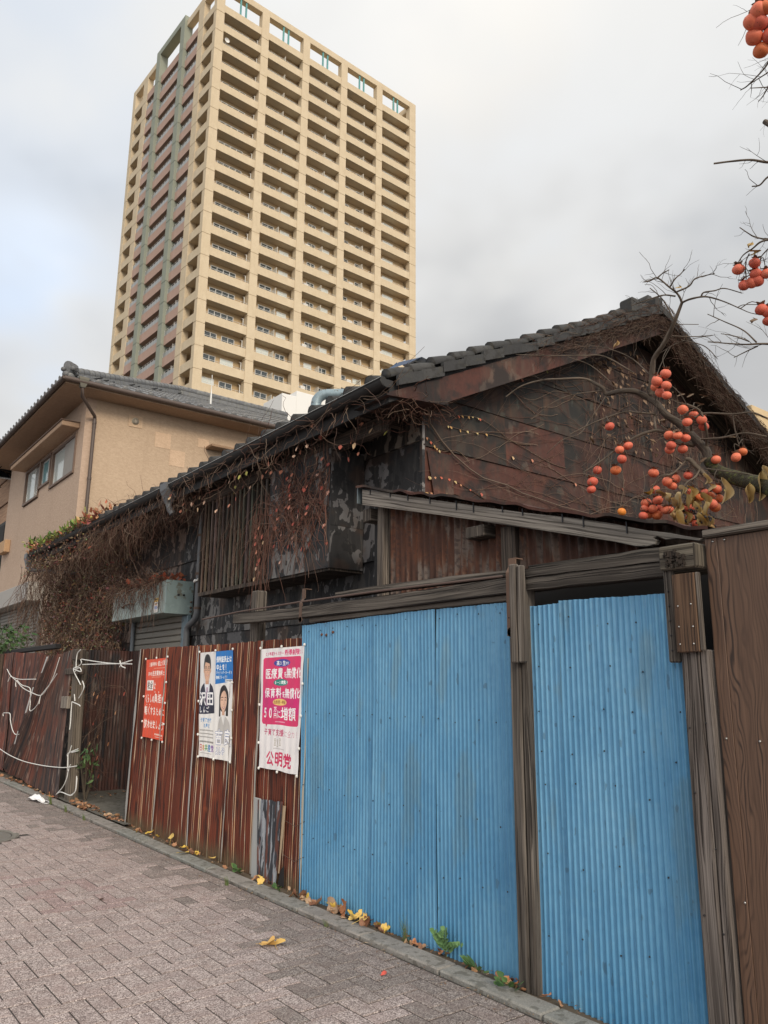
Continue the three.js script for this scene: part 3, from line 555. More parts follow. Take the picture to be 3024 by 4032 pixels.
  // side wall: vent, plain patches of newer render, small hooded window
  B('vent', tint(M.stucco, 1.15, 1.12, 1.08), (m) => m.box(xr, 6.83, -5.30, xr + 0.012, 7.09, -5.60));
  const ve = B('vent_grille', plain(0.75, 0.70, 0.56), (m) => m.tube([V(xr + 0.01, 6.962, -5.44), V(xr + 0.035, 6.962, -5.44)], 0.082, 0.075, 20));
  B('slot', M.brownTrim, (m) => { for (let k = -3; k <= 3; k++) { const h = Math.sqrt(0.0033 - (k * 0.016) ** 2); m.box(xr + 0.034, 6.962 + k * 0.016 - 0.004, -5.44 - h, xr + 0.038, 6.962 + k * 0.016 + 0.004, -5.44 + h); } }, ve);
  for (const [y0, y1, z0, z1] of [[6.49, 6.83, -5.91, -6.27], [6.13, 6.49, -6.27, -6.62], [6.68, 6.89, -6.91, -7.17]]) B('render_patch', tint(M.stucco, 1.22, 1.18, 1.16), (m) => m.box(xr, y0, z0, xr + 0.006, y1, z1));
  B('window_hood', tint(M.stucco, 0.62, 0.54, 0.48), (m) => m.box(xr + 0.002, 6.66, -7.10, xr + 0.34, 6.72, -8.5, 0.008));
  const sw = B('window', M.alu, (m) => { m.box(xr + 0.002, 6.44, -7.25, xr + 0.05, 6.5, -8.4); m.box(xr + 0.002, 5.6, -7.25, xr + 0.05, 6.44, -7.31); m.box(xr + 0.002, 5.6, -8.34, xr + 0.05, 6.44, -8.4); m.box(xr + 0.002, 5.54, -7.25, xr + 0.05, 5.6, -8.4); });
  B('pane', M.glassDark, (m) => m.box(xr + 0.01, 5.6, -7.31, xr + 0.02, 6.44, -8.34), sw);
  // eaves: soffit, gutter, rain pipe
  const ex = -15.46, ez = -3.8, lx = -23.2, bz = -14.9, ey = 7.36;
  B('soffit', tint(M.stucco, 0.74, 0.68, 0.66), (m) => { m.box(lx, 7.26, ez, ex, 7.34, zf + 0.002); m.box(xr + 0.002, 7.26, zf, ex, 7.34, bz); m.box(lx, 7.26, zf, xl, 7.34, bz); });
  B('gutter', M.pipeBrown, (m) => { const run = (p) => m.tube(p, 0.055, 0.055, 8); run([V(lx, 7.335, ez + 0.05), V(ex + 0.06, 7.335, ez + 0.05)]); run([V(ex + 0.05, 7.335, ez + 0.05), V(ex + 0.05, 7.335, bz)]); for (let k = 0; k < 12; k++) m.tube([V(lx + 0.3 + k * 0.62, 7.335, ez + 0.05), V(lx + 0.34 + k * 0.62, 7.335, ez + 0.05)], 0.062, 0.062, 8); });
  const rp = B('rain_pipe', M.pipeBrown, (m) => { m.tube([V(-15.44, 7.25, -4.12), V(-15.46, 7.05, -4.14), V(-15.96, 6.86, -4.56), V(-15.97, 6.8, -4.57), V(-15.97, 0, -4.57)], 0.036, 0.036, 8); for (const y of [1.2, 2.6, 4.0, 5.5, 6.7]) m.tube([V(-15.97, y, -4.57), V(-15.97, y + 0.05, -4.57)], 0.045, 0.045, 8); });
  B('hopper', plain(0.15, 0.14, 0.115), (m) => m.sheet(4, 3, (u, v) => { const a = u * 6.2832 + 0.785, r = [0.06, 0.075, 0.135, 0.135][Math.round(v * 3)] * 1.0; return [-15.44 + r * Math.cos(a), 7.22 + 0.2 * [0, 0.12, 0.8, 1][Math.round(v * 3)], -4.12 + r * Math.sin(a)]; }), rp);
  // hipped roof: deck, tiles, hip ridges
  const pit = 0.44, rx = (lx + ex) / 2, half = (ex - lx) / 2, ry = ey + half * pit, z1 = ez - half, z2 = bz + half;
  B('roof_deck', M.gutter, (m) => { const a = [lx, ey - 0.02, ez], b = [ex, ey - 0.02, ez], c = [ex, ey - 0.02, bz], d = [lx, ey - 0.02, bz], e = [rx, ry - 0.02, z1], f = [rx, ry - 0.02, z2]; m.poly([a, b, e]); m.poly([b, c, f, e]); m.poly([c, d, f]); m.poly([d, a, e, f]); m.box(lx, ey - 0.06, ez, ex, ey - 0.021, bz); });
  const tg = {}, tileGeo = (cap) => tg[cap] || (tg[cap] = pantile(new MB(), cap).geo());
  const tmats = [M.tile, tint(M.tile, 0.86, 0.87, 0.9), tint(M.tile, 1.12, 1.12, 1.1)];
  const far = [], ang = Math.atan(pit), hyp = Math.hypot(1, pit); let count = 0;
  const place = (u, s, slope, cap) => { // u along the eave from the corner, s up the slope (horizontal run), slope 0 = right (+x), 1 = front (+z)
    const m4 = new THREE.Matrix4(), e = new THREE.Euler(0, 0, 0, 'YXZ');
    if (slope === 0) { m4.makeRotationFromEuler(e.set(ang, Math.PI / 2, 0)); m4.setPosition(ex + 0.04 - s, ey + s * pit, ez - u); } else { m4.makeRotationFromEuler(e.set(ang, 0, 0)); m4.setPosition(ex - u, ey + s * pit, ez + 0.04 - s); }
    return m4;
  };
  const step = 0.232 / hyp;
  const list = [];
  for (const slope of [0, 1]) for (let r = 0; r * step < half; r++) for (let k = 0; k < 38; k++) { const u = 0.14 + k * 0.275, s = r * step; if (u < s + 0.05 || u > (slope ? 7.7 : 11) - (slope ? s : 0)) continue; list.push([u, s, slope, r === 0]); }
  list.sort((p, q) => (q[3] - p[3]) || (p[2] - q[2]) || (p[0] - q[0]));
  for (const [u, s, slope, cap] of list) {
    const m4 = place(u, s, slope, cap).premultiply(new THREE.Matrix4().makeTranslation(19.3, 0, 9)), mat = tmats[Math.floor(hsh(Math.round(u * 99), Math.round(s * 99), slope) * 3)];
    m4.multiply(new THREE.Matrix4().makeRotationZ((hsh(Math.round(u * 77), Math.round(s * 55), 5) - 0.5) * 0.05));
    if (count < 300) { count++; const t = put('roof_tile', tileGeo(cap), mat, H); t.applyMatrix4(m4); } else far.push(tileGeo(cap).clone().applyMatrix4(m4));
  }
  if (far.length) stuff(put('roof_tiles', mergeGeometries(far), M.tile, H));
  const ridge = (p, q, name, n) => { for (let k = 0; k < n; k++) { const a = p.clone().lerp(q, k / n), b = p.clone().lerp(q, (k + 1.12) / n); B(name, tmats[k % 3], (m) => m.tube([a, b], 0.098, 0.088, 10, true)); } };
  B('ridge_stack', M.tile, (m) => { for (const [p, q] of [[V(ex - 0.15, ey + 0.09, ez - 0.15), V(rx, ry + 0.06, z1)], [V(rx, ry + 0.06, z1), V(rx, ry + 0.06, z2)]]) for (let l = 0; l < 3; l++) m.tube([p.clone().add(V(0, 0.035 * l, 0)), q.clone().add(V(0, 0.035 * l, 0))], 0.115 - 0.012 * l, 0.115 - 0.012 * l, 6); });
  ridge(V(ex - 0.2, ey + 0.24, ez - 0.2), V(rx, ry + 0.21, z1), 'hip_tile', 24); ridge(V(rx, ry + 0.22, z1), V(rx, ry + 0.22, z2), 'ridge_tile', 14);
  const og = B('ridge_ornament', tint(M.tile, 0.8, 0.8, 0.82), (m) => { m.sheet(20, 3, (u, v) => { const a = u * 6.2832, r = (0.145 + 0.022 * Math.cos(a * 3)) * [1, 1.08, 1, 0.001][Math.round(v * 3)], d = [0, 0.03, 0.08, 0.09][Math.round(v * 3)]; return [ex - 0.1 + 0.7071 * (r * Math.cos(a) + d), ey + 0.23 + r * Math.sin(a) * 1.05, ez - 0.1 + 0.7071 * (-r * Math.cos(a) + d)]; }); });
  B('scroll', tint(M.tile, 0.85, 0.85, 0.87), (m) => { for (const s of [-1, 1]) m.ball(ex - 0.02 + 0.7071 * 0.10 * s, ey + 0.20, ez - 0.02 - 0.7071 * 0.10 * s, 0.05, 0.05); m.ball(ex + 0.02, ey + 0.06, ez + 0.02, 0.075, 0.07); }, og);
  B('lightning_rod', M.alu, (m) => { m.tube([V(-17.56, 8.2, -7.83), V(-17.56, 8.55, -7.83), V(-17.56, 8.8, -7.83), V(-17.56, 9.15, -7.83)], 0.02, 0.012, 6, true, (t) => (t < 0.35 ? 0.03 : 0.010)); });
  // electric cables at the far corner of the eaves
  B('cable', M.dark, (m) => { for (let k = 0; k < 3; k++) m.tube([V(-22.72, 7.2, -4.15), V(-22.95 - 0.06 * k, 7.02, -3.95), V(-22.9 - 0.05 * k, 6.75, -4.0), V(-22.74, 6.62, -4.2)], 0.014, 0.014, 5); m.tube([V(-22.8, 7.1, -4.1), V(-27, 7.5, -1.5), V(-34, 8.4, 2)], 0.012, 0.012, 4); });
}

// ---------------------------------------------------------------- neighbours: siding house far left, white plant room with duct, blue roof, distant block
{
  const N = thing('siding_house', 'brown striped siding house at the far left edge beyond the beige house', 'house', [-29, 0, -8]);
  const B = (name, mat, fn, par = N) => { const mb = new MB(); fn(mb); return mb.build(name, mat, par); };
  B('wall', M.siding, (m) => m.poly([[-27.9, 0, -5.5], [-27.9, 8.35, -5.5], [-31.5, 9.35, -5.5], [-35, 8.35, -5.5], [-35, 0, -5.5]]));
  B('wall', M.siding, (m) => m.box(-35, 0, -5.52, -27.9, 8.3, -11));
  B('siding_board', tint(M.siding, 0.55, 0.5, 0.46), (m) => { for (let k = 0; k < 9; k++) m.box(-35, 1.1 + k * 0.9, -5.46, -27.9, 1.14 + k * 0.9, -5.5); });
  B('roof', M.tile, (m) => { m.poly([[-27.2, 8.3, -4.9], [-27.2, 8.3, -11.5], [-31.5, 9.8, -11.5], [-31.5, 9.8, -4.9]]); m.poly([[-35.7, 8.3, -4.9], [-31.5, 9.8, -4.9], [-31.5, 9.8, -11.5], [-35.7, 8.3, -11.5]]); });
  B('bargeboard', plain(0.09, 0.09, 0.095), (m) => { m.poly([[-27.2, 8.28, -4.9], [-31.5, 9.78, -4.9], [-31.5, 9.42, -4.9], [-27.2, 7.95, -4.9]]); m.poly([[-35.7, 8.28, -4.9], [-35.7, 7.95, -4.9], [-31.5, 9.42, -4.9], [-31.5, 9.78, -4.9]]); m.poly([[-27.2, 7.95, -4.9], [-31.5, 9.42, -4.9], [-31.5, 9.42, -5.5], [-27.2, 7.95, -5.5]]); });
  const w = B('window', M.gutter, (m) => m.box(-33, 2.2, -5.44, -27.95, 6.72, -5.5)); B('pane', M.dark, (m) => m.box(-32.9, 2.3, -5.42, -28.05, 6.6, -5.44), w);
}
{
  const N = thing('white_building', 'plain white flat-roofed building behind the beige house roof', 'building', [-35, 0, -24]);
  const B = (name, mat, fn, par = N) => { const mb = new MB(); fn(mb); return mb.build(name, mat, par); };
  const wm = plain(0.74, 0.73, 0.71, { roughness: 0.6 });
  B('wall', wm, (m) => { m.box(-35.78, 0, -19, -33.75, 16.33, -19.86, 0.02); m.box(-38, 0, -19.862, -33.752, 16.66, -30, 0.02); });
  B('roof', tint(M.metal, 0.6, 0.6, 0.62), (m) => m.poly([[-37.4, 16.35, -19.2], [-35.79, 16.35, -19.2], [-35.79, 16.35, -24], [-37.4, 16.35, -24]]));
  B('side_wing', plain(0.5, 0.5, 0.5), (m) => { m.box(-37.4, 0, -19.3, -35.79, 15.75, -19.85); m.poly([[-37.4, 15.75, -19.28], [-35.79, 15.75, -19.28], [-35.79, 16.5, -19.28]]); });
  const D = thing('ventilation_duct', 'round galvanised ventilation duct with an elbow in front of the white building', 'duct', [-28, 12, -17.5]);
  const gal = tint(M.metal, 0.68, 0.78, 0.88), r = 0.235;
  const path = [V(-28.0, 9, -17.5), V(-28.02, 13.2, -17.5), V(-28.02, 13.68, -17.5)];
  new MB().tube(path, r, r, 20).build('riser', gal, D);
  const elbow = []; for (let k = 0; k <= 4; k++) { const t = (k / 4) * Math.PI / 2; const d = V(1.07, 0, -1.19).normalize(); elbow.push(V(-28.02, 13.68, -17.5).add(d.clone().multiplyScalar(0.45 * (1 - Math.cos(t)))).add(V(0, 0.45 * Math.sin(t), 0))); }
  new MB().tube(elbow, r * 1.005, r * 1.005, 20).build('elbow', gal, D);
  const e = elbow[4], d = V(1.07, 0, -1.19).normalize();
  new MB().tube([e, e.clone().add(d.multiplyScalar(3.4))], r, r, 20).build('outlet', gal, D);
  for (const q of [0.1, 0.3]) new MB().tube([V(-28.02, 13.1 + q, -17.5), V(-28.02, 13.13 + q, -17.5)], r * 1.05, r * 1.05, 20).build('collar', gal, D);
}
{
  const N = thing('blue_roof_house', 'house with a bright blue sheet roof edge just showing behind the old tiled gable', 'house', [-26, 0, -22]);
  const bm = plain(0.04, 0.08, 0.16, { roughness: 0.5 });
  new MB().box(-27.5, 0, -20.3, -23.8, 14.6, -26).build('wall', plain(0.3, 0.29, 0.27), N);
  const mb = new MB(); mb.poly([[-26.3, 15.35, -20], [-25.6, 15.62, -20.3], [-23.2, 14.85, -19.6], [-23.6, 14.6, -19.2]]); mb.poly([[-26.4, 15.2, -19.95], [-25.62, 15.6, -20.2], [-25.62, 15.45, -20.2], [-26.4, 15.05, -19.95]]); mb.poly([[-25.6, 15.6, -20.3], [-23.2, 14.85, -19.6], [-24, 14.6, -26], [-27, 14.6, -26]]);
  mb.build('roof', bm, N);
  new MB().box(-25.7, 14.6, -20.05, -24.2, 15.1, -20.25).build('gable', plain(0.16, 0.16, 0.16), N);
  const F = thing('distant_block', 'cream apartment block just visible past the right end of the old roof', 'building', [-44, 0, -95]);
  const fm = tint(M.tower, 1.0, 0.93, 0.8);
  new MB().box(-62, 0, -81, -40, 31.1, -110, 0.05).build('wall', fm, F);
  new MB().box(-62.2, 31.1, -80.8, -39.8, 31.9, -110.2, 0.05).build('parapet', fm, F);
  for (let k = 0; k < 8; k++) new MB().box(-39.98, 27.2 - k * 3, -83, -39.9, 28.9 - k * 3, -86).build('window', M.glassDark, F);
}

// ---------------------------------------------------------------- old single-storey house with tarred sheet walls
const HX0 = -15.4, HX1 = -4.82, HZ = -4.08, EZ = -3.5, RZ = -7.28, SL = 0.4866;
const roofY = (z) => 5.58 - SL * Math.abs(z - RZ);        // top of the tiles
function clip(poly, f) { const out = []; for (let k = 0; k < poly.length; k++) { const a = poly[k], b = poly[(k + 1) % poly.length], fa = f(a), fb2 = f(b); if (fa >= 0) out.push(a); if ((fa >= 0) !== (fb2 >= 0)) { const t = fa / (fa - fb2); out.push([mix(a[0], b[0], t), mix(a[1], b[1], t)]); } } return out; }
const old = thing('old_house', 'old low house clad in black tarred and rusty metal sheets under a tiled gable roof', 'house', [-10, 0, -7.3]);
const OB = (name, mat, fn, par = old) => { const mb = new MB(); fn(mb); return mb.build(name, mat, par); };
{
  rnd = mulberry(21);
  OB('wall_core', M.dark, (m) => { m.box(HX0 + 0.04, 0, HZ - 0.03, HX1 - 0.06, 3.62, -10.5); });
  OB('gable_core', M.dark, (m) => m.poly([[HX1 - 0.03, 0, HZ - 0.03], [HX1 - 0.03, 0, -10.5], [HX1 - 0.03, 3.6, -10.5], [HX1 - 0.03, 5.34, RZ], [HX1 - 0.03, 3.74, HZ - 0.03]]));
  // black sheets of the street wall, laid like weatherboards
  const bm = [M.black, tint(M.black, 1.35, 1.32, 1.3), tint(M.black, 0.7, 0.7, 0.74), tint(M.black, 1.1, 1.0, 0.88)], bi = tint(M.black, 1.15, 0.86, 0.72);
  const rowsY = [0.05, 0.55, 1.03, 1.52, 2.0, 2.485, 2.955, 3.44, 3.72];
  for (let r = 0; r < 8; r++) {
    let x = HX1 + 0.015;
    const cuts = { 7: [1.2], 6: [1.2], 5: [0.58, 0.62], 4: [0.61, 0.9] }[r] || [R(0.5, 0.9)];
    for (let k = 0; x > HX0 + 0.05; k++) {
      const w = k < cuts.length ? cuts[k] : R(0.84, 0.98), x1 = Math.max(x - w, HX0), y0 = rowsY[r], y1 = rowsY[r + 1] + 0.02, mb = new MB(), o = R(0.006, 0.016), tl = R(-0.004, 0.004);
      mb.uo = [R(0, 4), R(0, 4)];
      const a = [x1, y0 + tl, HZ + 0.012 + o], b = [x, y0 - tl, HZ + 0.012 + o], c = [x, y1, HZ + 0.004], d = [x1, y1, HZ + 0.004];
      mb.poly([a, b, c, d]); mb.poly([[a[0], a[1], HZ - 0.005], [b[0], b[1], HZ - 0.005], b, a]); mb.poly([[b[0], b[1], HZ - 0.005], [c[0], c[1], HZ - 0.005], c, b]); mb.poly([[a[0], a[1], HZ - 0.005], a, d, [d[0], d[1], HZ - 0.005]]);
      mb.build('wall_sheet', x < -9.2 ? bi : r === 7 ? bm[3] : bm[Math.floor(R(0, 3.2))], old); x = x1;
    }
  }
  // rust sheets of the gable
  const gm = [tint(M.gable, 0.8, 0.78, 0.77), tint(M.gable, 0.62, 0.62, 0.61), tint(M.gable, 0.95, 0.86, 0.84), tint(M.gable, 0.55, 0.72, 0.74), tint(M.gable, 0.48, 0.5, 0.52)];
  const gy = [1.6, 2.08, 2.53, 2.985, 3.39, 3.86, 4.33, 4.8, 5.27, 5.7];
  const joints = { 3: [-4.39, -5.44, -6.3], 4: [-4.39, -5.07, -5.9, -6.85], 5: [-4.39, -4.79, -5.62, -6.5], 2: [-4.39, -5.2, -6.1] };
  for (let r = 0; r < 9; r++) {
    let z = HZ + 0.008, k = 0;
    while (z > -10.5) {
      const j = joints[r] || [], z1 = k < j.length ? j[k] : Math.max(z - R(0.78, 1.0), -10.52), y0 = gy[r], y1 = gy[r + 1] + 0.02, lift = R(0.008, 0.018);
      let pg = [[z, y0], [z1, y0], [z1, y1], [z, y1]];
      pg = clip(pg, ([q, y]) => roofY(q) - 0.16 - y); k++;
      if (pg.length >= 3) {
        const mb = new MB(); mb.uo = [R(0, 5), R(0, 5)];
        const X = (y) => HX1 + 0.006 + lift * (1 - clamp((y - y0) / (y1 - y0)));
        mb.poly(pg.map(([q, y]) => [X(y), y, q]));
        for (let e = 0; e < pg.length; e++) { const a = pg[e], b = pg[(e + 1) % pg.length]; mb.poly([[X(a[1]), a[1], a[0]], [HX1 - 0.01, a[1], a[0]], [HX1 - 0.01, b[1], b[0]], [X(b[1]), b[1], b[0]]]); }
        const mat = z > -4.4 ? gm[r < 4 ? 2 : 3] : r >= 6 ? gm[z < -6 ? 4 : 3] : r === 5 ? gm[z < -5.7 ? 1 : 3] : r === 4 && z > -5.1 ? gm[2] : gm[Math.floor(R(0, 3))];
        mb.build('gable_sheet', mat, old);
      }
      z = z1;
    }
  }
  OB('loose_sheet', gm[2], (m) => { m.poly([[HX1 + 0.02, 3.36, -4.11], [HX1 + 0.06, 2.72, -4.2], [HX1 + 0.045, 2.72, -4.40], [HX1 + 0.018, 3.36, -4.40]]); });
  OB('corner_strip', bm[1], (m) => m.box(HX1 - 0.02, 1.0, HZ + 0.02, HX1 + 0.02, 3.7, HZ - 0.01, 0.004));
  const tm = [[0.20, 0.195, 0.19], [0.25, 0.24, 0.23], [0.155, 0.15, 0.15]].map((k) => { const q = tint(M.tile, ...k); q.roughness = 0.7; return q; });
  // roof body
  const rx0 = HX0 - 0.02, rx1 = -4.54;
  OB('roof_deck', M.gutter, (m) => { const t = 0.13; for (const [za, zb] of [[EZ, RZ], [-11.06, RZ]]) { const A = [rx0, roofY(za) - 0.05, za], Bq = [rx1, roofY(za) - 0.05, za], C = [rx1, roofY(zb) - 0.05, zb], D = [rx0, roofY(zb) - 0.05, zb]; m.poly([A, Bq, C, D]); m.poly([A, Bq, C, D].map(([x, y, z]) => [x, y - t, z])); m.poly([A, Bq, [Bq[0], Bq[1] - t, Bq[2]], [A[0], A[1] - t, A[2]]]); m.poly([Bq, C, [C[0], C[1] - t, C[2]], [Bq[0], Bq[1] - t, Bq[2]]]); m.poly([A, D, [D[0], D[1] - t, D[2]], [A[0], A[1] - t, A[2]]]); } });
  stuff(OB('roof_tiles', tm[1], (m) => { for (const s of [1, -1]) m.sheet(38 * 6, 40, (u, v) => { const z = RZ + s * mix(3.80, 0.05, v), x = mix(rx0, rx1, u), stp = ((v * 17) % 1); return [x, roofY(z) - 0.05 + 0.03 * Math.cos(((x + 4.70) / 0.2848) * 6.2832) - 0.02 * stp, z]; }, 10.8, 4.3); }));
  // round tiles at the eave
  for (let k = 0; k < 38; k++) { const x = -4.70 - k * 0.2848, dz = R(-0.012, 0.012); OB('eave_tile', tm[k % 3], (m) => { for (let q = 0; q < 2; q++) { const z0 = EZ + 0.07 + dz - q * 0.24, z1 = z0 - 0.27; m.tube([V(x, roofY(z0) + 0.008 + 0.02 * (1 - q), z0), V(x + R(-0.01, 0.01), roofY(z1) - 0.025, z1)], 0.078, 0.068, 12); } }); }
  // tiles along the gable edge, with their dropped side plates
  for (const s of [1, -1]) for (let k = 0; k < 16; k++) {
    const d = 3.74 - k * 0.2335, z0 = RZ + s * d, z1 = RZ + s * (d - 0.25), j = R(-0.012, 0.012), mb = new MB(); mb.uo = [R(0, 2), R(0, 2)];
    mb.tube([V(-4.63, roofY(z0) + 0.045 + j, z0), V(-4.63, roofY(z0) * 0.5 + roofY(z1) * 0.5 + 0.035 + j, (z0 + z1) / 2), V(-4.63, roofY(z1) + 0.015 + j, z1)], 0.062, 0.052, 12);
    const y0 = roofY(z0) + 0.01 + j, y1 = roofY(z1) - 0.012 + j, t = 0.088;
    for (const [xa, xb] of [[-4.47, -4.5]]) { const q = [[z0, y0], [z1, y1], [z1, y1 - t], [z0, y0 - t]]; mb.poly(q.map(([z, y]) => [xa + j * 0.5, y, z])); mb.poly(q.map(([z, y]) => [xb, y, z])); for (let e = 0; e < 4; e++) { const a = q[e], b = q[(e + 1) % 4]; mb.poly([[xa + j * 0.5, a[1], a[0]], [xa + j * 0.5, b[1], b[0]], [xb, b[1], b[0]], [xb, a[1], a[0]]]); } mb.poly([[xa, y0, z0], [xa, y1, z1], [-4.66, y1 + 0.02, z1], [-4.66, y0 + 0.02, z0]]); }
    mb.build('verge_tile', tm[(k + (s > 0 ? 0 : 1)) % 3], old);
  }
  OB('ridge_tile', tm[1], (m) => { for (let k = 0; k < 14; k++) m.tube([V(-4.62 - k * 0.78, 5.66, RZ), V(-5.44 - k * 0.78, 5.655, RZ)], 0.10, 0.09, 10); m.box(-4.62, 5.53, RZ - 0.1, HX0, 5.64, RZ + 0.1, 0.01); });
  OB('ridge_end_tile', tm[1], (m) => m.box(-4.48, 5.33, RZ + 0.36, -4.66, 5.52, RZ + 0.54, 0.02));
  OB('ridge_end_tile', tm[0], (m) => m.box(-4.46, 5.46, RZ - 0.02, -4.68, 5.67, RZ + 0.10, 0.03));
  // rusty bargeboards and boxed eave end
  const bb = [tint(M.gable, 1.0, 0.82, 0.78), tint(M.gable, 0.75, 0.66, 0.64), tint(M.gable, 0.52, 0.48, 0.47)];
  for (const s of [1, -1]) { const ds = [3.25, 2.05, 1.05, 0.0]; for (let k = 0; k < 3; k++) { const za = RZ + s * ds[k], zb = RZ + s * ds[k + 1], f = (z) => roofY(z) - 0.105, g = (z) => roofY(z) - 0.335, mb = new MB(); mb.uo = [R(0, 3), R(0, 3)]; const q = [[za, f(za)], [zb, f(zb)], [zb, g(zb)], [za, g(za)]]; mb.poly(q.map(([z, y]) => [-4.505 - 0.004 * k, y, z])); mb.poly(q.map(([z, y]) => [-4.535, y, z])); for (let e = 0; e < 4; e++) { const a = q[e], b = q[(e + 1) % 4]; mb.poly([[-4.505 - 0.004 * k, a[1], a[0]], [-4.505 - 0.004 * k, b[1], b[0]], [-4.535, b[1], b[0]], [-4.535, a[1], a[0]]]); } mb.build('bargeboard', s > 0 ? bb[k] : bb[2], old); } }
  OB('eave_end_box', tint(M.gable, 0.62, 0.55, 0.55), (m) => { const q = [[EZ + 0.02, roofY(EZ) - 0.11], [-4.03, roofY(-4.03) - 0.11], [-4.09, 3.66], [EZ + 0.05, 3.60]]; m.poly(q.map(([z, y]) => [-4.503, y, z])); m.poly([[-4.503, 3.66, -4.09], [-4.503, 3.60, EZ + 0.05], [-4.95, 3.60, EZ + 0.05], [-4.95, 3.66, -4.09]]); m.poly([[-4.503, roofY(-4.03) - 0.11, -4.03], [-4.503, 3.66, -4.09], [-4.84, 3.66, -4.09], [-4.84, roofY(-4.03) - 0.11, -4.03]]); });
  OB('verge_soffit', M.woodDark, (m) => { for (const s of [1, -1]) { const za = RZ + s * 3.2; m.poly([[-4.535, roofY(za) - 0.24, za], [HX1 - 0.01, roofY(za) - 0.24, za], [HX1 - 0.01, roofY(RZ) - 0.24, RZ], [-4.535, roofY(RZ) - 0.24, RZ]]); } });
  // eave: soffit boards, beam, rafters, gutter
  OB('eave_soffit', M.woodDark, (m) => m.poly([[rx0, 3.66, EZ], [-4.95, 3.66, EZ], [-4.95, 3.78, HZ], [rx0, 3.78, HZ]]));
  OB('eave_beam', M.woodDark, (m) => { m.grain = 'x'; m.box(HX0, 3.47, -3.70, -4.92, 3.60, -3.80, 0.01); });
  for (let k = 0; k < 24; k++) OB('rafter', M.woodDark, (m) => { m.grain = 'z'; const x = -5.05 - k * 0.445; m.box(x, 3.60, EZ - 0.01, x - 0.055, 3.655, HZ, 0.004); });
  const gt = OB('gutter', M.gutter, (m) => { const gy2 = 3.725, gz = EZ + 0.05; for (let k = 0; k < 5; k++) { const xa = HX0 - 0.02 + k * 2.18, xb = xa + 2.19; m.sheet(1, 10, (u, v) => { const a = Math.PI + v * Math.PI, r = 0.062 + 0.0015 * (k % 2), sag = -0.012 * Math.sin(((mix(xa, xb, u) + 15.4) / 10.9) * Math.PI); return [mix(xa, xb, u), gy2 + sag + r * Math.sin(a), gz + r * Math.cos(a)]; }); } m.sheet(1, 10, (u, v) => { const a = Math.PI + v * Math.PI; return [-4.5, gy2 + u * 0.062 * Math.sin(a), gz + 0.062 * Math.cos(a)]; }); m.tube([V(HX0, 3.723, gz + 0.062), V(-10, 3.713, gz + 0.062), V(-4.5, 3.724, gz + 0.062)], 0.006, 0.006, 5); });
  OB('rim_highlight', M.alu, (m) => m.tube([V(-10.5, 3.721, EZ + 0.112), V(-4.5, 3.731, EZ + 0.112)], 0.003, 0.003, 4), gt);  // bright line along the gutter lip: its highlight put in as pale metal
  // hopper with elbow and the rain pipes
  OB('hopper', M.pipeGrey, (m) => { m.sheet(4, 3, (u, v) => { const a = u * 6.2832 + 0.785, r = [0.04, 0.06, 0.115, 0.12][Math.round(v * 3)], y = [3.50, 3.54, 3.66, 3.74][Math.round(v * 3)]; return [-8.74 + r * Math.cos(a) * 1.1, y, EZ + 0.06 + r * Math.sin(a)]; }); m.tube([V(-8.74, 3.52, EZ + 0.06), V(-8.72, 3.44, EZ + 0.05), V(-8.69, 3.38, EZ + 0.02)], 0.038, 0.038, 8); });
  OB('hopper', M.pipeGrey, (m) => { m.sheet(4, 3, (u, v) => { const a = u * 6.2832 + 0.785, r = [0.04, 0.06, 0.10, 0.10][Math.round(v * 3)], y = [3.48, 3.53, 3.66, 3.74][Math.round(v * 3)]; return [-15.3 + r * Math.cos(a) * 1.2, y, EZ + 0.06 + r * Math.sin(a)]; }); m.tube([V(-15.3, 3.5, EZ + 0.06), V(-15.2, 3.44, EZ + 0.04), V(-13.9, 3.28, -3.95)], 0.04, 0.04, 8); });
  const pipe = OB('rain_pipe', M.pipeGrey, (m) => m.tube([V(-8.93, 3.62, -3.97), V(-8.93, 2.27, -3.97), V(-8.94, 2.22, -3.97), V(-8.98, 2.18, -3.97), V(-9.15, 2.12, -3.97), V(-9.19, 2.09, -3.97), V(-9.2, 2.03, -3.97), V(-9.2, 0.1, -3.97)], 0.04, 0.04, 10));
  OB('pipe_clip', M.iron, (m) => { for (const y of [2.3, 2.72, 3.2]) m.tube([V(-8.93, y, -3.97), V(-8.93, y + 0.03, -3.97)], 0.047, 0.047, 10); }, pipe);
  OB('tied_cloth', M.rope, (m) => { m.tube([V(-8.98, 2.64, -3.93), V(-8.93, 2.655, -3.915), V(-8.88, 2.645, -3.93), V(-8.85, 2.66, -3.92)], 0.014, 0.008, 6); m.ball(-8.915, 2.645, -3.92, 0.022, 0.016); }, pipe);
  // projecting bay: lattice window and shutter case
  const bx0 = -8.36, bxm = -6.735, bx1 = -5.63, by0 = 2.41, by1 = 3.50, bz = -3.70;
  const shBox = OB('shutter_case', bm[0], (m) => { m.uo = [1.3, 0.4]; const P2 = (a, b, c, d, t) => m.box(a, b, bz + t, c, d, bz - 0.012, 0.002); P2(bxm, 2.93, bx1 - 0.004, 3.26, 0.000); m.uo = [0.2, 1.7]; P2(bxm, 3.255, bx1 - 0.004, by1, 0.004); m.uo = [0.9, 0.9]; P2(bxm, by0 + 0.002, bx1 - 0.004, 2.935, 0.006); });
  OB('side_sheet', bm[2], (m) => { m.box(bx1, by0, bz, bx1 - 0.015, 2.80, HZ + 0.02, 0.002); m.uo = [1, 1]; m.box(bx1 + 0.003, 2.79, bz + 0.004, bx1 - 0.015, by1, HZ + 0.02, 0.002); }, shBox);
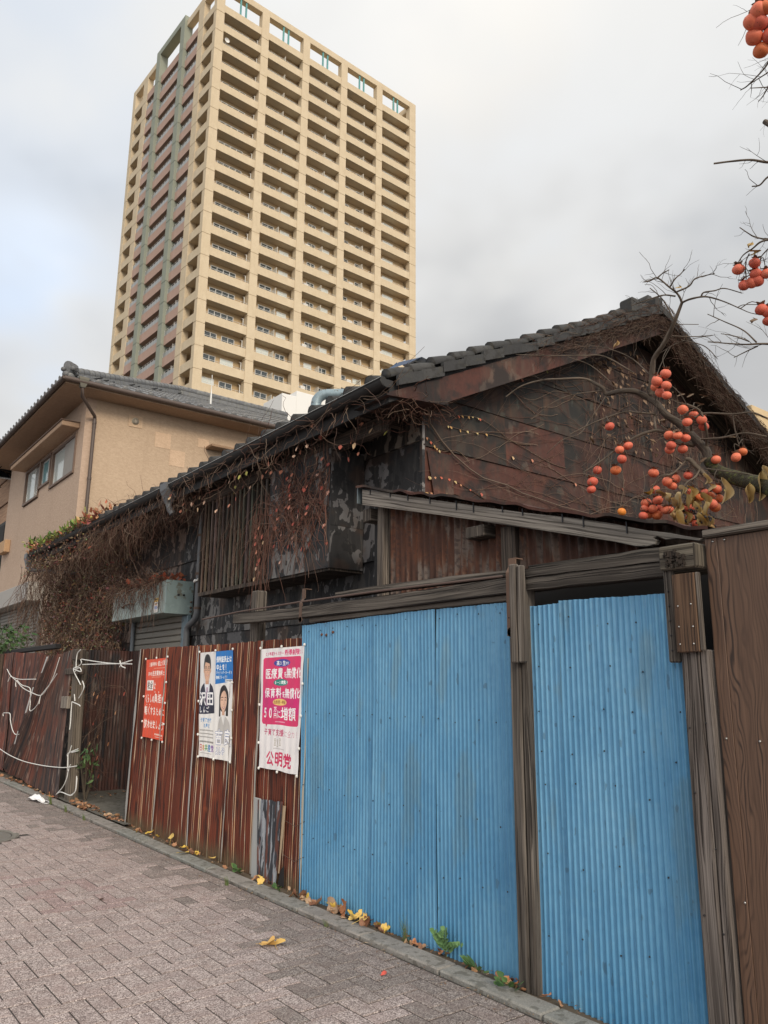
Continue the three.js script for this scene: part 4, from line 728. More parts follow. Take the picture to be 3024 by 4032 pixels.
  OB('bay_floor', M.woodDark, (m) => m.box(bx0, by0 - 0.02, bz - 0.014, bx1 - 0.016, by0 + 0.02, HZ + 0.02));
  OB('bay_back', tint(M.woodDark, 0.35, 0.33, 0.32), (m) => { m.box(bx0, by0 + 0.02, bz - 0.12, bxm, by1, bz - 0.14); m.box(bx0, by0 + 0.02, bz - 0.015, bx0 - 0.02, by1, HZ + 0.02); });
  const lat = OB('lattice_rail', M.woodDark, (m) => { m.grain = 'x'; m.box(bx0, by0 + 0.06, bz - 0.055, bxm, by0 + 0.13, bz - 0.08, 0.004); m.box(bx0, 3.0, bz - 0.055, bxm, 3.05, bz - 0.08, 0.004); });
  for (let k = 0; k < 17; k++) { const x = bx0 + 0.03 + k * 0.0965; OB('slat', tint(M.woodGrey, R(0.36, 0.5), R(0.34, 0.46), R(0.32, 0.43)), (m) => { m.uo = [k * 0.13, k * 0.4]; m.box(x, by0 - 0.015 + R(-0.012, 0.012), bz - 0.02 + R(-0.003, 0.002), x + 0.028, by1, bz - 0.042, 0.003); }, lat); }
  // steel roller shutter, its housing and jambs
  const hood = OB('shutter_housing', tint(M.metal, 0.86, 0.90, 0.85), (m) => { m.box(-11.2, 2.27, -3.70, -9.285, 2.67, -4.06, 0.006); });
  OB('housing_shaded_side', tint(M.metal, 0.66, 0.76, 0.78), (m) => { m.uo = [0.4, 0.2]; m.box(-9.284, 2.262, -3.697, -9.268, 2.678, -4.06, 0.004); }, hood);  // housing side: darker copy of the metal, its shade put into the colour
  OB('bolt', M.nail, (m) => { for (const [z, y] of [[-3.86, 2.50], [-3.93, 2.50]]) m.tube([V(-9.27, y, z), V(-9.255, y, z)], 0.015, 0.013, 8); }, hood);
  OB('bolt', M.iron, (m) => { for (const y of [2.30, 2.35, 2.42]) m.tube([V(-9.27, y, -4.03), V(-9.25, y, -4.03)], 0.014, 0.012, 8); }, hood);
  OB('handle', M.iron, (m) => m.tube([V(-10.75, 2.43, -3.70), V(-10.75, 2.44, -3.67), V(-10.4, 2.47, -3.67), V(-10.4, 2.46, -3.70)], 0.01, 0.01, 5), hood);
  for (let k = 0; k < 26; k++) OB('shutter_slat', M.shutterGrey, (m) => m.box(-11.2, 2.27 - 0.082 * (k + 1) + 0.006, -4.03, -9.45, 2.27 - 0.082 * k, -4.055, 0.010));
  OB('shutter_jamb', tint(M.pipeGrey, 0.16, 0.18, 0.20), (m) => m.tube([V(-11.12, 0, -4.0), V(-11.15, 2.3, -4.0)], 0.03, 0.03, 8));
  OB('shutter_jamb', tint(M.metal, 0.42, 0.52, 0.62), (m) => m.box(-9.45, 0.05, -4.0, -9.27, 2.26, -4.05, 0.006));
}
// small sticker on the shutter housing
{
  const c = document.createElement('canvas'); c.width = 64; c.height = 256; const x = c.getContext('2d');
  x.fillStyle = '#e8e4de'; x.fillRect(0, 0, 64, 256); x.fillStyle = '#c9a24a'; x.fillRect(0, 0, 64, 70); x.fillStyle = '#2a2320'; x.fillRect(8, 14, 48, 20); x.beginPath(); x.arc(32, 110, 20, 0, 7); x.fill(); x.fillStyle = '#caa084'; x.beginPath(); x.arc(32, 118, 16, 0, 7); x.fill(); x.fillStyle = '#8d97b5'; x.fillRect(8, 140, 48, 60); x.fillStyle = '#514a55'; for (let k = 0; k < 4; k++) x.fillRect(10, 208 + k * 11, 44, 4);
  const t = new THREE.CanvasTexture(c); t.colorSpace = THREE.SRGBColorSpace;
  const S = new MB(); S.poly([[-9.62, 2.29, -3.692], [-9.49, 2.29, -3.692], [-9.49, 2.47, -3.692], [-9.62, 2.47, -3.692]], [[0, 0], [1, 0], [1, 1], [0, 1]]);
  tag(S.build('sticker', new THREE.MeshStandardMaterial({ map: t, roughness: 0.6, side: THREE.DoubleSide }), scene), 'small tall printed sticker on the pale metal shutter housing', 'sticker');
}

// ---------------------------------------------------------------- dead ivy and creepers
const VC = [[0.10, 0.052, 0.035], [0.14, 0.085, 0.06], [0.065, 0.036, 0.027], [0.19, 0.135, 0.10], [0.10, 0.045, 0.032]];
function stem(mb, p, dir, len, n, wander, grav, r, col, keep) { // a thin wandering stem, three-sided
  const pts = [p.clone()], d = dir.clone().normalize(); let q = p.clone(); const s = len / n;
  for (let k = 0; k < n; k++) { d.x += R(-1, 1) * wander; d.y += R(-1, 1) * wander - grav; d.z += R(-1, 1) * wander; if (keep) keep(q, d); d.normalize(); q = q.clone().addScaledVector(d, s); if (keep) keep(q, d); pts.push(q); }
  mb.col = col; mb.tube(pts, r, r * 0.5, 3, false); return pts;
}
{
  rnd = mulberry(33);
  const ivy = thing('dead_ivy', 'thick curtain of dead brown ivy covering the left end of the old house', 'ivy', [-13.2, 1.2, -3.9]);
  const sb = new MB(true), lb = new MB(true);
  const keepZ = (lo, hi) => (q, d) => { if (q.z < lo) { q.z = lo; d.z = Math.abs(d.z); } if (q.z > hi) { q.z = hi; d.z = -Math.abs(d.z) * 0.5; } };
  for (let k = 0; k < 4200; k++) {
    const x = R(-15.45, -10.9), dens = sm(-10.7, -12.2, x); if (rnd() > 0.35 + dens * 0.65) continue;
    const y0 = mix(3.72, 1.7, Math.pow(rnd(), 1.3)), zz = y0 > 3.3 ? R(-3.95, -3.40) : R(-4.05, -3.80);
    if (x > -11.3 && y0 < 2.75) continue;
    stem(sb, V(x, y0, zz), V(R(-0.8, 0.8), -1, R(-0.3, 0.1)), R(0.2, 0.8), 10, 0.62, 0.10, R(0.0016, 0.0042), pick(VC), keepZ(-4.055, y0 > 3.3 ? -3.36 : -3.74));
  }
  for (let k = 0; k < 360; k++) { const x = R(-15.4, -11.2), y0 = R(1.7, 3.7); stem(sb, V(x, y0, y0 > 3.3 ? R(-3.6, -3.38) : R(-3.82, -3.74)), V(R(-0.9, 0.9), -0.8, 0.1), R(0.2, 0.6), 12, 0.75, 0.05, R(0.003, 0.0055), pick([[0.22, 0.15, 0.105], [0.27, 0.2, 0.145], [0.17, 0.11, 0.08]]), keepZ(-3.9, y0 > 3.3 ? -3.34 : -3.70)); }
  for (let k = 0; k < 900; k++) { const x = R(-11.6, -8.3), y0 = R(3.45, 3.74); stem(sb, V(x, y0, R(-3.8, -3.38)), V(R(-0.5, 0.5), -0.8, 0), R(0.15, 0.65) * (x < -9.5 ? 1 : 0.6), 9, 0.55, 0.12, R(0.0016, 0.004), pick(VC), keepZ(-4.05, -3.33)); }
  for (let k = 0; k < 420; k++) { const x = R(-11.4, -9.4), y = R(2.66, 2.75); stem(sb, V(x, y, R(-3.95, -3.66)), V(R(-1, 1), R(-0.3, 0.3), 0.2), R(0.15, 0.6), 7, 0.45, 0.05, R(0.0025, 0.005), pick(VC), (q, d) => { if (q.y < 2.66 && q.z < -3.68) q.z = -3.68; if (q.z > -3.6) q.z = -3.6; }); }
  for (let k = 0; k < 90; k++) { const x = R(-11.1, -9.35); stem(sb, V(x, R(2.4, 2.72), -3.68), V(R(-1, 1), -0.8, 0), R(0.2, 0.6), 8, 0.5, 0.03, R(0.002, 0.0045), pick(VC), (q) => { q.z = Math.min(Math.max(q.z, -3.685), -3.67); }); }
  for (let k = 0; k < 160; k++) { const x = R(-16.0, -15.0); stem(sb, V(x, R(2.6, 3.6), R(-3.9, -3.4)), V(R(-0.5, 0.3), -1, 0), R(0.4, 1.4), 10, 0.35, 0.08, R(0.002, 0.005), pick(VC)); }
  for (let k = 0; k < 9000; k++) {
    const x = R(-15.5, -11.0), y = R(1.15, 3.7); if (rnd() > sm(-10.8, -12.4, x) * 0.85 + 0.15) continue; if (x > -11.3 && y < 2.7) continue;
    leafShape(lb, V(x, y, R(-4.0, y > 3.3 ? -3.36 : -3.76)), rv().add(V(0, -0.6, 0)).normalize(), V(R(-0.6, 0.6), R(-0.4, 0.4), 1).normalize(), R(0.018, 0.055) * (rnd() < 0.08 ? 1.8 : 1), R(0.012, 0.04), R(-0.3, 0.4), pick([[0.20, 0.12, 0.07], [0.14, 0.08, 0.05], [0.27, 0.18, 0.115], [0.34, 0.25, 0.18], [0.17, 0.09, 0.05], [0.23, 0.13, 0.075], [0.28, 0.09, 0.05]]).map((c) => c * R(0.55, 1.3)));
  }
  for (let k = 0; k < 130; k++) leafShape(lb, V(R(-10.6, -9.3), R(2.68, 2.75), R(-3.98, -3.68)), rv(), V(R(-0.3, 0.3), 1, R(-0.3, 0.5)).normalize(), R(0.05, 0.10), R(0.04, 0.07), R(0, 0.4), pick([[0.36, 0.09, 0.05], [0.28, 0.07, 0.04], [0.42, 0.16, 0.08]]));
  stuff(sb.build('stems', M.vine, ivy)); stuff(lb.build('leaves', M.leaf, ivy));

  const top1 = thing('roof_creeper', 'green and yellow creeper still in leaf on the low left roof end', 'creeper', [-13.2, 3.75, -3.6]);
  const gb = new MB(true), gs = new MB(true);
  for (let k = 0; k < 2800; k++) {
    const x = R(-15.5, -11.2), hgt = 0.12 + 0.22 * sm(0.3, 0.8, fb((x + 20) / 16, 0.3, 30, 3, 2, 5)) , y = 3.70 + rnd() * hgt, z = R(-3.80, -3.38);
    const greenish = sm(-14.6, -13.9, x) * sm(-12.2, -12.7, x) * (rnd() < 0.75 ? 1 : 0) || (x < -14.9 && rnd() < 0.5 ? 1 : 0);
    const col = greenish ? pick([[0.10, 0.16, 0.03], [0.16, 0.22, 0.05], [0.24, 0.25, 0.06], [0.07, 0.12, 0.03]]) : pick([[0.28, 0.20, 0.06], ...DEADLEAF, [0.36, 0.30, 0.10]]);
    leafShape(gb, V(x, y + (greenish ? 0.06 : 0), z), rv().add(V(0, 0.3, 0)).normalize(), V(R(-0.6, 0.6), 1, R(0, 1)).normalize(), R(0.05, 0.10), R(0.025, 0.05), R(-0.1, 0.3), col.map((c) => c * R(0.7, 1.2)));
  }
  for (let k = 0; k < 420; k++) stem(gs, V(R(-15.4, -9.5), R(3.66, 3.80), R(-3.8, -3.36)), V(R(-1, 1), R(-0.1, 0.4), R(-0.4, 0.4)), R(0.15, 0.45), 7, 0.5, 0.12, R(0.0016, 0.004), pick(VC));
  stuff(gs.build('stems', M.vine, top1)); stuff(gb.build('leaves', M.leaf, top1));

  // strands hanging from the eave over the lattice and the tarred wall
  const ev = thing('eave_creeper', 'bare creeper strands with a few red and yellow leaves hanging from the dark eave', 'creeper', [-6.6, 3.4, -3.6]);
  const es = new MB(true), el = new MB(true), LC = [[0.42, 0.16, 0.10], [0.38, 0.10, 0.07], [0.50, 0.34, 0.20], [0.34, 0.32, 0.08], [0.46, 0.20, 0.13], [0.55, 0.36, 0.26]];
  const hang = (p, len, r, nl) => { const pts = stem(es, p, V(R(-0.5, 0.5), -1, R(-0.1, 0.3)), len, 10, 0.5, 0.10, r, pick(VC), keepZ(-3.95, -3.30)); for (let k = 0; k < nl; k++) { const q = pick(pts.slice(2)); leafShape(el, q, V(R(-0.4, 0.4), -1, R(-0.2, 0.3)).normalize(), V(R(-0.5, 0.5), 0.2, 1).normalize(), R(0.035, 0.06), R(0.035, 0.055), R(-0.1, 0.25), pick(LC)); } };
  for (let k = 0; k < 170; k++) { const x = mix(-8.6, -4.9, Math.pow(rnd(), 1.1)); hang(V(x, R(3.48, 3.72), R(-3.72, -3.36)), R(0.10, 0.42), R(0.0018, 0.004), rnd() < 0.35 ? 1 : 0); }
  for (let k = 0; k < 60; k++) { const x = R(-8.6, -4.7), y = R(3.60, 3.72); stem(es, V(x, y, R(-3.42, -3.36)), V(R(-1, 1) > 0 ? 1 : -1, R(-0.4, 0.1), 0), R(0.3, 0.9), 10, 0.34, 0.02, R(0.0018, 0.0042), pick(VC), (q, d) => { if (q.z < -3.42) q.z = -3.42; if (q.z > -3.34) q.z = -3.34; if (q.y < 3.5) d.y += 0.3; }); }
  for (let k = 0; k < 80; k++) { const x = R(-8.35, -6.75); stem(es, V(x, R(2.75, 3.5), -3.68), V(R(-0.3, 0.3), -1, 0), R(0.25, 0.7), 10, 0.5, 0.08, R(0.0014, 0.0032), pick(VC), (q) => { q.z = clamp(q.z, -3.69, -3.63); }); }
  for (let k = 0; k < 12; k++) leafShape(el, V(-6.85 + R(-0.08, 0.08), R(2.45, 3.0), -3.66), V(R(-0.4, 0.4), -1, 0).normalize(), V(0, 0, 1), R(0.04, 0.06), R(0.04, 0.05), R(0, 0.3), pick(LC));
  stuff(es.build('stems', M.vine, ev)); stuff(el.build('leaves', M.leaf, ev));

  const bc = thing('bay_creeper', 'round tangle of reddish bare creeper stems on the black shutter case beside the lattice', 'creeper', [-6.2, 2.6, -3.66]);
  const bs = new MB(true), bl = new MB(true);
  for (let k = 0; k < 330; k++) { const a = R(0, 6.28), q = Math.sqrt(rnd()), x = -6.15 + q * 0.5 * Math.cos(a), y = 3.02 + q * 0.3 * Math.sin(a); const pts = stem(bs, V(x, y, -3.68), V(R(-1, 1), R(-0.9, 0.9), 0), R(0.2, 0.7), 9, 0.30, 0.03, R(0.0018, 0.0045), pick([[0.17, 0.075, 0.055], [0.12, 0.06, 0.045], [0.2, 0.12, 0.09]]), (p) => { p.z = clamp(p.z, -3.69, -3.655); p.x = Math.min(p.x, -5.645); }); if (rnd() < 0.16) leafShape(bl, pick(pts), V(R(-0.4, 0.4), -1, 0.1).normalize(), V(R(-0.4, 0.4), 0.1, 1).normalize(), R(0.035, 0.06), R(0.035, 0.055), R(0, 0.3), pick([[0.36, 0.08, 0.055], [0.44, 0.16, 0.11], [0.52, 0.30, 0.24], [0.28, 0.06, 0.045]])); }
  for (let k = 0; k < 70; k++) stem(bs, V(R(-7.0, -6.6), R(2.8, 3.3), -3.67), V(R(-0.4, 0.2), -1, 0), R(0.3, 0.9), 10, 0.3, 0.08, R(0.002, 0.004), [0.16, 0.08, 0.06], (p) => { p.z = clamp(p.z, -3.69, -3.65); });
  stuff(bs.build('stems', M.vine, bc)); stuff(bl.build('leaves', M.leaf, bc));

  // creeper on the rusty gable and the mat of dead stems on its right roof edge
  const gc = thing('gable_creeper', 'fan of thin bare creeper stems over the rusty gable, matted along its right roof edge', 'creeper', [-4.75, 2.6, -6.5]);
  const gsb = new MB(true), glb = new MB(true), gx = HX1 + 0.022;
  const onG = (q, d) => { q.x = clamp(q.x, gx, gx + 0.02); d.x *= 0.3; if (q.y > roofY(q.z) - 0.3) { q.y = roofY(q.z) - 0.3; d.y = -0.4; } };
  for (let k = 0; k < 260; k++) { const z = R(-9.2, -5.2), y = Math.min(R(2.3, 5.1), roofY(z) - 0.35); const pts = stem(gsb, V(gx, y, z), V(0, R(-0.55, 0.35), 1), R(0.4, 1.6), 12, 0.24, 0.01, R(0.0014, 0.0034), pick(VC), onG); if (rnd() < 0.04) leafShape(glb, pts[8], V(0, -1, 0.3).normalize(), V(1, 0, 0), 0.04, 0.035, 0.2, pick(LC)); }
  for (let k = 0; k < 260; k++) { const z = R(-9.6, -6.2), y = Math.min(R(3.0, 5.1), roofY(z) - 0.3); stem(gsb, V(gx + 0.01, y, z), V(0.1, -1, R(-0.3, 0.3)), R(0.3, 1.0), 10, 0.3, 0.06, R(0.0013, 0.003), pick(VC), onG); }
  for (const [y, z0, z1, n] of [[3.765, -4.45, -5.4, 7], [3.66, -4.36, -5.9, 6], [3.13, -4.12, -5.2, 9], [3.02, -4.1, -5.0, 5], [3.45, -4.12, -4.6, 6], [2.78, -4.6, -5.3, 4]]) {
    const pts = []; for (let k = 0; k <= 14; k++) pts.push(V(gx + 0.004, y - 0.04 * Math.sin(k * 0.5 + y * 9) - k * 0.008, mix(z0, z1, k / 14))); gsb.col = pick(VC); gsb.tube(pts, 0.003, 0.0045, 3, false);
    for (let k = 0; k < n; k++) { const q = pts[Math.floor(k * 0.8)]; leafShape(glb, q.clone().add(V(0.004, 0, R(-0.02, 0.02))), V(0.1, -1, R(-0.4, 0.4)).normalize(), V(1, 0.1, 0).normalize(), R(0.018, 0.036), R(0.018, 0.032), R(0, 0.25), pick([[0.5, 0.3, 0.12], [0.46, 0.22, 0.12], [0.48, 0.12, 0.07], [0.52, 0.40, 0.2]])); }
  }
  // thick stem from the eave end across the gable
  const big = xy('100,480 150,540 190,600 240,660 300,722 360,765 420,790 470,796 520,800 580,818 640,826 740,840 840,850').map(([a, b]) => [a, b]);
  const bigW = [[-4.52, 3.72, -3.68], [-4.60, 3.66, -3.95], [-4.77, 3.585, -4.12], [-4.78, 3.46, -4.26], [-4.78, 3.36, -4.40], [-4.78, 3.27, -4.58], [-4.78, 3.215, -4.75], [-4.78, 3.205, -4.92], [-4.78, 3.20, -5.05], [-4.78, 3.155, -5.25], [-4.78, 3.14, -5.45], [-4.78, 3.11, -5.8], [-4.78, 3.10, -6.2]].map((p) => V(...p));
  gsb.col = [0.15, 0.11, 0.085]; gsb.tube(bigW, 0.009, 0.004, 5);
  // root bundle under the eave end
  for (let k = 0; k < 150; k++) stem(gsb, V(R(-4.85, -4.5), R(3.56, 3.72), R(-4.1, -3.55)), V(R(-1, 1), R(-0.5, 0.2), R(-1, 1)), R(0.10, 0.32), 7, 0.5, 0.02, R(0.002, 0.0055), pick(VC), (q, d) => { if (q.y < 3.5) d.y = 0.3; });
  // mat on the verge: dense near the ridge and all down the far slope
  for (let k = 0; k < 4000; k++) {
    const right = rnd() < 0.8, z = right ? mix(RZ, -10.9, rnd()) : mix(RZ, -5.3, Math.pow(rnd(), 1.6)), ry = roofY(z), low = right ? 0.36 : 0.22;
    stem(gsb, V(R(-4.62, -4.47), ry + R(-low, 0.02), z), (() => { const g = R(-1, 1) > -0.35 ? 1 : -1; return V(R(-0.2, 0.2), -SL * g + R(-0.35, 0.3), (right ? -1 : 1) * g); })(), R(0.14, 0.5), 8, 0.28, 0.02, R(0.0014, 0.0036), pick(VC).map((c) => c * 0.7), (q, d) => { if (q.x < -4.5 && q.y < roofY(q.z) + 0.06) { q.x = Math.max(q.x, -4.498); } if (q.x > -4.455) q.x = -4.455; const hi = roofY(q.z) + (rnd() < 0.03 ? 0.12 : right ? 0.03 : 0.07); if (q.y > hi) { q.y = hi; d.y = -Math.abs(d.y); } });
  }
  for (let k = 0; k < 150; k++) { const z = R(-8.0, -6.4), y = Math.min(R(3.9, 5.1), roofY(z) - 0.4); leafShape(glb, V(gx + R(0, 0.06), y, z), V(R(-0.3, 0.3), -1, R(-0.4, 0.4)).normalize(), V(1, R(-0.3, 0.3), R(-0.5, 0.5)).normalize(), R(0.04, 0.08), R(0.02, 0.045), R(0.1, 0.6), pick([[0.20, 0.13, 0.085], [0.28, 0.19, 0.13], [0.14, 0.09, 0.06]])); }
  stuff(gsb.build('stems', M.vine, gc)); stuff(glb.build('leaves', M.leaf, gc));
}

// ---------------------------------------------------------------- lean-to shed against the gable
{
  rnd = mulberry(51);
  const S = thing('lean_to_shed', 'rusty corrugated lean-to shed with weathered broken barge board behind the blue fence', 'shed', [-3.2, 0, -3.6]);
  const B = (name, mat, fn, par = S) => { const mb = new MB(); fn(mb); return mb.build(name, mat, par); };
  const roofLine = (x) => 2.908 - 0.272 * (x + 4.74);
  // roof sheet with a ragged rusty front edge
  B('roof_sheet', tint(M.gable, 0.9, 0.8, 0.75), (m) => { m.sheet(90, 8, (u, v) => { const x = mix(-4.78, -1.92, u), y = roofLine(x) + 0.012 * (vn(u * 26, 1, 64, 64, 3) - 0.5) * (1 - v) * 2; return [x, y - 0.003, mix(-3.385 + 0.02 * vn(u * 14, 2, 64, 64, 9), -5.2, v)]; }, 3, 1.8); m.sheet(90, 8, (u, v) => { const x = mix(-4.78, -1.92, u), y = roofLine(x) + 0.012 * (vn(u * 26, 1, 64, 64, 3) - 0.5) * (1 - v) * 2; return [x, y + 0.003, mix(-3.385 + 0.02 * vn(u * 14, 2, 64, 64, 9), -5.2, v)]; }, 3, 1.8); m.sheet(90, 1, (u, v) => { const x = mix(-4.78, -1.92, u), y = roofLine(x) + 0.012 * (vn(u * 26, 1, 64, 64, 3) - 0.5) * 2; return [x, y - 0.012 + 0.017 * v, -3.385 + 0.02 * vn(u * 14, 2, 64, 64, 9)]; }, 3, 0.02); });
  B('end_flashing', tint(M.metal, 0.35, 0.38, 0.42), (m) => m.box(-4.795, 2.78, -3.39, -4.783, 2.925, -3.46, 0.002));
  // barge board: an outline with the rotten, splintered right end, 35 mm thick
  const out = [[-4.741, 2.883], [-4.025, 2.679], [-3.729, 2.595], [-3.113, 2.421], [-2.766, 2.332], [-2.461, 2.246], [-2.337, 2.204], [-2.267, 2.181], [-2.142, 2.149], [-2.07, 2.125], [-1.976, 2.099], [-1.993, 2.094], [-2.054, 2.109], [-2.105, 2.122], [-2.167, 2.125], [-2.214, 2.149], [-2.240, 2.140], [-2.219, 2.125], [-2.231, 2.11], [-2.273, 2.106], [-2.343, 2.117], [-2.467, 2.157], [-2.939, 2.288], [-3.512, 2.444], [-4.025, 2.581], [-4.738, 2.766]];
  const sh = new THREE.Shape(out.map(([x, y]) => new THREE.Vector2(x, y))), ex = new THREE.ExtrudeGeometry(sh, { depth: 0.03, bevelEnabled: true, bevelSize: 0.003, bevelThickness: 0.003, bevelSegments: 1 });
  { const p = ex.attributes.position, uv = ex.attributes.uv; for (let k = 0; k < p.count; k++) uv.setXY(k, p.getY(k) + 0.27 * p.getX(k), p.getX(k)); ex.translate(3.2, 0, -3.435 + 3.6); put('barge_board', ex, tint(M.woodSilver, 0.86, 0.85, 0.84), S); }
  B('nail', M.nail, (m) => { for (let k = 0; k < 11; k++) { const x = -4.6 + k * 0.22 + R(-0.05, 0.05); m.box(x, roofLine(x) - 0.055 - R(0, 0.03), -3.395, x + 0.006, roofLine(x) - 0.02, -3.402); } });
  // purlin ends under the roof
  for (const [a, b, z, c, d] of [[-4.80, 2.64, -3.45, -4.70, 2.74], [-3.62, 2.335, -3.42, -3.45, 2.41], [-2.35, 2.03, -3.46, -2.2, 2.1]]) B('purlin', tint(M.woodGrey, 0.34, 0.31, 0.29), (m) => { m.grain = 'z'; m.box(a, b, z, c, d, -5.0, 0.006); });
  B('corner_post', tint(M.woodGrey, 0.62, 0.58, 0.55), (m) => m.box(-4.635, 0.05, -3.47, -4.56, 2.78, -3.56, 0.006));
  B('side_post', M.woodDark, (m) => m.box(-3.36, 0.05, -3.475, -3.24, 2.38, -3.56, 0.006));
  for (const [x0, x1, t0, t1, sd] of [[-4.53, -3.36, 2.84, 2.52, 3], [-3.24, -2.35, 2.50, 2.24, 8], [-2.36, -1.80, 2.26, 2.10, 13]]) corrugated([x0, 1.2], [x1, 1.2], [x0, t0], [x1, t1], -3.53, { pitch: 0.064, amp: 0.011, seed: sd, per: 8, ny: 6 }).build('corrugated_sheet', sd === 3 ? M.rustStreak : tint(M.rustStreak, 0.75, 0.7, 0.68), S);
  B('batten', M.woodBrown, (m) => m.box(-3.36, 1.9, -3.50, -3.28, 2.36, -3.535, 0.004));
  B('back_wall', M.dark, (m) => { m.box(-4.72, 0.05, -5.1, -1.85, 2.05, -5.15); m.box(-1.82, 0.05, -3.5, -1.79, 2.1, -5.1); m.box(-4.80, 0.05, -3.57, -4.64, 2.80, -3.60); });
}

// ---------------------------------------------------------------- timber gate frame over the blue fence
{
  rnd = mulberry(61);
  const G = thing('timber_gate_frame', 'old grey timber posts and double lintel framing the blue corrugated fence', 'gate frame', [-3.4, 0, -3.08]);
  const B = (name, mat, fn, par = G) => { const mb = new MB(); fn(mb); return mb.build(name, mat, par); };
  const wg = (a) => tint(M.woodGrey, a, a * 0.96, a * 0.93);
  // bowed lintel: lower beam and sill plank above
  const bow = (nm, mat, x0, x1, yA, yB, h, z0, z1, dip, us) => B(nm, mat, (m) => { m.grain = 'x'; const n = 14; for (const f of [0, 1, 2, 3]) m.sheet(n, 1, (u, v) => { const x = mix(x0, x1, u), y = mix(yA, yB, u) + dip * Math.sin(u * 3.14) + 0.006 * (vn(u * 8, us, 64, 64, f) - 0.5), q = [[0, 0], [0, 1], [1, 1], [1, 0], [0, 0]], a = q[f], b = q[f + 1]; return [x, y + h * mix(a[1], b[1], v), mix(z0, z1, mix(a[0], b[0], v))]; }, 1, h); for (let k = 0; k < m.t.length; k += 2) { const t = m.t[k] * (x1 - x0); m.t[k] = m.t[k + 1] + us * 0.21; m.t[k + 1] = t; } m.box(x0, yA, z0, x0 + 0.002, yA + h, z1); m.box(x1 - 0.002, yB, z0, x1, yB + h, z1); });
  bow('lintel', wg(0.30), -6.06, -2.80, 1.915, 1.895, 0.078, -3.02, -3.13, -0.012, 1);
  bow('lintel', wg(0.27), -2.79, -1.93, 1.897, 1.886, 0.062, -3.025, -3.13, 0, 2);
  bow('sill_plank', wg(0.42), -4.56, -2.90, 2.012, 1.985, 0.032, -3.05, -3.16, 0.010, 3);
  bow('sill_plank', wg(0.26), -2.79, -1.93, 1.962, 1.950, 0.040, -3.02, -3.15, 0, 4);
  bow('upper_plank', wg(0.24), -2.79, -1.90, 2.004, 1.995, 0.03, -3.09, -3.2, 0, 7);
  B('iron_rod', plain(0.10, 0.065, 0.055), (m) => m.tube([V(-6.78, 1.995, -3.07), V(-6.0, 2.008, -3.04), V(-5.0, 2.012, -3.03), V(-4, 2.005, -3.03), V(-2.92, 1.985, -3.03)], 0.0075, 0.0075, 6));
  const strap = (nm, x, y0, y1, w, mat) => B(nm, mat, (m) => { for (const [a, b, za, zb] of [[y0, 2.0, -3.018, -3.018], [2.0, 2.035, -3.018, -3.04], [2.035, y1, -3.04, -3.04]]) m.poly([[x, a, za], [x + w, a, za], [x + w, b, zb], [x, b, zb]]); m.box(x, y0 + 0.02, -3.020, x + w, 2.0, -3.026, 0.002); m.tube([V(x + w / 2, y0 + 0.02, -3.018), V(x + w / 2, y0 + 0.02, -3.026)], w / 2, w / 2, 14); m.box(x, 2.035, -3.042, x + w, y1, -3.05, 0.002); m.box(x, y1 - 0.006, -3.042, x + w, y1, -3.10); });
  const s1 = strap('iron_strap', -2.885, 1.665, 2.078, 0.05, plain(0.14, 0.085, 0.06));
  B('hole', M.dark, (m) => { for (const [x, y] of [[-2.87, 1.76], [-2.85, 1.745], [-2.845, 1.80], [-2.862, 1.70], [-2.85, 1.69]]) m.tube([V(x, y, -3.0185), V(x, y, -3.0165)], 0.0035, 0.0035, 8); }, s1);
  strap('iron_strap', -4.985, 1.86, 2.11, 0.04, M.iron);
  B('left_post', wg(0.5), (m) => m.box(-5.90, 0.05, -3.10, -5.80, 2.18, -3.20, 0.01));
  // middle post: lower trunk, side batten, upper cover
  B('middle_post', wg(0.36), (m) => { m.box(-2.858, 0.0, -3.0, -2.79, 1.66, -3.10, 0.008); m.uo = [0.3, 0.2]; m.box(-2.788, 0.0, -3.01, -2.752, 1.99, -3.10, 0.008); });
  B('post_cover', wg(0.42), (m) => { m.box(-2.818, 1.525, -2.965, -2.772, 2.03, -3.0, 0.006); m.uo = [0.4, 1]; m.box(-2.770, 1.527, -2.972, -2.735, 2.02, -3.008, 0.006); });
  // right post and its cover board, narrow batten, beam end block
  B('right_post', tint(M.woodGrey, 0.43, 0.41, 0.42), (m) => { m.uo = [0.12, 0.1]; m.box(-1.872, 0, -2.985, -1.790, 1.56, -3.10, 0.008); m.uo = [0.52, 0.7]; m.box(-1.788, 0, -2.992, -1.752, 1.56, -3.10, 0.006); });
  const cb = B('cover_board', tint(M.woodBrown, 0.62, 0.63, 0.64), (m) => m.box(-1.872, 1.55, -2.96, -1.768, 1.875, -2.984, 0.004));
  B('cover_edge', wg(0.45), (m) => m.box(-1.767, 1.555, -2.963, -1.752, 1.875, -2.985, 0.004), cb);
  B('screw', M.screw, (m) => { for (const [x, y] of [[-1.850, 1.74], [-1.790, 1.745], [-1.852, 1.655], [-1.788, 1.653], [-1.852, 1.583], [-1.790, 1.583]]) m.tube([V(x, y, -2.961), V(x, y, -2.957)], 0.004, 0.0035, 8); }, cb);
  const nb = B('batten', wg(0.34), (m) => m.box(-1.922, 1.51, -2.975, -1.878, 1.90, -3.01, 0.006));
  B('nail', M.nail, (m) => { for (let k = 0; k < 5; k++) m.tube([V(-1.90, 1.56 + k * 0.062, -2.976), V(-1.90, 1.56 + k * 0.062, -2.972)], 0.0042, 0.0042, 8); }, nb);
  const blk = B('beam_end', tint(M.woodGrey, 0.40, 0.38, 0.33), (m) => { m.grain = 'x'; m.box(-1.925, 1.895, -2.955, -1.752, 2.0, -3.2, 0.008); });
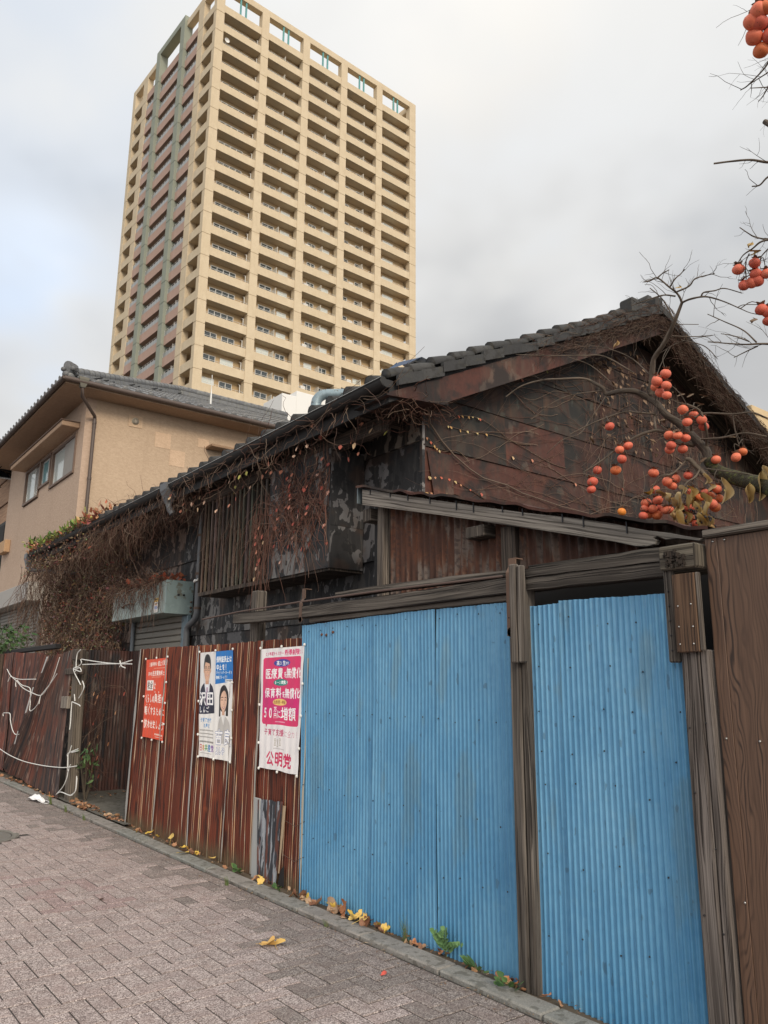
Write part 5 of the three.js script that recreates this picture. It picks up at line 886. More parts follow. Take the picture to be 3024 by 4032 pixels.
  stuff(B('rotten_wood', tint(M.woodDark, 0.5, 0.46, 0.42), (m) => { for (let k = 0; k < 60; k++) { const x = R(-1.90, -1.81), y = R(1.90, 1.965); m.box(x, y, -2.958, x + R(0.004, 0.02), y + R(0.004, 0.018), -2.95 + R(0, 0.010)); } }, blk));
  B('nail', M.nail, (m) => { for (const [x, y] of [[-1.852, 1.25], [-1.78, 1.27], [-1.85, 1.0], [-1.78, 0.8], [-1.85, 0.55], [-1.775, 0.5]]) m.tube([V(x, y, -2.984), V(x, y, -2.981)], 0.004, 0.004, 8); });
  B('shade_backing', M.dark, (m) => m.box(-4.8, 0.05, -3.30, -1.78, 1.93, -3.32));  // black sheet added behind the fence to stand in for the dark there
}

// ---------------------------------------------------------------- blue corrugated fences either side of the middle post
{
  rnd = mulberry(71);
  const nails = (par, list) => stuff((() => { const mb = new MB(); for (const [x, y, z] of list) mb.ball(x, y, z, 0.0042, 0.0042, 7, 4); return mb.build('nails', M.nail, par); })());
  const L = thing('blue_corrugated_fence', 'wide blue painted corrugated fence between the posters and the middle post', 'fence', [-3.85, 0, -3.07]);
  const sheets = [[-4.985, -4.09, 1.838, 1.852, 0.0, 0.02, -3.060, 2], [-4.095, -3.488, 1.850, 1.853, 0.015, 0.0, -3.052, 5], [-3.486, -2.866, 1.852, 1.846, 0.0, 0.0, -3.057, 9]];
  sheets.forEach(([x0, x1, t0, t1, b0, b1, z, sd]) => { corrugated([x0 + 0.06 * (sd === 2), -0.005 + b0], [x1 + (sd === 2 ? 0.02 : 0), b1], [x0, t0], [x1, t1], z, { seed: sd, ny: 24, dent: 0.005, ragged: 0.004, amp: 0.0062, v0: 0 }).build('corrugated_sheet', M.blue, L); });
  const ln = []; for (const y of [1.80, 1.22, 0.72, 0.40]) for (let x = -4.9; x < -2.9; x += 0.158 + 0.02 * R(-1, 1)) ln.push([x + R(-0.02, 0.02), y + R(-0.012, 0.012), -3.050 + R(-0.001, 0.001)]); nails(L, ln);
  stuff((() => { const mb = new MB(); for (const [x, y] of [[-4.72, 1.76], [-4.66, 1.755], [-4.58, 1.77]]) mb.ball(x, y, -3.053, 0.011, 0.011, 8, 4); return mb.build('rust_spots', plain(0.12, 0.05, 0.03), L); })());
  new MB(); { const m = new MB(); m.grain = 'x'; m.box(-4.92, 1.858, -3.065, -2.89, 1.89, -3.10, 0.006); m.build('top_rail', tint(M.woodSilver, 0.75, 0.73, 0.70), L); }
  const Rf = thing('blue_corrugated_fence', 'narrower blue corrugated fence between the middle post and the right post', 'fence', [-2.3, 0, -3.07]);
  for (const [x0, x1, t0, t1, z, sd] of [[-2.79, -2.545, 1.812, 1.816, -3.056, 12], [-2.56, -1.865, 1.828, 1.806, -3.050, 15]]) corrugated([x0, -0.01], [x1, -0.01], [x0, t0], [x1, t1], z, { seed: sd, ny: 24, dent: 0.005, ragged: 0.004, amp: 0.0062, v0: 0 }).build('corrugated_sheet', M.blue, Rf);
  const rn = []; for (const y of [1.72, 1.50, 1.30, 1.12, 0.95, 0.62, 0.3]) for (let x = -2.70; x < -1.92; x += 0.19 + 0.03 * R(-1, 1)) rn.push([x + R(-0.02, 0.02), y + R(-0.03, 0.03), -3.044 + R(-0.001, 0.001)]); nails(Rf, rn);
}

// ---------------------------------------------------------------- rust brown corrugated fence with the posters
{
  rnd = mulberry(81);
  const F = thing('rusty_corrugated_fence', 'rust brown streaked corrugated fence carrying three posters', 'fence', [-6.6, 0, -3.08]);
  const P = [[-8.33, -7.52, 1.772, 1.768, 2], [-7.56, -6.77, 1.768, 1.758, 4], [-6.82, -6.08, 1.758, 1.752, 6], [-6.12, -5.59, 1.752, 1.755, 8], [-5.62, -4.915, 1.757, 1.748, 10]];
  P.forEach(([x0, x1, t0, t1, sd], k) => corrugated([x0 - 0.02, k === 4 ? 0.0 : -0.012], [x1, -0.012], [x0 + (k === 0 ? 0.08 : 0), t0], [x1, t1], -3.074 + 0.006 * (k % 2), { seed: sd, ny: 16, dent: 0.008, ragged: 0.008, v0: 0 }).build('corrugated_sheet', M.rust, F));
  // pale bare edges where the sheets lap
  const pale = plain(0.40, 0.37, 0.32, { roughness: 0.6 });
  const edge = (xb, xt, y0, y1, w, sd, mat = pale) => { const m = new MB(); m.sheet(1, 24, (u, v) => { const wv = w * (0.35 + 0.65 * vn(v * 8, sd, 64, 64, 3)), x = mix(xb, xt, v) + 0.006 * (vn(v * 10, sd + 5, 64, 64, 4) - 0.5); return [x + (u - 0.5) * wv, mix(y0, y1, v), -3.060 + 0.004 * u + 0.006 * vn(v * 5, sd, 64, 64, 9)]; }); m.build('sheet_edge', mat, F); };
  edge(-8.33, -8.245, 0.0, 1.77, 0.075, 1, plain(0.36, 0.35, 0.33)); edge(-7.60, -7.53, 0.02, 1.76, 0.05, 2); edge(-6.80, -6.79, 0.0, 1.75, 0.045, 3, plain(0.42, 0.41, 0.39)); edge(-6.12, -6.09, 0.02, 1.0, 0.035, 5); edge(-5.625, -5.60, 0.02, 1.75, 0.045, 7); edge(-4.915, -4.90, 0.02, 1.60, 0.035, 9, plain(0.50, 0.45, 0.35));
  { const m = new MB(); m.box(-4.895, 0.0, -3.07, -4.865, 1.72, -3.12, 0.006); m.build('end_post', tint(M.woodGrey, 0.4, 0.37, 0.35), F); }
  { const m = corrugated([-8.62, 0.05], [-8.33, 0.03], [-8.58, 1.76], [-8.30, 1.77], -3.16, { seed: 17, ny: 8 }); m.build('corrugated_sheet', tint(M.rustDark, 0.7, 0.7, 0.72), F); }
  // peeling grey-black patch sheet near the foot of the fence and the torn hole beside it
  const pt = corrugated([-5.50, -0.008], [-5.235, -0.005], [-5.535, 0.565], [-5.165, 0.582], -3.048, { seed: 23, pitch: 0.055, amp: 0.006, ny: 10, dent: 0.006, ragged: 0.01 });
  pt.build('patch_sheet', M.peel, F);
  { const m = new MB(); m.box(-5.60, -0.005, -3.045, -5.505, 0.57, -3.055, 0.003); m.build('patch_batten', plain(0.36, 0.37, 0.37), F); }
  { const m = new MB(); m.poly([[-5.225, 0.01, -3.056], [-5.13, 0.02, -3.056], [-5.14, 0.16, -3.056], [-5.19, 0.12, -3.056]]); m.build('torn_gap', M.dark, F); const e = new MB(); e.sheet(1, 10, (u, v) => [mix(-5.20, -5.155, v) + (u - 0.5) * 0.035 * (0.4 + v), mix(0.1, 0.56, v), -3.05]); e.build('torn_strip', plain(0.44, 0.33, 0.22), F); }
  const wires = new MB(); for (const y of [0.23, 0.46]) wires.tube([V(-5.16, y, -3.058), V(-5.0, y - 0.02, -3.056), V(-4.88, y + 0.03, -3.056)], 0.002, 0.002, 4); wires.build('wire', M.iron, F);
}

// ---------------------------------------------------------------- wood-grain sheet fence at the right edge
{
  const F = thing('wood_grain_fence', 'brown wood-grain printed sheet fence at the right edge with a plank on top', 'fence', [-0.8, 0, -3.05]);
  const B = (name, mat, fn, par = F) => { const mb = new MB(); fn(mb); return mb.build(name, mat, par); };
  B('panel', M.printWood, (m) => { m.box(-1.742, -0.01, -3.02, -1.690, 2.016, -3.045, 0.002); m.uo = [0.31, 0.2]; m.box(-1.6895, -0.01, -3.0225, -1.0, 2.016, -3.045, 0.002); });
  B('panel', M.printWood, (m) => { m.uo = [0.7, 0.9]; m.box(-0.9985, -0.01, -3.02, -0.1, 2.016, -3.045, 0.002); m.uo = [0.2, 0.5]; m.box(-0.0985, -0.01, -3.02, 0.8, 2.016, -3.045, 0.002); m.box(0.802, -0.01, -3.02, 1.9, 2.016, -3.045, 0.002); });
  B('cap_plank', tint(M.woodSilver, 0.6, 0.57, 0.54), (m) => { m.grain = 'x'; m.box(-1.742, 2.02, -3.0, 1.9, 2.052, -3.12, 0.004); });
  B('screw', M.screw, (m) => { for (const [x, y] of [[-1.705, 2.001], [-1.655, 2.002], [-1.719, 1.213], [-1.584, 1.21], [-1.70, 0.62], [-1.56, 0.62], [-1.3, 2.0], [-1.3, 1.21]]) m.tube([V(x, y, -3.021), V(x, y, -3.0165)], 0.0055, 0.0045, 10); });
}

// ---------------------------------------------------------------- collapsing corrugated fence at the left, posts, ropes
{
  rnd = mulberry(91);
  const F = thing('leaning_corrugated_fence', 'collapsing dark rust corrugated fence fanned out and tied up with white rope at the left', 'fence', [-12.3, 0, -3.08]);
  const rd = [tint(M.rustDark, 1.5, 1.2, 1.15), tint(M.rustDark, 1.3, 1.24, 1.2), tint(M.rustDark, 1.15, 1.2, 1.22), tint(M.rustDark, 1.4, 1.26, 1.2)];
  const C = (b0, b1, t0, t1, z, o, k, nm = 'corrugated_sheet') => corrugated(b0, b1, t0, t1, z, { ny: 14, dent: 0.014, ragged: 0.012, per: 6, ...o }).build(nm, rd[k], F);
  C([-15.6, 0.02], [-14.9, 0.03], [-15.5, 1.9], [-14.8, 1.9], -3.10, { seed: 1 }, 1);
  C([-15.0, 0.03], [-14.0, 0.05], [-14.9, 1.9], [-14.15, 1.91], -3.10, { seed: 2 }, 0);
  C([-14.3, 0.05], [-13.0, 0.05], [-14.2, 1.91], [-12.36, 1.85], -3.13, { seed: 3, pitch: 0.064, amp: 0.008 }, 0);
  C([-13.5, 0.05], [-12.9, 0.05], [-12.5, 1.84], [-12.0, 1.80], -3.11, { seed: 4, pitch: 0.064, amp: 0.009 }, 3);
  C([-14.0, 0.10], [-13.35, 0.06], [-12.05, 1.72], [-11.72, 1.78], -3.085, { seed: 5, z1: -3.085, lean: -0.03, pitch: 0.076, amp: 0.010 }, 2);
  C([-13.45, 0.06], [-12.40, 0.05], [-11.78, 1.79], [-11.40, 1.80], -3.058, { seed: 6, pitch: 0.064, amp: 0.011, lean: -0.035, z1: -3.066 }, 1);
  C([-12.46, 0.06], [-11.62, 0.03], [-11.45, 1.80], [-11.0, 1.82], -3.032, { seed: 7, pitch: 0.064, amp: 0.010, lean: -0.035 }, 3);
  C([-11.66, 0.03], [-10.58, 0.02], [-11.03, 1.82], [-10.60, 1.835], -3.008, { seed: 8, lean: -0.035, pitch: 0.07, amp: 0.010 }, 2);
  const B = (name, mat, fn, par = F) => { const mb = new MB(); fn(mb); return mb.build(name, mat, par); };
  B('bare_strip', plain(0.42, 0.41, 0.40), (m) => { m.poly([[-12.52, 0.98, -2.985], [-12.42, 1.0, -2.985], [-12.22, 1.36, -3.0], [-12.30, 1.35, -3.0]]); m.poly([[-12.92, 0.52, -2.975], [-12.85, 0.54, -2.975], [-12.78, 0.72, -2.985], [-12.83, 0.72, -2.985]]); m.poly([[-12.0, 1.55, -3.02], [-11.94, 1.56, -3.02], [-11.78, 1.78, -3.04], [-11.86, 1.78, -3.04]]); });
  B('top_rail', M.dark, (m) => m.box(-15.8, 1.90, -3.15, -11.9, 1.97, -3.24, 0.01));
  B('post', tint(M.woodSilver, 0.55, 0.50, 0.44), (m) => { m.m = new THREE.Matrix4().makeRotationZ(0.10).setPosition(-10.33, 0, -3.10); m.box(-0.09, 0.0, -0.06, 0.09, 1.78, 0.06, 0.018); m.m = null; });
  B('block', tint(M.woodGrey, 0.85, 0.83, 0.8), (m) => { m.box(-10.70, 1.10, -2.97, -10.44, 1.25, -3.03, 0.008); });
  B('block', tint(M.woodDark, 1.2, 1.2, 1.2), (m) => { m.box(-10.52, 1.70, -3.0, -10.30, 1.84, -3.12, 0.012); m.box(-10.75, 1.52, -3.0, -10.22, 1.60, -3.1, 0.01); });
  B('post', tint(M.woodDark, 1.1, 1.0, 0.95), (m) => { m.box(-14.9, 0, -2.99, -14.74, 1.9, -3.1, 0.015); });
  B('block', tint(M.woodGrey, 0.8, 0.78, 0.75), (m) => { m.box(-14.95, 1.22, -2.93, -14.6, 1.40, -2.99, 0.008); m.box(-15.0, 0.92, -2.92, -14.5, 1.08, -2.98, 0.008); });
  // side sheets of the little yard
  const Y = thing('yard_side_fence', 'dark corrugated sheets closing the small yard behind the leaning post', 'fence', [-10.95, 0, -3.75]);
  { const mb = new MB(); mb.uo = [0.3, 0.7]; mb.sheet(140, 10, (u, v) => [-10.95 + wavyZ(u * 0.66, 0.04, 0.006) + 0.008 * (vn(u * 3, v * 4, 64, 64, 4) - 0.5), mix(0.02, 1.86, v), mix(-3.33, -4.0, u)], 0.66, 1.84); mb.build('corrugated_sheet', tint(M.rustDark, 0.72, 0.72, 0.74), Y); }
  corrugated([-10.9, 0.03], [-8.5, 0.03], [-10.95, 1.86], [-8.5, 1.86], -3.95, { seed: 31, ny: 6, dent: 0.01 }).build('corrugated_sheet', tint(M.rustDark, 0.8, 0.68, 0.64), Y);
  { const m = new MB(); m.box(-10.98, 0.0, -3.30, -10.93, 1.83, -3.34, 0.005); m.build('edge_batten', tint(M.woodGrey, 0.4, 0.4, 0.38), Y); }
  // white ropes
  const zr = -2.90, X = (a, b, z = zr) => { const k = Math.abs(z) / 3.03; return [a, b, z]; };
  const rope = (nm, label, list) => { const T = thing(nm, label, 'rope', [list[0][0][0], 0, list[0][0][2]]); list.forEach((pts) => { const c = new THREE.CatmullRomCurve3(pts.map((p) => V(...p)), false, 'catmullrom', 0.5); new MB().tube(c.getPoints(pts.length * 6), 0.0062, 0.0062, 6).build('strand', M.rope, T); }); };
  rope('rope', 'white rope sagging in loops across the upper part of the leaning fence', [[[-14.01,1.632,-3.00],[-13.73,1.532,-3.00],[-13.25,1.435,-3.00],[-12.86,1.345,-3.00],[-12.33,1.280,-3.00],[-11.80,1.247,-3.00],[-11.50,1.352,-3.00],[-11.27,1.491,-3.00],[-11.05,1.751,-3.00]],
    [[-12.15,1.468,-3.00],[-13.15,1.471,-3.00],[-13.73,1.517,-3.00]],
    [[-13.26,1.457,-3.00],[-12.94,1.386,-3.00],[-12.47,1.347,-3.00],[-12.38,1.280,-3.00],[-12.33,1.134,-3.00],[-12.31,1.028,-3.00],[-12.13,1.046,-3.00],[-11.91,1.129,-3.00],[-11.80,1.247,-3.00]],
    [[-11.80,1.247,-3.00],[-11.42,1.391,-3.00],[-11.11,1.534,-3.00]],
    [[-13.73,1.517,-3.00],[-13.80,1.473,-3.00],[-13.85,1.436,-3.00]],
    [[-13.32,1.443,-3.00],[-13.33,1.399,-3.00],[-13.29,1.356,-3.00]],
    [[-11.80,1.247,-3.00],[-11.83,1.195,-3.00],[-11.85,1.130,-3.00]]]);
  rope('rope', 'long white rope slung low across the foot of the leaning fence', [[[-14.27,0.437,-2.99],[-13.84,0.398,-2.99],[-13.18,0.351,-2.99],[-12.31,0.328,-2.99],[-11.32,0.349,-2.99],[-10.66,0.381,-2.99],[-10.26,0.411,-2.99],[-9.86,0.460,-2.99]]]);
  rope('rope', 'short white rope end dangling on the left sheet of the leaning fence', [[[-13.91,0.895,-3.00],[-13.93,0.938,-3.00],[-13.71,0.952,-3.00],[-13.48,0.945,-3.00],[-13.40,0.841,-3.00],[-13.22,0.722,-3.00],[-13.02,0.663,-3.00],[-12.79,0.674,-3.00]]]);
  rope('rope', 'white rope stretched from the leaning post to the grey pole by the shutter, knotted', [[[-10.09,1.705,-3.00],[-9.39,1.657,-3.00],[-8.89,1.631,-3.00],[-8.32,1.616,-3.00]],
    [[-10.03,1.640,-3.00],[-9.21,1.632,-3.00],[-8.67,1.628,-3.00],[-8.33,1.656,-3.00]],
    [[-8.70,1.659,-3.00],[-8.67,1.622,-3.00],[-8.62,1.596,-3.00],[-8.51,1.577,-3.00]],
    [[-8.62,1.632,-3.00],[-8.69,1.592,-3.00]]]);
  rope('rope', 'white rope tied round the leaning post in knots and trailing to the ground', [[[-10.16,1.823,-3.00],[-10.27,1.785,-3.00],[-10.30,1.698,-3.00],[-10.28,1.580,-3.00],[-10.33,1.546,-3.00]],
    [[-10.28,1.580,-3.00],[-10.13,1.602,-3.00],[-10.06,1.555,-3.00],[-10.28,1.574,-3.00],[-10.39,1.593,-3.00],[-10.30,1.528,-3.00],[-10.12,1.440,-3.00],[-10.03,1.395,-3.00]],
    [[-10.12,1.700,-3.00],[-10.08,1.658,-3.00],[-10.21,1.614,-3.00],[-10.37,1.605,-3.00]],
    [[-9.97,1.440,-3.00],[-9.89,1.373,-3.00],[-9.96,1.294,-3.00],[-10.06,1.236,-3.00]],
    [[-10.32,1.192,-3.00],[-10.32,1.083,-3.00],[-10.30,0.947,-3.00],[-10.31,0.855,-3.00]],
    [[-10.29,1.186,-3.00],[-10.03,1.158,-3.00],[-9.97,1.142,-3.00]],
    [[-10.25,1.279,-3.00],[-10.20,1.200,-3.00]],
    [[-10.17,0.672,-3.00],[-10.22,0.602,-3.00],[-10.29,0.541,-3.00],[-10.27,0.577,-3.00],[-9.90,0.651,-3.00]],
    [[-10.14,0.594,-3.00],[-9.89,0.630,-3.00]],
    [[-10.28,0.554,-3.00],[-10.25,0.445,-3.00],[-10.21,0.371,-3.00],[-10.17,0.429,-3.00],[-10.14,0.454,-3.00]],
    [[-10.21,0.371,-3.00],[-10.25,0.279,-3.00],[-10.38,0.168,-3.00],[-10.63,0.054,-3.00],[-10.44,0.107,-3.00],[-10.04,0.110,-3.00],[-9.91,0.152,-3.00],[-9.85,0.210,-3.00],[-9.86,0.347,-3.00]],
    [[-10.03,0.112,-3.00],[-9.86,0.178,-3.00],[-9.84,0.328,-3.00]]]);
}

// ---------------------------------------------------------------- posters, lettered with hand-drawn strokes on a 100-unit square
const GL = {
  く: '65,10 30,50 65,92', ら: '40,8 55,16;30,30 28,58 55,45 72,58 62,85 35,92', し: '35,8 35,70 45,88 65,85 78,70', の: '52,25 45,70 28,80 18,60 28,35 52,22 76,35 80,60 66,84 52,90',
  は: '20,12 16,50 22,90;42,32 88,32;68,10 68,80 50,90 40,78 55,70 70,76 86,88', を: '25,22 80,20;50,8 30,50 50,42 58,60 57,72;82,45 45,62 40,82 60,90 80,88', す: '12,26 90,26;55,6 55,60 40,66 38,48 54,46 58,60 50,92',
  る: '28,14 70,14 26,56 52,44 76,58 70,84 48,92 38,80 50,74 60,86', た: '14,28 58,24;38,8 18,90;55,48 84,46;54,72 58,86 88,86', め: '30,22 52,82;66,12 48,72 28,82 18,64 34,40 62,34 82,48 80,74 62,90', に: '20,12 16,50 22,90;45,26 84,26;44,66 50,80 86,80',
  わ: '32,8 32,94;12,30 42,28 12,72;30,52 60,34 84,50 78,78 56,90', せ: '8,42 92,36;70,12 70,60 58,62;32,16 32,78 44,88 80,88', ま: '18,24 84,24;22,46 80,46;52,8 52,78 38,90 24,78 42,70 82,90', ょ: '52,35 52,82 36,92 26,82 44,74 78,90;52,52 78,50', う: '36,10 64,18;22,40 60,30 78,46 72,72 46,94',
  ん: '52,8 20,92 44,54 54,60 58,86 70,86 88,58', ご: '25,25 72,25 62,32;22,66 32,82 78,80;80,6 86,16;92,2 97,12', よ: '55,10 55,76 36,90 24,78 44,70 84,88;55,34 80,32', 子: '22,14 78,14 50,36;50,36 50,86 34,84;8,48 92,48', て: '14,20 88,16 52,46 48,70 66,90', な: '14,26 50,24;36,8 18,56;66,22 82,34;60,42 60,80 44,90 34,80 50,72 84,88', も: '46,6 42,66 52,88 76,84 82,62;20,30 66,30;18,54 64,54', げ: '20,12 16,50 22,90;42,32 90,32;68,12 68,66 50,92;82,2 88,12;92,0 98,10', か: '12,32 60,28 54,80 42,84;36,8 18,90;72,24 88,52', ら2: '',
  税: '40,4 14,18;8,34 46,34;28,16 28,94;28,40 8,70;28,42 46,62;58,8 64,20;86,8 78,20;56,26 90,26 90,50 56,50 56,26;66,50 62,74 50,92;78,50 78,84 82,90 94,90 94,76', 金: '50,4 8,40;50,4 92,40;28,40 72,40;16,58 84,58;50,40 50,90;26,66 34,82;74,66 66,82;8,92 92,92',
  負: '40,4 20,24;34,12 68,12 56,26;24,28 76,28 76,74 24,74 24,28;24,44 76,44;24,58 76,58;38,76 14,94;62,76 86,94', 担: '24,6 24,90 14,86;8,28 40,28;8,62 42,52;52,14 90,14 90,72 52,72 52,14;52,43 90,43;44,90 96,90', 軽: '8,16 46,16;12,28 42,28 42,60 12,60 12,28;12,44 42,44;27,4 27,96;4,74 50,74;56,12 88,12 54,48;60,18 94,48;74,46 74,90;58,66 92,66;52,92 96,92',
  使: '26,6 8,46;18,32 18,94;34,20 94,20;42,34 86,34 86,56 42,56 42,34;64,8 64,60 30,94;44,62 94,94', 保: '26,6 8,46;18,32 18,94;42,10 86,10 86,36 42,36 42,10;34,52 94,52;64,36 64,94;64,54 36,86;64,54 94,86', 険: '10,8 10,94;10,8 32,8 22,34 34,54 12,62;64,6 38,36;64,6 94,36;52,34 78,34;46,46 84,46 84,64 46,64 46,46;65,34 65,66 40,94;66,66 94,94',
  証: '8,22 42,22;14,8 36,8;12,36 38,36;12,50 38,50;12,64 38,64 38,90 12,90 12,64;52,14 94,14;72,14 72,90;72,50 92,50;56,40 56,90;46,90 98,90', 廃: '54,2 54,12;14,12 94,12;18,12 16,60 6,94;28,26 46,22 28,48;66,22 90,48;36,42 80,42;28,60 90,60;50,44 46,70 26,92;68,44 68,84 92,84', 止: '50,8 50,90;50,44 84,44;24,38 24,90;6,90 94,90', 中: '14,24 86,24 86,64 14,64 14,24;50,4 50,96',
  '！': '50,6 50,66;50,84 50,92', マ: '12,18 88,18 52,66;34,50 62,84', イ: '80,8 14,56;56,34 56,94', ナ: '8,36 92,36;52,6 50,50 24,94', ン: '16,18 36,32;14,86 50,74 88,26', バ: '32,22 8,82;62,18 92,78;76,2 84,14;90,0 98,12', ー: '10,50 90,50', カ: '12,28 84,28 78,84 64,82;46,6 42,50 14,90', ド: '36,6 36,94;36,38 76,60;66,8 74,22;82,4 90,18',
  強: '8,12 38,12 38,32 10,32 8,56 38,56 34,90 22,86;62,6 48,32 88,30;80,18 92,36;50,44 90,44 90,66 50,66 50,44;70,30 70,88;44,90 94,88', 制: '20,8 10,28;8,26 54,26;4,46 58,46;14,60 14,88;14,60 50,60 50,84;32,8 32,96;70,14 70,70;90,4 90,92 78,88', ス: '16,18 80,18 14,88;54,52 90,90', ト: '40,6 40,94;40,40 80,62', ッ: '20,40 28,58;46,36 54,54;82,38 72,70 40,92', プ: '12,22 80,22 72,64 34,92;90,4 96,12 88,18 84,10 90,4', タ: '40,6 12,50;34,20 84,20 60,66 22,94;36,42 68,62',
  沢: '14,10 24,20;6,36 18,46;8,90 28,58;40,14 88,14 88,44 40,44;40,14 40,50 28,94;62,44 74,74 96,94', 田: '12,14 88,14 88,90 12,90 12,14;50,14 50,90;12,52 88,52', 吉: '10,22 90,22;50,4 50,46;22,46 78,46;24,60 76,60 76,92 24,92 24,60', 良: '50,2 50,14;22,14 78,14 78,50 22,50 22,14;22,32 78,32;22,50 22,90 44,82;86,56 62,68;46,50 92,94',
  日: '22,10 78,10 78,90 22,90 22,10;22,50 78,50', 本: '8,28 92,28;50,6 50,96;48,30 10,72;52,30 90,72;32,74 68,74', 共: '14,26 86,26;34,6 34,62;66,6 66,62;6,62 94,62;34,70 12,94;64,70 88,94', 産: '50,2 50,12;16,12 84,12;34,16 40,28;66,16 58,28;12,30 92,30;16,30 14,66 4,94;36,38 26,56;34,50 88,50;34,68 84,68;58,36 58,90;24,92 94,92', 党: '50,4 50,22;24,8 32,20;76,8 68,20;10,40 10,24 90,24 90,40;28,38 72,38 72,60 28,60 28,38;40,60 34,80 10,94;60,60 60,90 92,90 92,76',
  医: '90,10 10,10 10,92 94,92;40,18 26,38;32,30 78,30;20,52 86,52;54,30 50,56 24,84;54,56 82,84', 療: '50,2 50,12;20,12 94,12;22,12 18,60 6,94;10,26 16,38;4,60 18,52;32,26 90,26;60,18 34,50;62,22 92,50;46,44 76,44 76,64 46,64 46,44;46,54 76,54;61,64 61,94 52,92;44,72 34,90;78,72 90,90', 費: '18,8 82,8 82,22 18,22 18,36 84,36 80,46;40,2 32,48;60,2 60,48;24,50 76,50 76,80 24,80 24,50;24,60 76,60;24,70 76,70;38,82 12,96;62,82 88,96',
  無: '26,4 10,26;22,16 86,16;8,40 94,40;6,64 94,64;26,18 26,64;44,18 44,64;62,18 62,64;80,18 80,64;16,74 8,94;36,74 38,92;60,74 64,92;82,74 92,92', 償: '22,6 6,46;16,32 16,94;62,2 62,14;42,6 48,14;82,6 76,14;34,28 34,18 94,18 94,28;48,26 80,26 80,38 48,38 48,26;44,46 84,46 84,80 44,80 44,46;44,57 84,57;44,68 84,68;54,82 36,96;74,82 92,96', 化: '32,6 8,52;22,34 22,94;58,8 58,80 66,90 94,88 94,70;90,26 58,54',
  育: '50,2 50,14;8,16 92,16;40,18 26,36 72,34;62,24 82,42;26,46 74,46 74,90 64,90;26,46 26,96;26,60 74,60;26,73 74,73', 料: '12,12 18,30;44,12 38,30;6,40 52,40;28,6 28,94;28,44 6,76;30,44 50,66;60,14 70,24;58,36 68,46;54,70 98,58;84,4 84,96', 万: '8,16 92,16;44,16 38,50 12,92;40,44 80,44 74,88 58,84', 円: '14,94 14,12 86,12 86,90 74,90;50,12 50,48;14,48 86,48',
  増: '20,8 20,80;4,32 36,32;2,84 38,72;52,4 58,14;84,4 76,14;46,18 92,18 92,50 46,50 46,18;69,18 69,50;46,34 92,34;50,60 88,60 88,94 50,94 50,60;50,77 88,77', 額: '26,2 26,10;6,22 6,12 48,12 48,22;22,18 8,42;18,26 40,26 6,62;18,34 48,60;14,64 40,64 40,92 14,92 14,64;52,8 98,8;74,8 68,20;58,22 92,22 92,72 58,72 58,22;58,38 92,38;58,55 92,55;66,76 50,96;84,76 98,94', 支: '12,24 88,24;50,4 50,46;18,46 76,46 56,74 10,96;30,52 60,82 94,96', 援: '20,6 20,90 10,86;4,28 36,28;4,62 38,52;88,4 46,14;48,18 54,28;66,16 68,26;90,16 80,28;42,36 92,36;40,52 96,52;60,36 56,66 38,94;56,62 86,62 70,82 48,96;58,70 92,96',
  全: '50,4 6,44;50,4 94,44;26,46 74,46;24,66 76,66;50,46 50,90;10,92 90,92', 力: '12,30 84,30 80,88 62,84;44,6 42,46 12,94', 公: '38,8 10,44;62,8 90,44;44,44 18,86 72,80;62,62 86,94', 明: '10,14 42,14 42,76 10,76 10,14;10,45 42,45;58,8 90,8 90,92 78,90;58,8 58,60 46,94;58,34 90,34;58,58 90,58', 高: '50,2 50,12;8,14 92,14;32,24 68,24 68,40 32,40 32,24;14,94 14,50 86,50 86,92 76,92;36,64 64,64 64,82 36,82 36,64', 生: '28,8 12,40;20,26 86,26;16,54 84,54;50,4 50,90;6,92 94,92',
  歳: '50,2 50,22;24,8 24,22;50,12 80,12;6,22 94,22;14,34 14,60 6,94;14,34 94,34;26,48 56,48;40,48 40,90;30,60 24,80;48,60 54,76;60,26 70,66 96,92;88,54 60,92', 児: '20,8 20,54;36,8 80,8 80,54 36,54 36,8;36,30 80,30;40,56 34,78 8,94;62,56 62,88 94,88 92,72', 第: '24,2 8,20;18,10 44,10;62,2 52,20;58,10 92,10;16,26 82,26 82,44 18,44 14,62 88,62 84,84;50,26 50,96;48,62 12,94', 所: '8,10 46,10;12,24 44,24 44,46 12,46;12,24 12,60 4,94;90,6 58,16 56,60 46,94;56,42 98,42;80,42 80,96', 得: '26,4 6,28;28,30 4,60;18,46 18,94;44,8 84,8 84,36 44,36 44,8;44,22 84,22;40,48 92,48;34,64 98,64;76,48 76,92 64,90;48,72 56,84', 限: '10,8 10,94;10,8 34,8 24,34 36,56 14,62;50,10 86,10 86,48 50,48;50,29 86,29;50,10 50,90 68,82;64,48 94,92;92,56 74,68', 年: '28,4 10,34;22,18 86,18;28,18 28,62;28,40 82,40;6,62 94,62;54,18 54,96',
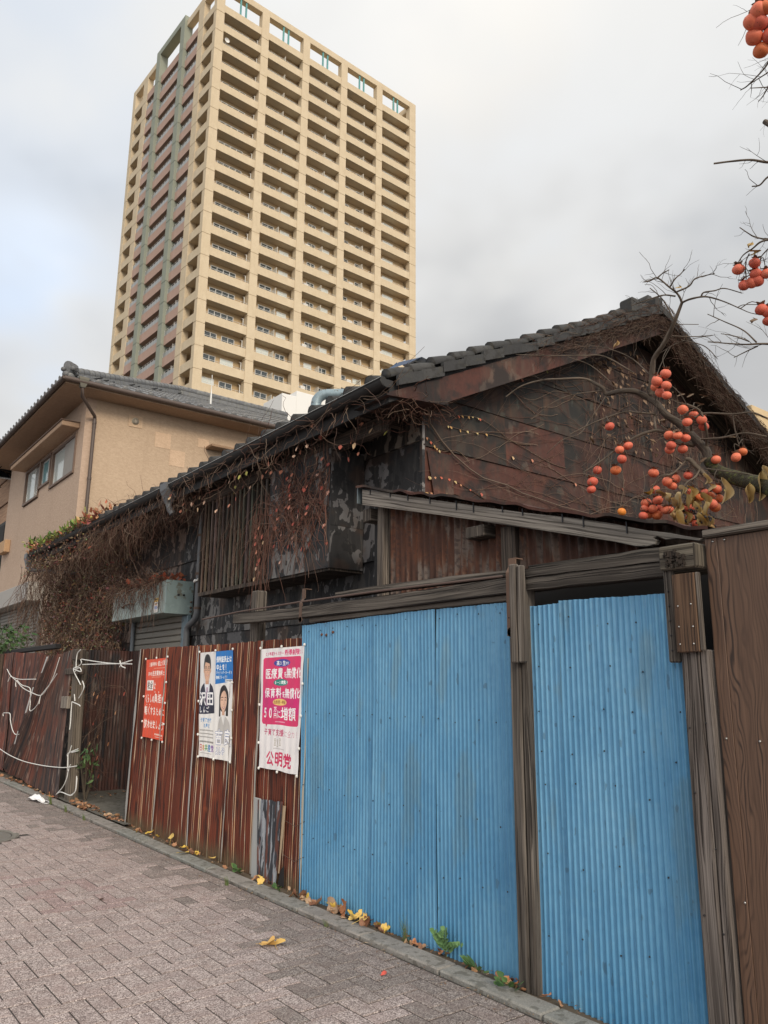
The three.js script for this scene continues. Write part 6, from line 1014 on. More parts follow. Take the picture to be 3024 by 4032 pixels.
  度: '54,2 54,12;14,12 94,12;18,12 16,60 6,94;28,30 90,30;44,20 44,50;70,20 70,50;44,50 70,50;32,62 78,62 60,80 26,94;40,68 64,86 92,94', 出: '50,4 50,90;22,14 22,44 78,44 78,14;14,54 14,90 86,90 86,54', 一: '10,50 90,50', 時: '8,14 36,14 36,76 8,76 8,14;8,45 36,45;44,20 94,20;68,4 68,38;40,38 96,38;42,56 96,56;80,40 80,92 66,90;52,66 60,78', 介: '50,4 8,44;50,4 92,44;36,46 30,70 14,94;64,46 64,96', 反: '88,10 22,14 20,54 8,92;24,38 78,38 60,70 28,94;36,50 62,78 92,94', 対: '28,4 28,22;6,24 54,24;42,24 34,60 8,92;14,42 50,88;58,34 96,34;80,6 80,92 66,88;60,50 70,66', 値: '24,6 6,46;16,32 16,94;34,18 94,18;64,4 62,30;46,30 86,30 86,78 46,78 46,30;46,46 86,46;46,62 86,62;34,40 34,92 96,92', 上: '50,6 50,90;50,42 84,42;6,90 94,90', 者: '16,18 74,18;46,4 46,38;6,38 94,38;82,8 14,64;34,54 80,54 80,94 34,94 34,54;34,74 80,74', 護: '8,22 42,22;14,8 36,8;12,36 38,36;12,50 38,50;12,64 38,64 38,90 12,90 12,64;48,12 96,12;60,4 60,22;82,4 82,22;56,28 50,44;52,36 94,36;54,36 54,66 94,66;74,30 74,66;54,51 92,51;54,74 86,74 48,96;58,80 94,96', 代: '28,6 8,50;20,34 20,94;38,40 94,32;58,8 66,50 94,92;78,10 86,20', 声: '10,18 90,18;50,4 50,34;18,34 82,34;18,46 80,46 80,66 18,66;50,46 50,66;18,46 16,70 6,94', 世: '6,40 94,40;24,12 24,90 90,90;50,8 50,66 76,66;76,8 76,66',
};
function glyph(x, ch, px, py, w, h, lw) {
  const g = GL[ch];
  if (g === undefined || g === '') { x.save(); x.translate(px, py); x.scale(w / h, 1); x.font = 'bold ' + Math.round(h * 1.05) + 'px sans-serif'; x.textBaseline = 'alphabetic'; x.lineWidth = 1; x.fillText(ch, h * 0.1, h * 0.9); x.restore(); return; }
  x.lineWidth = lw; x.lineCap = 'round'; x.lineJoin = 'round';
  for (const s of g.split(';')) { x.beginPath(); s.split(' ').forEach((p, k) => { const [a, b] = p.split(',').map(Number); k ? x.lineTo(px + (a / 100) * w, py + (b / 100) * h) : x.moveTo(px + (a / 100) * w, py + (b / 100) * h); }); x.stroke(); }
}
function text(x, str, px, py, w, h, color, lw, step = 1.06) { x.strokeStyle = x.fillStyle = color; [...str].forEach((ch, k) => ch !== ' ' && glyph(x, ch, px + k * w * step, py, w, h, lw)); }
function canvas(w, h) { const c = document.createElement('canvas'); c.width = w; c.height = h; return [c, c.getContext('2d')]; }
// printed portrait head: dark hair, plain face; man or woman
function portrait(x, cx, cy, s, woman) {
  x.save(); x.translate(cx, cy); x.scale(s, s);
  const el = (a, b, rx, ry, c) => { x.fillStyle = c; x.beginPath(); x.ellipse(a, b, rx, ry, 0, 0, 6.2832); x.fill(); };
  if (woman) { x.fillStyle = '#c9c6c2'; x.beginPath(); x.moveTo(-70, 250); x.bezierCurveTo(-80, 120, -50, 105, 0, 92); x.bezierCurveTo(60, 105, 86, 120, 82, 250); x.fill(); el(0, 0, 56, 78, '#241d1c'); x.fillStyle = '#241d1c'; x.fillRect(-55, -5, 22, 105); x.fillRect(34, -5, 24, 100); x.fillStyle = '#d8aa90'; x.fillRect(-17, 50, 34, 55); el(0, 12, 39, 58, '#e6bda4'); x.fillStyle = '#241d1c'; x.beginPath(); x.moveTo(-42, 0); x.quadraticCurveTo(-20, -60, 4, -48); x.quadraticCurveTo(34, -40, 42, 6); x.quadraticCurveTo(50, -74, 0, -76); x.quadraticCurveTo(-52, -70, -42, 0); x.fill(); x.fillStyle = '#f1efec'; x.beginPath(); x.moveTo(-24, 98); x.lineTo(0, 150); x.lineTo(26, 98); x.lineTo(10, 92); x.lineTo(-10, 92); x.fill(); }
  else { x.fillStyle = '#23263a'; x.beginPath(); x.moveTo(-105, 300); x.bezierCurveTo(-112, 130, -80, 118, -30, 96); x.lineTo(30, 96); x.bezierCurveTo(84, 116, 110, 130, 108, 300); x.fill(); x.fillStyle = '#eef0f6'; x.beginPath(); x.moveTo(-40, 96); x.lineTo(-6, 190); x.lineTo(30, 190); x.lineTo(46, 96); x.fill(); x.fillStyle = '#b9a3b8'; x.beginPath(); x.moveTo(-6, 130); x.lineTo(14, 130); x.lineTo(22, 300); x.lineTo(-14, 300); x.fill(); x.fillStyle = '#cf9f83'; x.fillRect(-22, 60, 46, 50); el(0, -8, 54, 84, '#1c1a1c'); el(0, 20, 46, 68, '#dfb296'); el(-48, 20, 8, 14, '#d6a68a'); el(48, 20, 8, 14, '#d6a68a'); x.fillStyle = '#1c1a1c'; x.beginPath(); x.moveTo(-50, 4); x.quadraticCurveTo(-46, -40, -18, -38); x.quadraticCurveTo(20, -30, 42, -24); x.lineTo(50, 6); x.quadraticCurveTo(64, -78, 6, -92); x.quadraticCurveTo(-62, -84, -50, 4); x.fill(); }
  x.strokeStyle = '#3a2a26'; x.lineCap = 'round'; x.lineWidth = 4; for (const q of [-1, 1]) { x.beginPath(); x.moveTo(q * 10, -6); x.quadraticCurveTo(q * 20, -12, q * 31, -5); x.stroke(); x.lineWidth = 3; x.beginPath(); x.moveTo(q * 12, 8); x.quadraticCurveTo(q * 20, 3, q * 29, 9); x.stroke(); x.lineWidth = 4; }
  if (!woman) { x.lineWidth = 2; x.strokeStyle = '#4a4444'; for (const q of [-1, 1]) x.strokeRect(q > 0 ? 6 : -34, 0, 28, 18); }
  x.strokeStyle = '#c48f76'; x.lineWidth = 3; x.beginPath(); x.moveTo(2, 12); x.lineTo(4, 30); x.lineTo(-4, 33); x.stroke();
  x.fillStyle = '#b5564c'; x.beginPath(); x.moveTo(-18, 44); x.quadraticCurveTo(0, 50, 18, 44); x.quadraticCurveTo(0, 68, -18, 44); x.fill(); x.fillStyle = '#fdfaf6'; x.beginPath(); x.moveTo(-14, 46); x.quadraticCurveTo(0, 51, 14, 46); x.quadraticCurveTo(0, 58, -14, 46); x.fill();
  x.restore();
}
function poster(label, name, c, q, z, seed) { // q: four [x,y] corners bottom left, bottom right, top left, top right
  const t = new THREE.CanvasTexture(c); t.colorSpace = THREE.SRGBColorSpace; t.anisotropy = 8;
  const T = thing(name, label, 'poster', [(q[0][0] + q[1][0]) / 2, q[0][1], z]), m = new MB();
  m.sheet(24, 36, (u, v) => { const ex = Math.max(Math.abs(u - 0.5), Math.abs(v - 0.5)) * 2; return [mix(mix(q[0][0], q[1][0], u), mix(q[2][0], q[3][0], u), v) + 0.006 * (vn(v * 5, seed, 64, 64, 3) - 0.5) * (u - 0.5) * 2, mix(mix(q[0][1], q[1][1], u), mix(q[2][1], q[3][1], u), v) - 0.006 * (vn(u * 4, seed, 64, 64, 7) - 0.5) * (1 - v) * 2, z + 0.010 * fb(u, v, 4, 5, 3, seed) + 0.004 * Math.sin(u * 40) * 0.4]; });
  m.build('sheet', new THREE.MeshStandardMaterial({ map: t, roughness: 0.45, side: THREE.DoubleSide }), T);
  const w = Math.hypot(q[1][0] - q[0][0], 0), pins = new MB(); rnd = mulberry(seed);
  for (const [u, v] of [[0, 1], [0.5, 1], [1, 1], [0, 0.52], [1, 0.7], [1, 0.45], [1, 0.2], [0, 0.2], [0.02, 0], [0.5, 0], [0.98, 0]]) { const px = mix(mix(q[0][0], q[1][0], u), mix(q[2][0], q[3][0], u), v), py = mix(mix(q[0][1], q[1][1], u), mix(q[2][1], q[3][1], u), v); pins.ball(px + (u < 0.1 ? -0.006 : u > 0.9 ? 0.006 : 0), py + (v > 0.9 ? 0.008 : v < 0.1 ? -0.008 : 0), z + 0.012, 0.010, 0.012, 8, 4); }
  stuff(pins.build('putty_dots', M.white, T));
}
{ // orange-red poster
  const [c, x] = canvas(384, 512 * 1); x.fillStyle = '#e5502c'; x.fillRect(0, 0, 384, 512); const W = '#fdeee6';
  x.save(); x.transform(1, -0.02, -0.12, 1, 40, 0);
  text(x, '介護保険料の', 20, 22, 24, 28, W, 3.2); text(x, '値上げ', 180, 18, 30, 34, W, 4); text(x, '反対！', 276, 16, 34, 36, W, 4.5); x.restore();
  x.fillStyle = '#f8b79c'; x.fillRect(150, 60, 200, 3);
  text(x, '高年者も', 44, 84, 20, 26, W, 3); text(x, '医療費無料', 128, 78, 34, 34, W, 4); text(x, 'に！', 312, 82, 28, 30, W, 4); x.fillStyle = '#f8b79c'; x.fillRect(110, 118, 170, 3);
  x.fillStyle = '#fbf3ee'; x.fillRect(34, 140, 118, 66); text(x, '税金', 40, 146, 50, 54, '#4a2118', 5); text(x, 'は', 160, 152, 40, 48, W, 6);
  x.fillStyle = W; for (const k of [196, 256]) { x.beginPath(); x.arc(k, 216, 5, 0, 7); x.fill(); } for (const k of [50, 106]) { x.beginPath(); x.arc(k, 300, 5, 0, 7); x.fill(); }
  text(x, 'くらしの', 16, 232, 40, 56, W, 7); text(x, '負担', 182, 226, 56, 60, W, 7); text(x, 'を', 306, 240, 46, 50, W, 7);
  text(x, '軽く', 14, 308, 52, 58, W, 7); text(x, 'するために', 118, 312, 48, 54, W, 7); text(x, '使', 14, 392, 56, 62, W, 7); text(x, 'わせましょう', 80, 396, 46, 54, W, 7);
  x.fillStyle = '#fbd9cb'; for (let k = 0; k < 12; k++) x.fillRect(222 + k * 12, 476, 9, 11); x.fillRect(230, 496, 130, 3);
  poster('bright orange poster with white lettering, leftmost on the rusty fence', 'poster', c, [[-8.025, 0.885], [-7.475, 0.875], [-8.055, 1.655], [-7.495, 1.665]], -3.062, 5);
}
{ // poster with two portraits
  const [c, x] = canvas(512, 768); x.fillStyle = '#f3f1ee'; x.fillRect(0, 0, 512, 768);
  x.save(); x.beginPath(); x.rect(0, 0, 256, 455); x.clip(); x.fillStyle = '#e9e7e6'; x.fillRect(0, 0, 256, 455); portrait(x, 120, 118, 1.12, false); x.restore();
  x.save(); x.beginPath(); x.rect(256, 220, 256, 548); x.clip(); portrait(x, 384, 345, 1.25, true); x.restore();
  x.fillStyle = '#1577c8'; x.beginPath(); x.moveTo(256, 0); x.lineTo(512, 0); x.lineTo(512, 222); x.lineTo(256, 240); x.fill();
  text(x, '保険証廃止は', 266, 38, 36, 46, '#ffffff', 5.5); text(x, '中止を！', 266, 96, 40, 44, '#ffffff', 6); text(x, 'マイナンバーカードの', 264, 146, 22, 24, '#ffffff', 3); text(x, '強制ストップ！', 264, 178, 24, 26, '#ffffff', 3.2); x.fillStyle = '#fff'; x.fillRect(400, 206, 108, 20); text(x, '日本共産党', 406, 208, 18, 15, '#234', 2);
  const outl = (s, a, b, w, h, lw) => { text(x, s, a, b, w, h, '#222b55', lw + 7); text(x, s, a, b, w, h, '#ffffff', lw); };
  x.fillStyle = '#1e2440'; x.fillRect(0, 400, 170, 60); outl('沢田', 4, 292, 108, 104, 14); text(x, 'しんご', 6, 404, 48, 48, '#ffffff', 6);
  x.fillStyle = '#f3f1ee'; x.beginPath(); x.moveTo(0, 468); x.lineTo(256, 448); x.lineTo(256, 768); x.lineTo(0, 768); x.fill();
  text(x, '子育て世代', 28, 486, 32, 34, '#4a8fd0', 4); text(x, 'の声を', 76, 526, 32, 34, '#4a8fd0', 4); x.fillStyle = '#8c8884'; for (let r = 0; r < 3; r++) for (let k = 0; k < 15; k++) x.fillRect(14 + k * 15, 572 + r * 24, 10, 9);
  x.fillStyle = '#5a5652'; for (let k = 0; k < 12; k++) x.fillRect(16 + k * 19, 652, 13, 12);
  ['#c8362f', '#e0952a', '#4b9b49', '#3c7fc0', '#7d50a3'].forEach((q, k) => text(x, '日本共産党'[k], 12 + k * 47, 676, 44, 50, q, 6)); x.fillStyle = '#a8a4a0'; x.fillRect(30, 738, 180, 4);
  x.save(); x.transform(1, 0, -0.08, 1, 50, 0); const o2 = (s, a, b, w, h, lw) => { text(x, s, a, b, w, h, '#6a78a8', lw + 6); text(x, s, a, b, w, h, '#ffffff', lw); }; o2('吉良', 262, 560, 116, 108, 14); o2('よし子', 272, 684, 46, 52, 6); x.restore();
  poster('white and blue election poster with two printed portraits, middle one on the rusty fence', 'poster', c, [[-6.66, 0.80], [-6.03, 0.80], [-6.745, 1.69], [-6.095, 1.695]], -3.060, 9);
}
{ // pink poster
  const [c, x] = canvas(384, 640); x.fillStyle = '#f2eff0'; x.fillRect(0, 0, 384, 640); const P = '#e0366f';
  text(x, '23年度からスタート', 40, 20, 19, 20, '#d4577f', 2.6, 1.0); text(x, '所得制限', 218, 12, 30, 32, P, 4); text(x, 'なし', 340, 16, 18, 24, '#e7a3ba', 3);
  x.fillStyle = P; x.beginPath(); x.roundRect ? x.roundRect(22, 50, 340, 358, 16) : x.rect(22, 50, 340, 358); x.fill(); x.fillStyle = '#d72a78'; x.fillRect(23, 230, 338, 120); x.fillStyle = P; x.beginPath(); x.moveTo(56, 405); x.lineTo(66, 424); x.lineTo(78, 405); x.fill();
  const ov = (cx, cy, rx, ry, f) => { x.fillStyle = f; x.beginPath(); x.ellipse(cx, cy, rx, ry, 0, 0, 6.2832); x.fill(); };
  ov(196, 82, 74, 20, '#3a46a4'); text(x, '高3生', 146, 70, 26, 26, '#fff', 3.6); text(x, '世代まで', 228, 76, 10, 16, '#fff', 2);
  text(x, '医療費', 44, 110, 52, 56, '#fff', 6.5); text(x, 'を', 212, 128, 26, 34, '#fff', 4); text(x, '無償化', 238, 108, 42, 56, '#fff', 6);
  ov(190, 186, 64, 18, '#1f8a80'); text(x, '0ー2歳児', 136, 176, 18, 20, '#fff', 2.6); text(x, '第2子', 212, 176, 14, 20, '#fff', 2.4);
  text(x, '保育料', 42, 214, 50, 54, '#fff', 6.5); text(x, 'を', 204, 232, 26, 34, '#fff', 4); text(x, '無償化', 230, 214, 42, 54, '#fff', 6);
  ov(188, 290, 64, 18, '#f3cf7a'); text(x, '出産育児一時金', 134, 281, 14, 18, '#a06a3c', 2.2);
  text(x, '50', 34, 312, 48, 68, '#fff', 8); text(x, '万', 136, 312, 26, 32, '#fff', 4); text(x, '円', 136, 346, 26, 30, '#fff', 4); text(x, 'に', 166, 330, 36, 46, '#fff', 5.5); text(x, '増額', 204, 314, 62, 66, '#fff', 7); x.fillStyle = '#f2a7c0'; x.fillRect(150, 390, 90, 5);
  text(x, '子育て支援', 44, 430, 36, 36, '#c9607f', 4.6); text(x, 'に全力！', 234, 432, 32, 34, '#d9a9b6', 3.2);
  x.strokeStyle = '#a09a86'; x.lineWidth = 2.5; for (const [a, b] of [[156, 486], [180, 492], [204, 484]]) { x.beginPath(); x.arc(a, b, 6, 0, 7); x.stroke(); x.beginPath(); x.moveTo(a, b + 6); x.lineTo(a - 6, b + 30); x.lineTo(a + 6, b + 30); x.lineTo(a, b + 6); x.stroke(); }
  x.fillStyle = '#c3bebe'; for (let k = 0; k < 10; k++) x.fillRect(144 + k * 10, 528, 7, 6); text(x, '公明党', 74, 546, 78, 74, '#d2325f', 10);
  poster('white poster with a large pink panel of white lettering, rightmost on the rusty fence', 'poster', c, [[-5.555, 0.795], [-4.985, 0.785], [-5.595, 1.685], [-4.945, 1.69]], -3.058, 13);
}

// ---------------------------------------------------------------- persimmon tree: limbs as [radius mm at start, at end, points], fruit as [x, y, z, radius, paler], dry leaves as [from, to]
const BR=[
[36,24,[-1.54,2.18,-3.83],[-1.76,2.34,-3.92],[-1.94,2.45,-4.03],[-2.08,2.52,-4.12],[-2.24,2.60,-4.19],[-2.34,2.67,-4.23],[-2.38,2.73,-4.25]],
[18,14,[-2.38,2.73,-4.25],[-2.41,2.81,-4.27],[-2.47,2.90,-4.26],[-2.54,3.00,-4.24],[-2.60,3.07,-4.18],[-2.65,3.15,-4.18],[-2.71,3.21,-4.18]],
[13,7,[-2.71,3.21,-4.18],[-2.77,3.26,-4.12],[-2.84,3.27,-4.07],[-2.94,3.28,-4.06],[-2.95,3.32,-4.03],[-3.02,3.38,-4.01]],
[7,3,[-2.98,3.34,-4.06],[-3.05,3.40,-3.98],[-3.17,3.41,-3.88],[-3.29,3.43,-3.84],[-3.43,3.42,-3.79],[-3.53,3.36,-3.74]],
[12,7,[-2.69,3.23,-4.18],[-2.64,3.40,-4.14],[-2.61,3.45,-4.13],[-2.51,3.51,-4.10],[-2.41,3.59,-4.05],[-2.35,3.68,-4.04]],
[6,2.5,[-2.35,3.68,-4.04],[-2.35,3.71,-4.02],[-2.36,3.74,-4.00],[-2.38,3.77,-3.97],[-2.42,3.83,-3.91],[-2.46,3.82,-3.89],[-2.49,3.82,-3.87]],
[5,2.5,[-2.35,3.68,-4.04],[-2.29,3.67,-4.02],[-2.21,3.65,-4.01],[-2.17,3.64,-4.04],[-2.09,3.58,-4.04],[-2.01,3.51,-4.06]],
[4,2,[-2.21,3.65,-4.01],[-2.19,3.67,-4.01],[-2.14,3.67,-4.04],[-2.09,3.67,-4.06],[-2.02,3.63,-4.12]],
[4,2,[-2.36,3.74,-4.00],[-2.29,3.76,-4.03],[-2.25,3.79,-4.03],[-2.20,3.80,-4.06],[-2.15,3.80,-4.08]],
[3.5,2,[-2.38,3.77,-3.97],[-2.34,3.81,-3.97],[-2.31,3.83,-3.98],[-2.28,3.85,-3.98]],
[3.5,2,[-2.42,3.83,-3.91],[-2.39,3.85,-3.92],[-2.35,3.86,-3.93]],
[4,2,[-2.39,3.74,-4.04],[-2.47,3.78,-4.04],[-2.55,3.77,-4.00],[-2.64,3.75,-3.95]],
[4,2,[-2.44,3.61,-4.09],[-2.47,3.72,-4.07],[-2.49,3.78,-4.03],[-2.52,3.83,-3.98]],
[3,1.5,[-2.61,3.45,-4.13],[-2.49,3.60,-4.13],[-2.46,3.61,-4.14],[-2.35,3.59,-4.21]],
[3,1.5,[-2.50,3.55,-4.15],[-2.40,3.53,-4.22],[-2.30,3.52,-4.28]],
[10,3,[-2.48,2.86,-4.27],[-2.53,2.87,-4.18],[-2.55,2.91,-4.15],[-2.59,2.94,-4.11],[-2.63,2.95,-4.08],[-2.72,2.93,-4.04],[-2.78,2.86,-3.95],[-2.86,2.77,-3.86],[-2.96,2.71,-3.81]],
[6,4,[-2.62,2.96,-4.09],[-2.66,3.06,-4.15],[-2.65,3.09,-4.14]],
[5,2.5,[-2.65,3.08,-4.15],[-2.74,3.10,-4.08],[-2.79,3.11,-4.04],[-2.91,3.08,-3.97],[-3.01,3.04,-3.91],[-3.09,3.00,-3.86]],
[7,4,[-2.40,2.83,-4.27],[-2.36,2.89,-4.21],[-2.33,2.95,-4.14],[-2.34,3.01,-4.11],[-2.39,3.05,-4.07]],
[5,3,[-2.37,2.97,-4.11],[-2.32,2.99,-4.14],[-2.17,2.95,-4.17],[-2.06,2.93,-4.18],[-2.00,2.89,-4.22]],
[5,3,[-2.39,2.86,-4.20],[-2.27,2.84,-4.21],[-2.14,2.84,-4.23],[-2.02,2.79,-4.24]],
[7,4,[-2.45,2.93,-4.20],[-2.42,2.98,-4.14],[-2.42,2.95,-4.09],[-2.44,2.92,-4.09]],
[10,9,[-2.37,2.63,-4.17],[-2.40,2.68,-4.14],[-2.42,2.72,-4.11],[-2.44,2.73,-4.10]],
[5,3,[-2.38,2.67,-4.15],[-2.39,2.61,-4.10],[-2.41,2.57,-4.04],[-2.42,2.51,-3.99],[-2.44,2.48,-3.99]],
[4,2.5,[-2.44,2.72,-4.10],[-2.49,2.64,-4.03],[-2.52,2.62,-3.96],[-2.55,2.59,-3.95],[-2.58,2.55,-3.94]],
[3,2,[-2.17,2.95,-4.17],[-2.18,2.86,-4.20],[-2.18,2.77,-4.23]],
[4,3,[-2.33,2.65,-4.12],[-2.19,2.60,-4.10],[-2.00,2.53,-4.10]],
[6,2.5,[-1.69,3.76,-3.94],[-1.77,3.79,-3.96],[-1.84,3.84,-3.96],[-1.86,3.86,-3.93],[-1.89,3.90,-3.90]],
[6,2.5,[-1.70,3.76,-3.95],[-1.80,3.79,-3.95],[-1.87,3.79,-3.98],[-1.92,3.77,-3.97],[-1.96,3.73,-3.97]],
[3.5,2.5,[-1.89,3.77,-3.98],[-1.92,3.73,-3.99],[-1.94,3.65,-4.02]],
[4,2,[-1.79,3.78,-4.02],[-1.84,3.75,-4.02],[-1.86,3.72,-4.02]],
[7,4,[-1.49,3.92,-3.55],[-1.54,3.93,-3.52],[-1.60,3.96,-3.48],[-1.67,3.97,-3.43],[-1.74,3.98,-3.39]],
[5,3,[-1.50,3.89,-3.57],[-1.56,3.87,-3.55],[-1.60,3.85,-3.55],[-1.63,3.85,-3.53]],
[5,3,[-1.10,4.09,-2.75],[-1.14,4.08,-2.74],[-1.19,4.06,-2.74],[-1.20,4.05,-2.75]],
[5,2,[-1.14,3.92,-2.89],[-1.18,3.92,-2.87],[-1.23,3.89,-2.88],[-1.30,3.86,-2.88],[-1.33,3.85,-2.87]],
[3.5,1.5,[-1.20,3.88,-2.90],[-1.24,3.87,-2.89],[-1.30,3.86,-2.88]],
[3.5,1.5,[-1.18,3.82,-2.96],[-1.24,3.83,-2.92],[-1.30,3.85,-2.89]],
[3.5,1.5,[-1.21,3.86,-2.92],[-1.24,3.83,-2.92],[-1.27,3.81,-2.93],[-1.29,3.80,-2.93]],
[7,3,[-1.81,3.22,-4.06],[-1.92,3.26,-4.05],[-1.99,3.27,-4.01],[-2.16,3.33,-3.95]],
[5,2.5,[-1.93,3.27,-4.04],[-1.99,3.36,-4.03],[-2.06,3.42,-3.96],[-2.12,3.47,-3.90]],
[4,2,[-1.96,3.28,-4.02],[-2.04,3.34,-4.01],[-2.09,3.36,-3.97]],
[4,2,[-1.93,3.25,-4.05],[-2.01,3.25,-4.07],[-2.07,3.23,-4.05]],
[4,2,[-2.46,3.52,-4.19],[-2.33,3.44,-4.18],[-2.25,3.36,-4.13],[-2.23,3.31,-4.17]],
[5,2,[-2.80,3.41,-4.16],[-2.91,3.52,-4.02],[-3.02,3.54,-3.93],[-3.23,3.58,-3.81],[-3.40,3.62,-3.71]],
[4,2,[-2.67,3.35,-4.14],[-2.78,3.49,-4.13],[-2.87,3.56,-4.03],[-2.98,3.60,-3.93]],
[3,1.5,[-2.61,3.45,-4.13],[-2.43,3.47,-4.11],[-2.26,3.48,-4.19]],
[4,2,[-2.93,3.28,-4.06],[-3.03,3.12,-4.00],[-3.05,3.00,-3.90],[-3.14,2.97,-3.84],[-3.23,2.89,-3.79]],
[4,2,[-2.95,3.30,-4.04],[-3.12,3.31,-3.97],[-3.24,3.27,-3.89],[-3.38,3.17,-3.82]],
[3.5,2,[-2.90,3.35,-4.05],[-3.00,3.48,-3.99],[-3.09,3.54,-3.87]],
[3,2,[-2.63,2.51,-3.92],[-2.68,2.50,-3.89],[-2.72,2.47,-3.87],[-2.73,2.45,-3.87]],
[3,2,[-2.57,2.54,-3.96],[-2.50,2.54,-3.99],[-2.45,2.50,-4.04],[-2.41,2.45,-4.08],[-2.36,2.41,-4.12]]];
for (let k = 0; k < BR.length; k++) BR[k] = [BR[k][0], BR[k][1], BR[k].slice(2)];
const FRUIT=[[-2.745,2.950,-3.803,0.029,0],[-2.757,2.825,-3.905,0.029,0],[-2.739,2.858,-3.967,0.029,0],[-2.738,2.760,-3.896,0.029,0],[-2.807,2.710,-3.925,0.031,0],[-2.921,2.730,-3.896,0.028,0],[-2.909,2.641,-3.826,0.031,0],[-2.881,2.578,-3.774,0.027,0],[-2.664,2.693,-4.103,0.031,0],[-2.517,2.798,-4.059,0.027,0],[-2.526,2.894,-4.078,0.030,0],[-2.443,2.864,-4.037,0.027,0],[-2.434,2.858,-4.103,0.028,0],[-2.484,2.810,-4.147,0.031,0],[-2.492,2.815,-4.039,0.029,0],[-2.415,3.022,-4.066,0.031,0],[-2.394,3.002,-4.145,0.028,0],[-2.394,2.940,-4.067,0.028,0],[-2.347,2.958,-4.145,0.030,0],[-2.368,2.934,-4.200,0.028,0],[-2.313,2.716,-4.205,0.029,0],[-2.202,2.757,-4.307,0.027,0],[-2.202,2.708,-4.224,0.028,0],[-2.465,2.645,-4.154,0.029,0],[-2.554,2.641,-4.159,0.031,0],[-2.553,2.608,-4.068,0.030,0],[-2.559,2.592,-4.127,0.028,0],[-2.606,2.563,-4.018,0.028,0],[-2.560,2.482,-3.967,0.029,0],[-2.642,2.481,-3.973,0.030,0],[-2.609,2.454,-4.060,0.029,0],[-2.598,2.436,-3.970,0.027,0],[-2.647,2.418,-4.001,0.030,0],[-2.629,2.393,-3.916,0.027,0],[-2.643,2.441,-3.953,0.026,0],[-2.554,2.436,-4.071,0.028,0],[-2.528,2.420,-3.990,0.029,0],[-2.597,2.404,-4.008,0.030,0],[-2.436,2.534,-4.131,0.028,0],[-2.365,2.480,-4.087,0.028,0],[-2.363,2.514,-4.136,0.028,0],[-2.361,2.503,-4.196,0.028,0],[-2.284,2.522,-4.136,0.028,0],[-2.306,2.479,-4.191,0.027,0],[-2.304,2.433,-4.106,0.029,0],[-2.315,2.423,-4.158,0.030,0],[-2.422,2.476,-4.141,0.030,0],[-2.412,2.423,-4.060,0.027,0],[-2.468,2.426,-4.083,0.026,0],[-2.473,2.383,-4.148,0.028,0],[-2.406,2.332,-4.100,0.028,0],[-2.399,2.352,-4.156,0.029,0],[-2.394,2.349,-4.216,0.030,0],[-2.446,3.159,-3.960,0.030,0],[-2.509,3.140,-3.990,0.029,0],[-2.440,3.092,-3.948,0.027,0],[-2.490,3.191,-3.934,0.031,0],[-2.740,2.429,-3.867,0.024,1],[-2.493,3.268,-4.038,0.032,0],[-2.540,3.241,-4.021,0.032,0],[-2.556,3.202,-4.029,0.032,0],[-1.960,3.704,-3.981,0.033,0],[-1.881,3.718,-4.011,0.033,0],[-1.893,3.664,-4.036,0.033,0],[-1.959,3.623,-4.027,0.033,0],[-1.923,3.627,-4.043,0.033,0],[-1.895,3.631,-4.054,0.033,0],[-1.848,3.656,-4.061,0.033,0],[-1.921,3.487,-4.118,0.033,0],[-1.896,3.467,-4.139,0.033,0],[-1.904,3.423,-4.157,0.033,0],[-1.207,4.030,-2.762,0.034,0],[-1.186,4.019,-2.781,0.034,0],[-1.219,3.987,-2.797,0.034,0],[-1.214,3.944,-2.838,0.034,0],[-1.172,4.052,-2.755,0.034,0],[-1.145,4.053,-2.766,0.034,0],[-1.169,3.975,-2.829,0.034,0]];
const DRY=[[-2.314,2.615,-4.086,-2.333,2.554,-4.092],[-2.167,2.544,-4.011,-2.201,2.403,-4.030],[-2.042,2.491,-4.033,-2.071,2.388,-4.045],[-1.946,2.540,-4.009,-2.004,2.384,-4.022],[-1.933,2.562,-4.009,-1.954,2.448,-4.030],[-2.539,2.526,-3.914,-2.593,2.512,-3.883],[-2.523,2.531,-3.924,-2.522,2.480,-3.938],[-2.501,2.510,-3.943,-2.487,2.452,-3.969],[-2.411,2.462,-3.952,-2.457,2.378,-3.946],[-2.416,2.401,-3.929,-2.424,2.265,-3.957],[-2.439,2.384,-3.919,-2.452,2.336,-3.923],[-2.394,2.325,-3.961,-2.402,2.257,-3.971],[-2.358,2.531,-3.965,-2.364,2.445,-3.985],[-2.461,2.466,-3.920,-2.426,2.407,-3.957],[-2.315,2.558,-4.102,-2.319,2.508,-4.113],[-2.335,3.779,-3.991,-2.352,3.756,-3.995],[-2.877,3.654,-4.110,-2.904,3.598,-4.121],[-1.863,3.824,-3.956,-1.886,3.796,-3.963],[-1.877,3.784,-3.974,-1.881,3.756,-3.988],[-1.974,3.456,-4.108,-1.984,3.427,-4.117],[-2.723,3.276,-4.142,-2.719,3.289,-4.138],[-2.556,3.226,-4.269,-2.563,3.200,-4.276],[-2.516,3.207,-4.300,-2.516,3.187,-4.309],[-2.446,3.197,-4.345,-2.451,3.177,-4.350],[-2.432,3.122,-4.262,-2.438,3.096,-4.268],[-2.626,3.049,-4.174,-2.630,3.022,-4.182],[-2.400,2.738,-4.177,-2.395,2.711,-4.189],[-2.346,2.889,-4.277,-2.358,2.884,-4.272],[-3.048,3.010,-4.026,-3.064,2.962,-4.032],[-2.227,2.856,-4.233,-2.236,2.839,-4.234]];
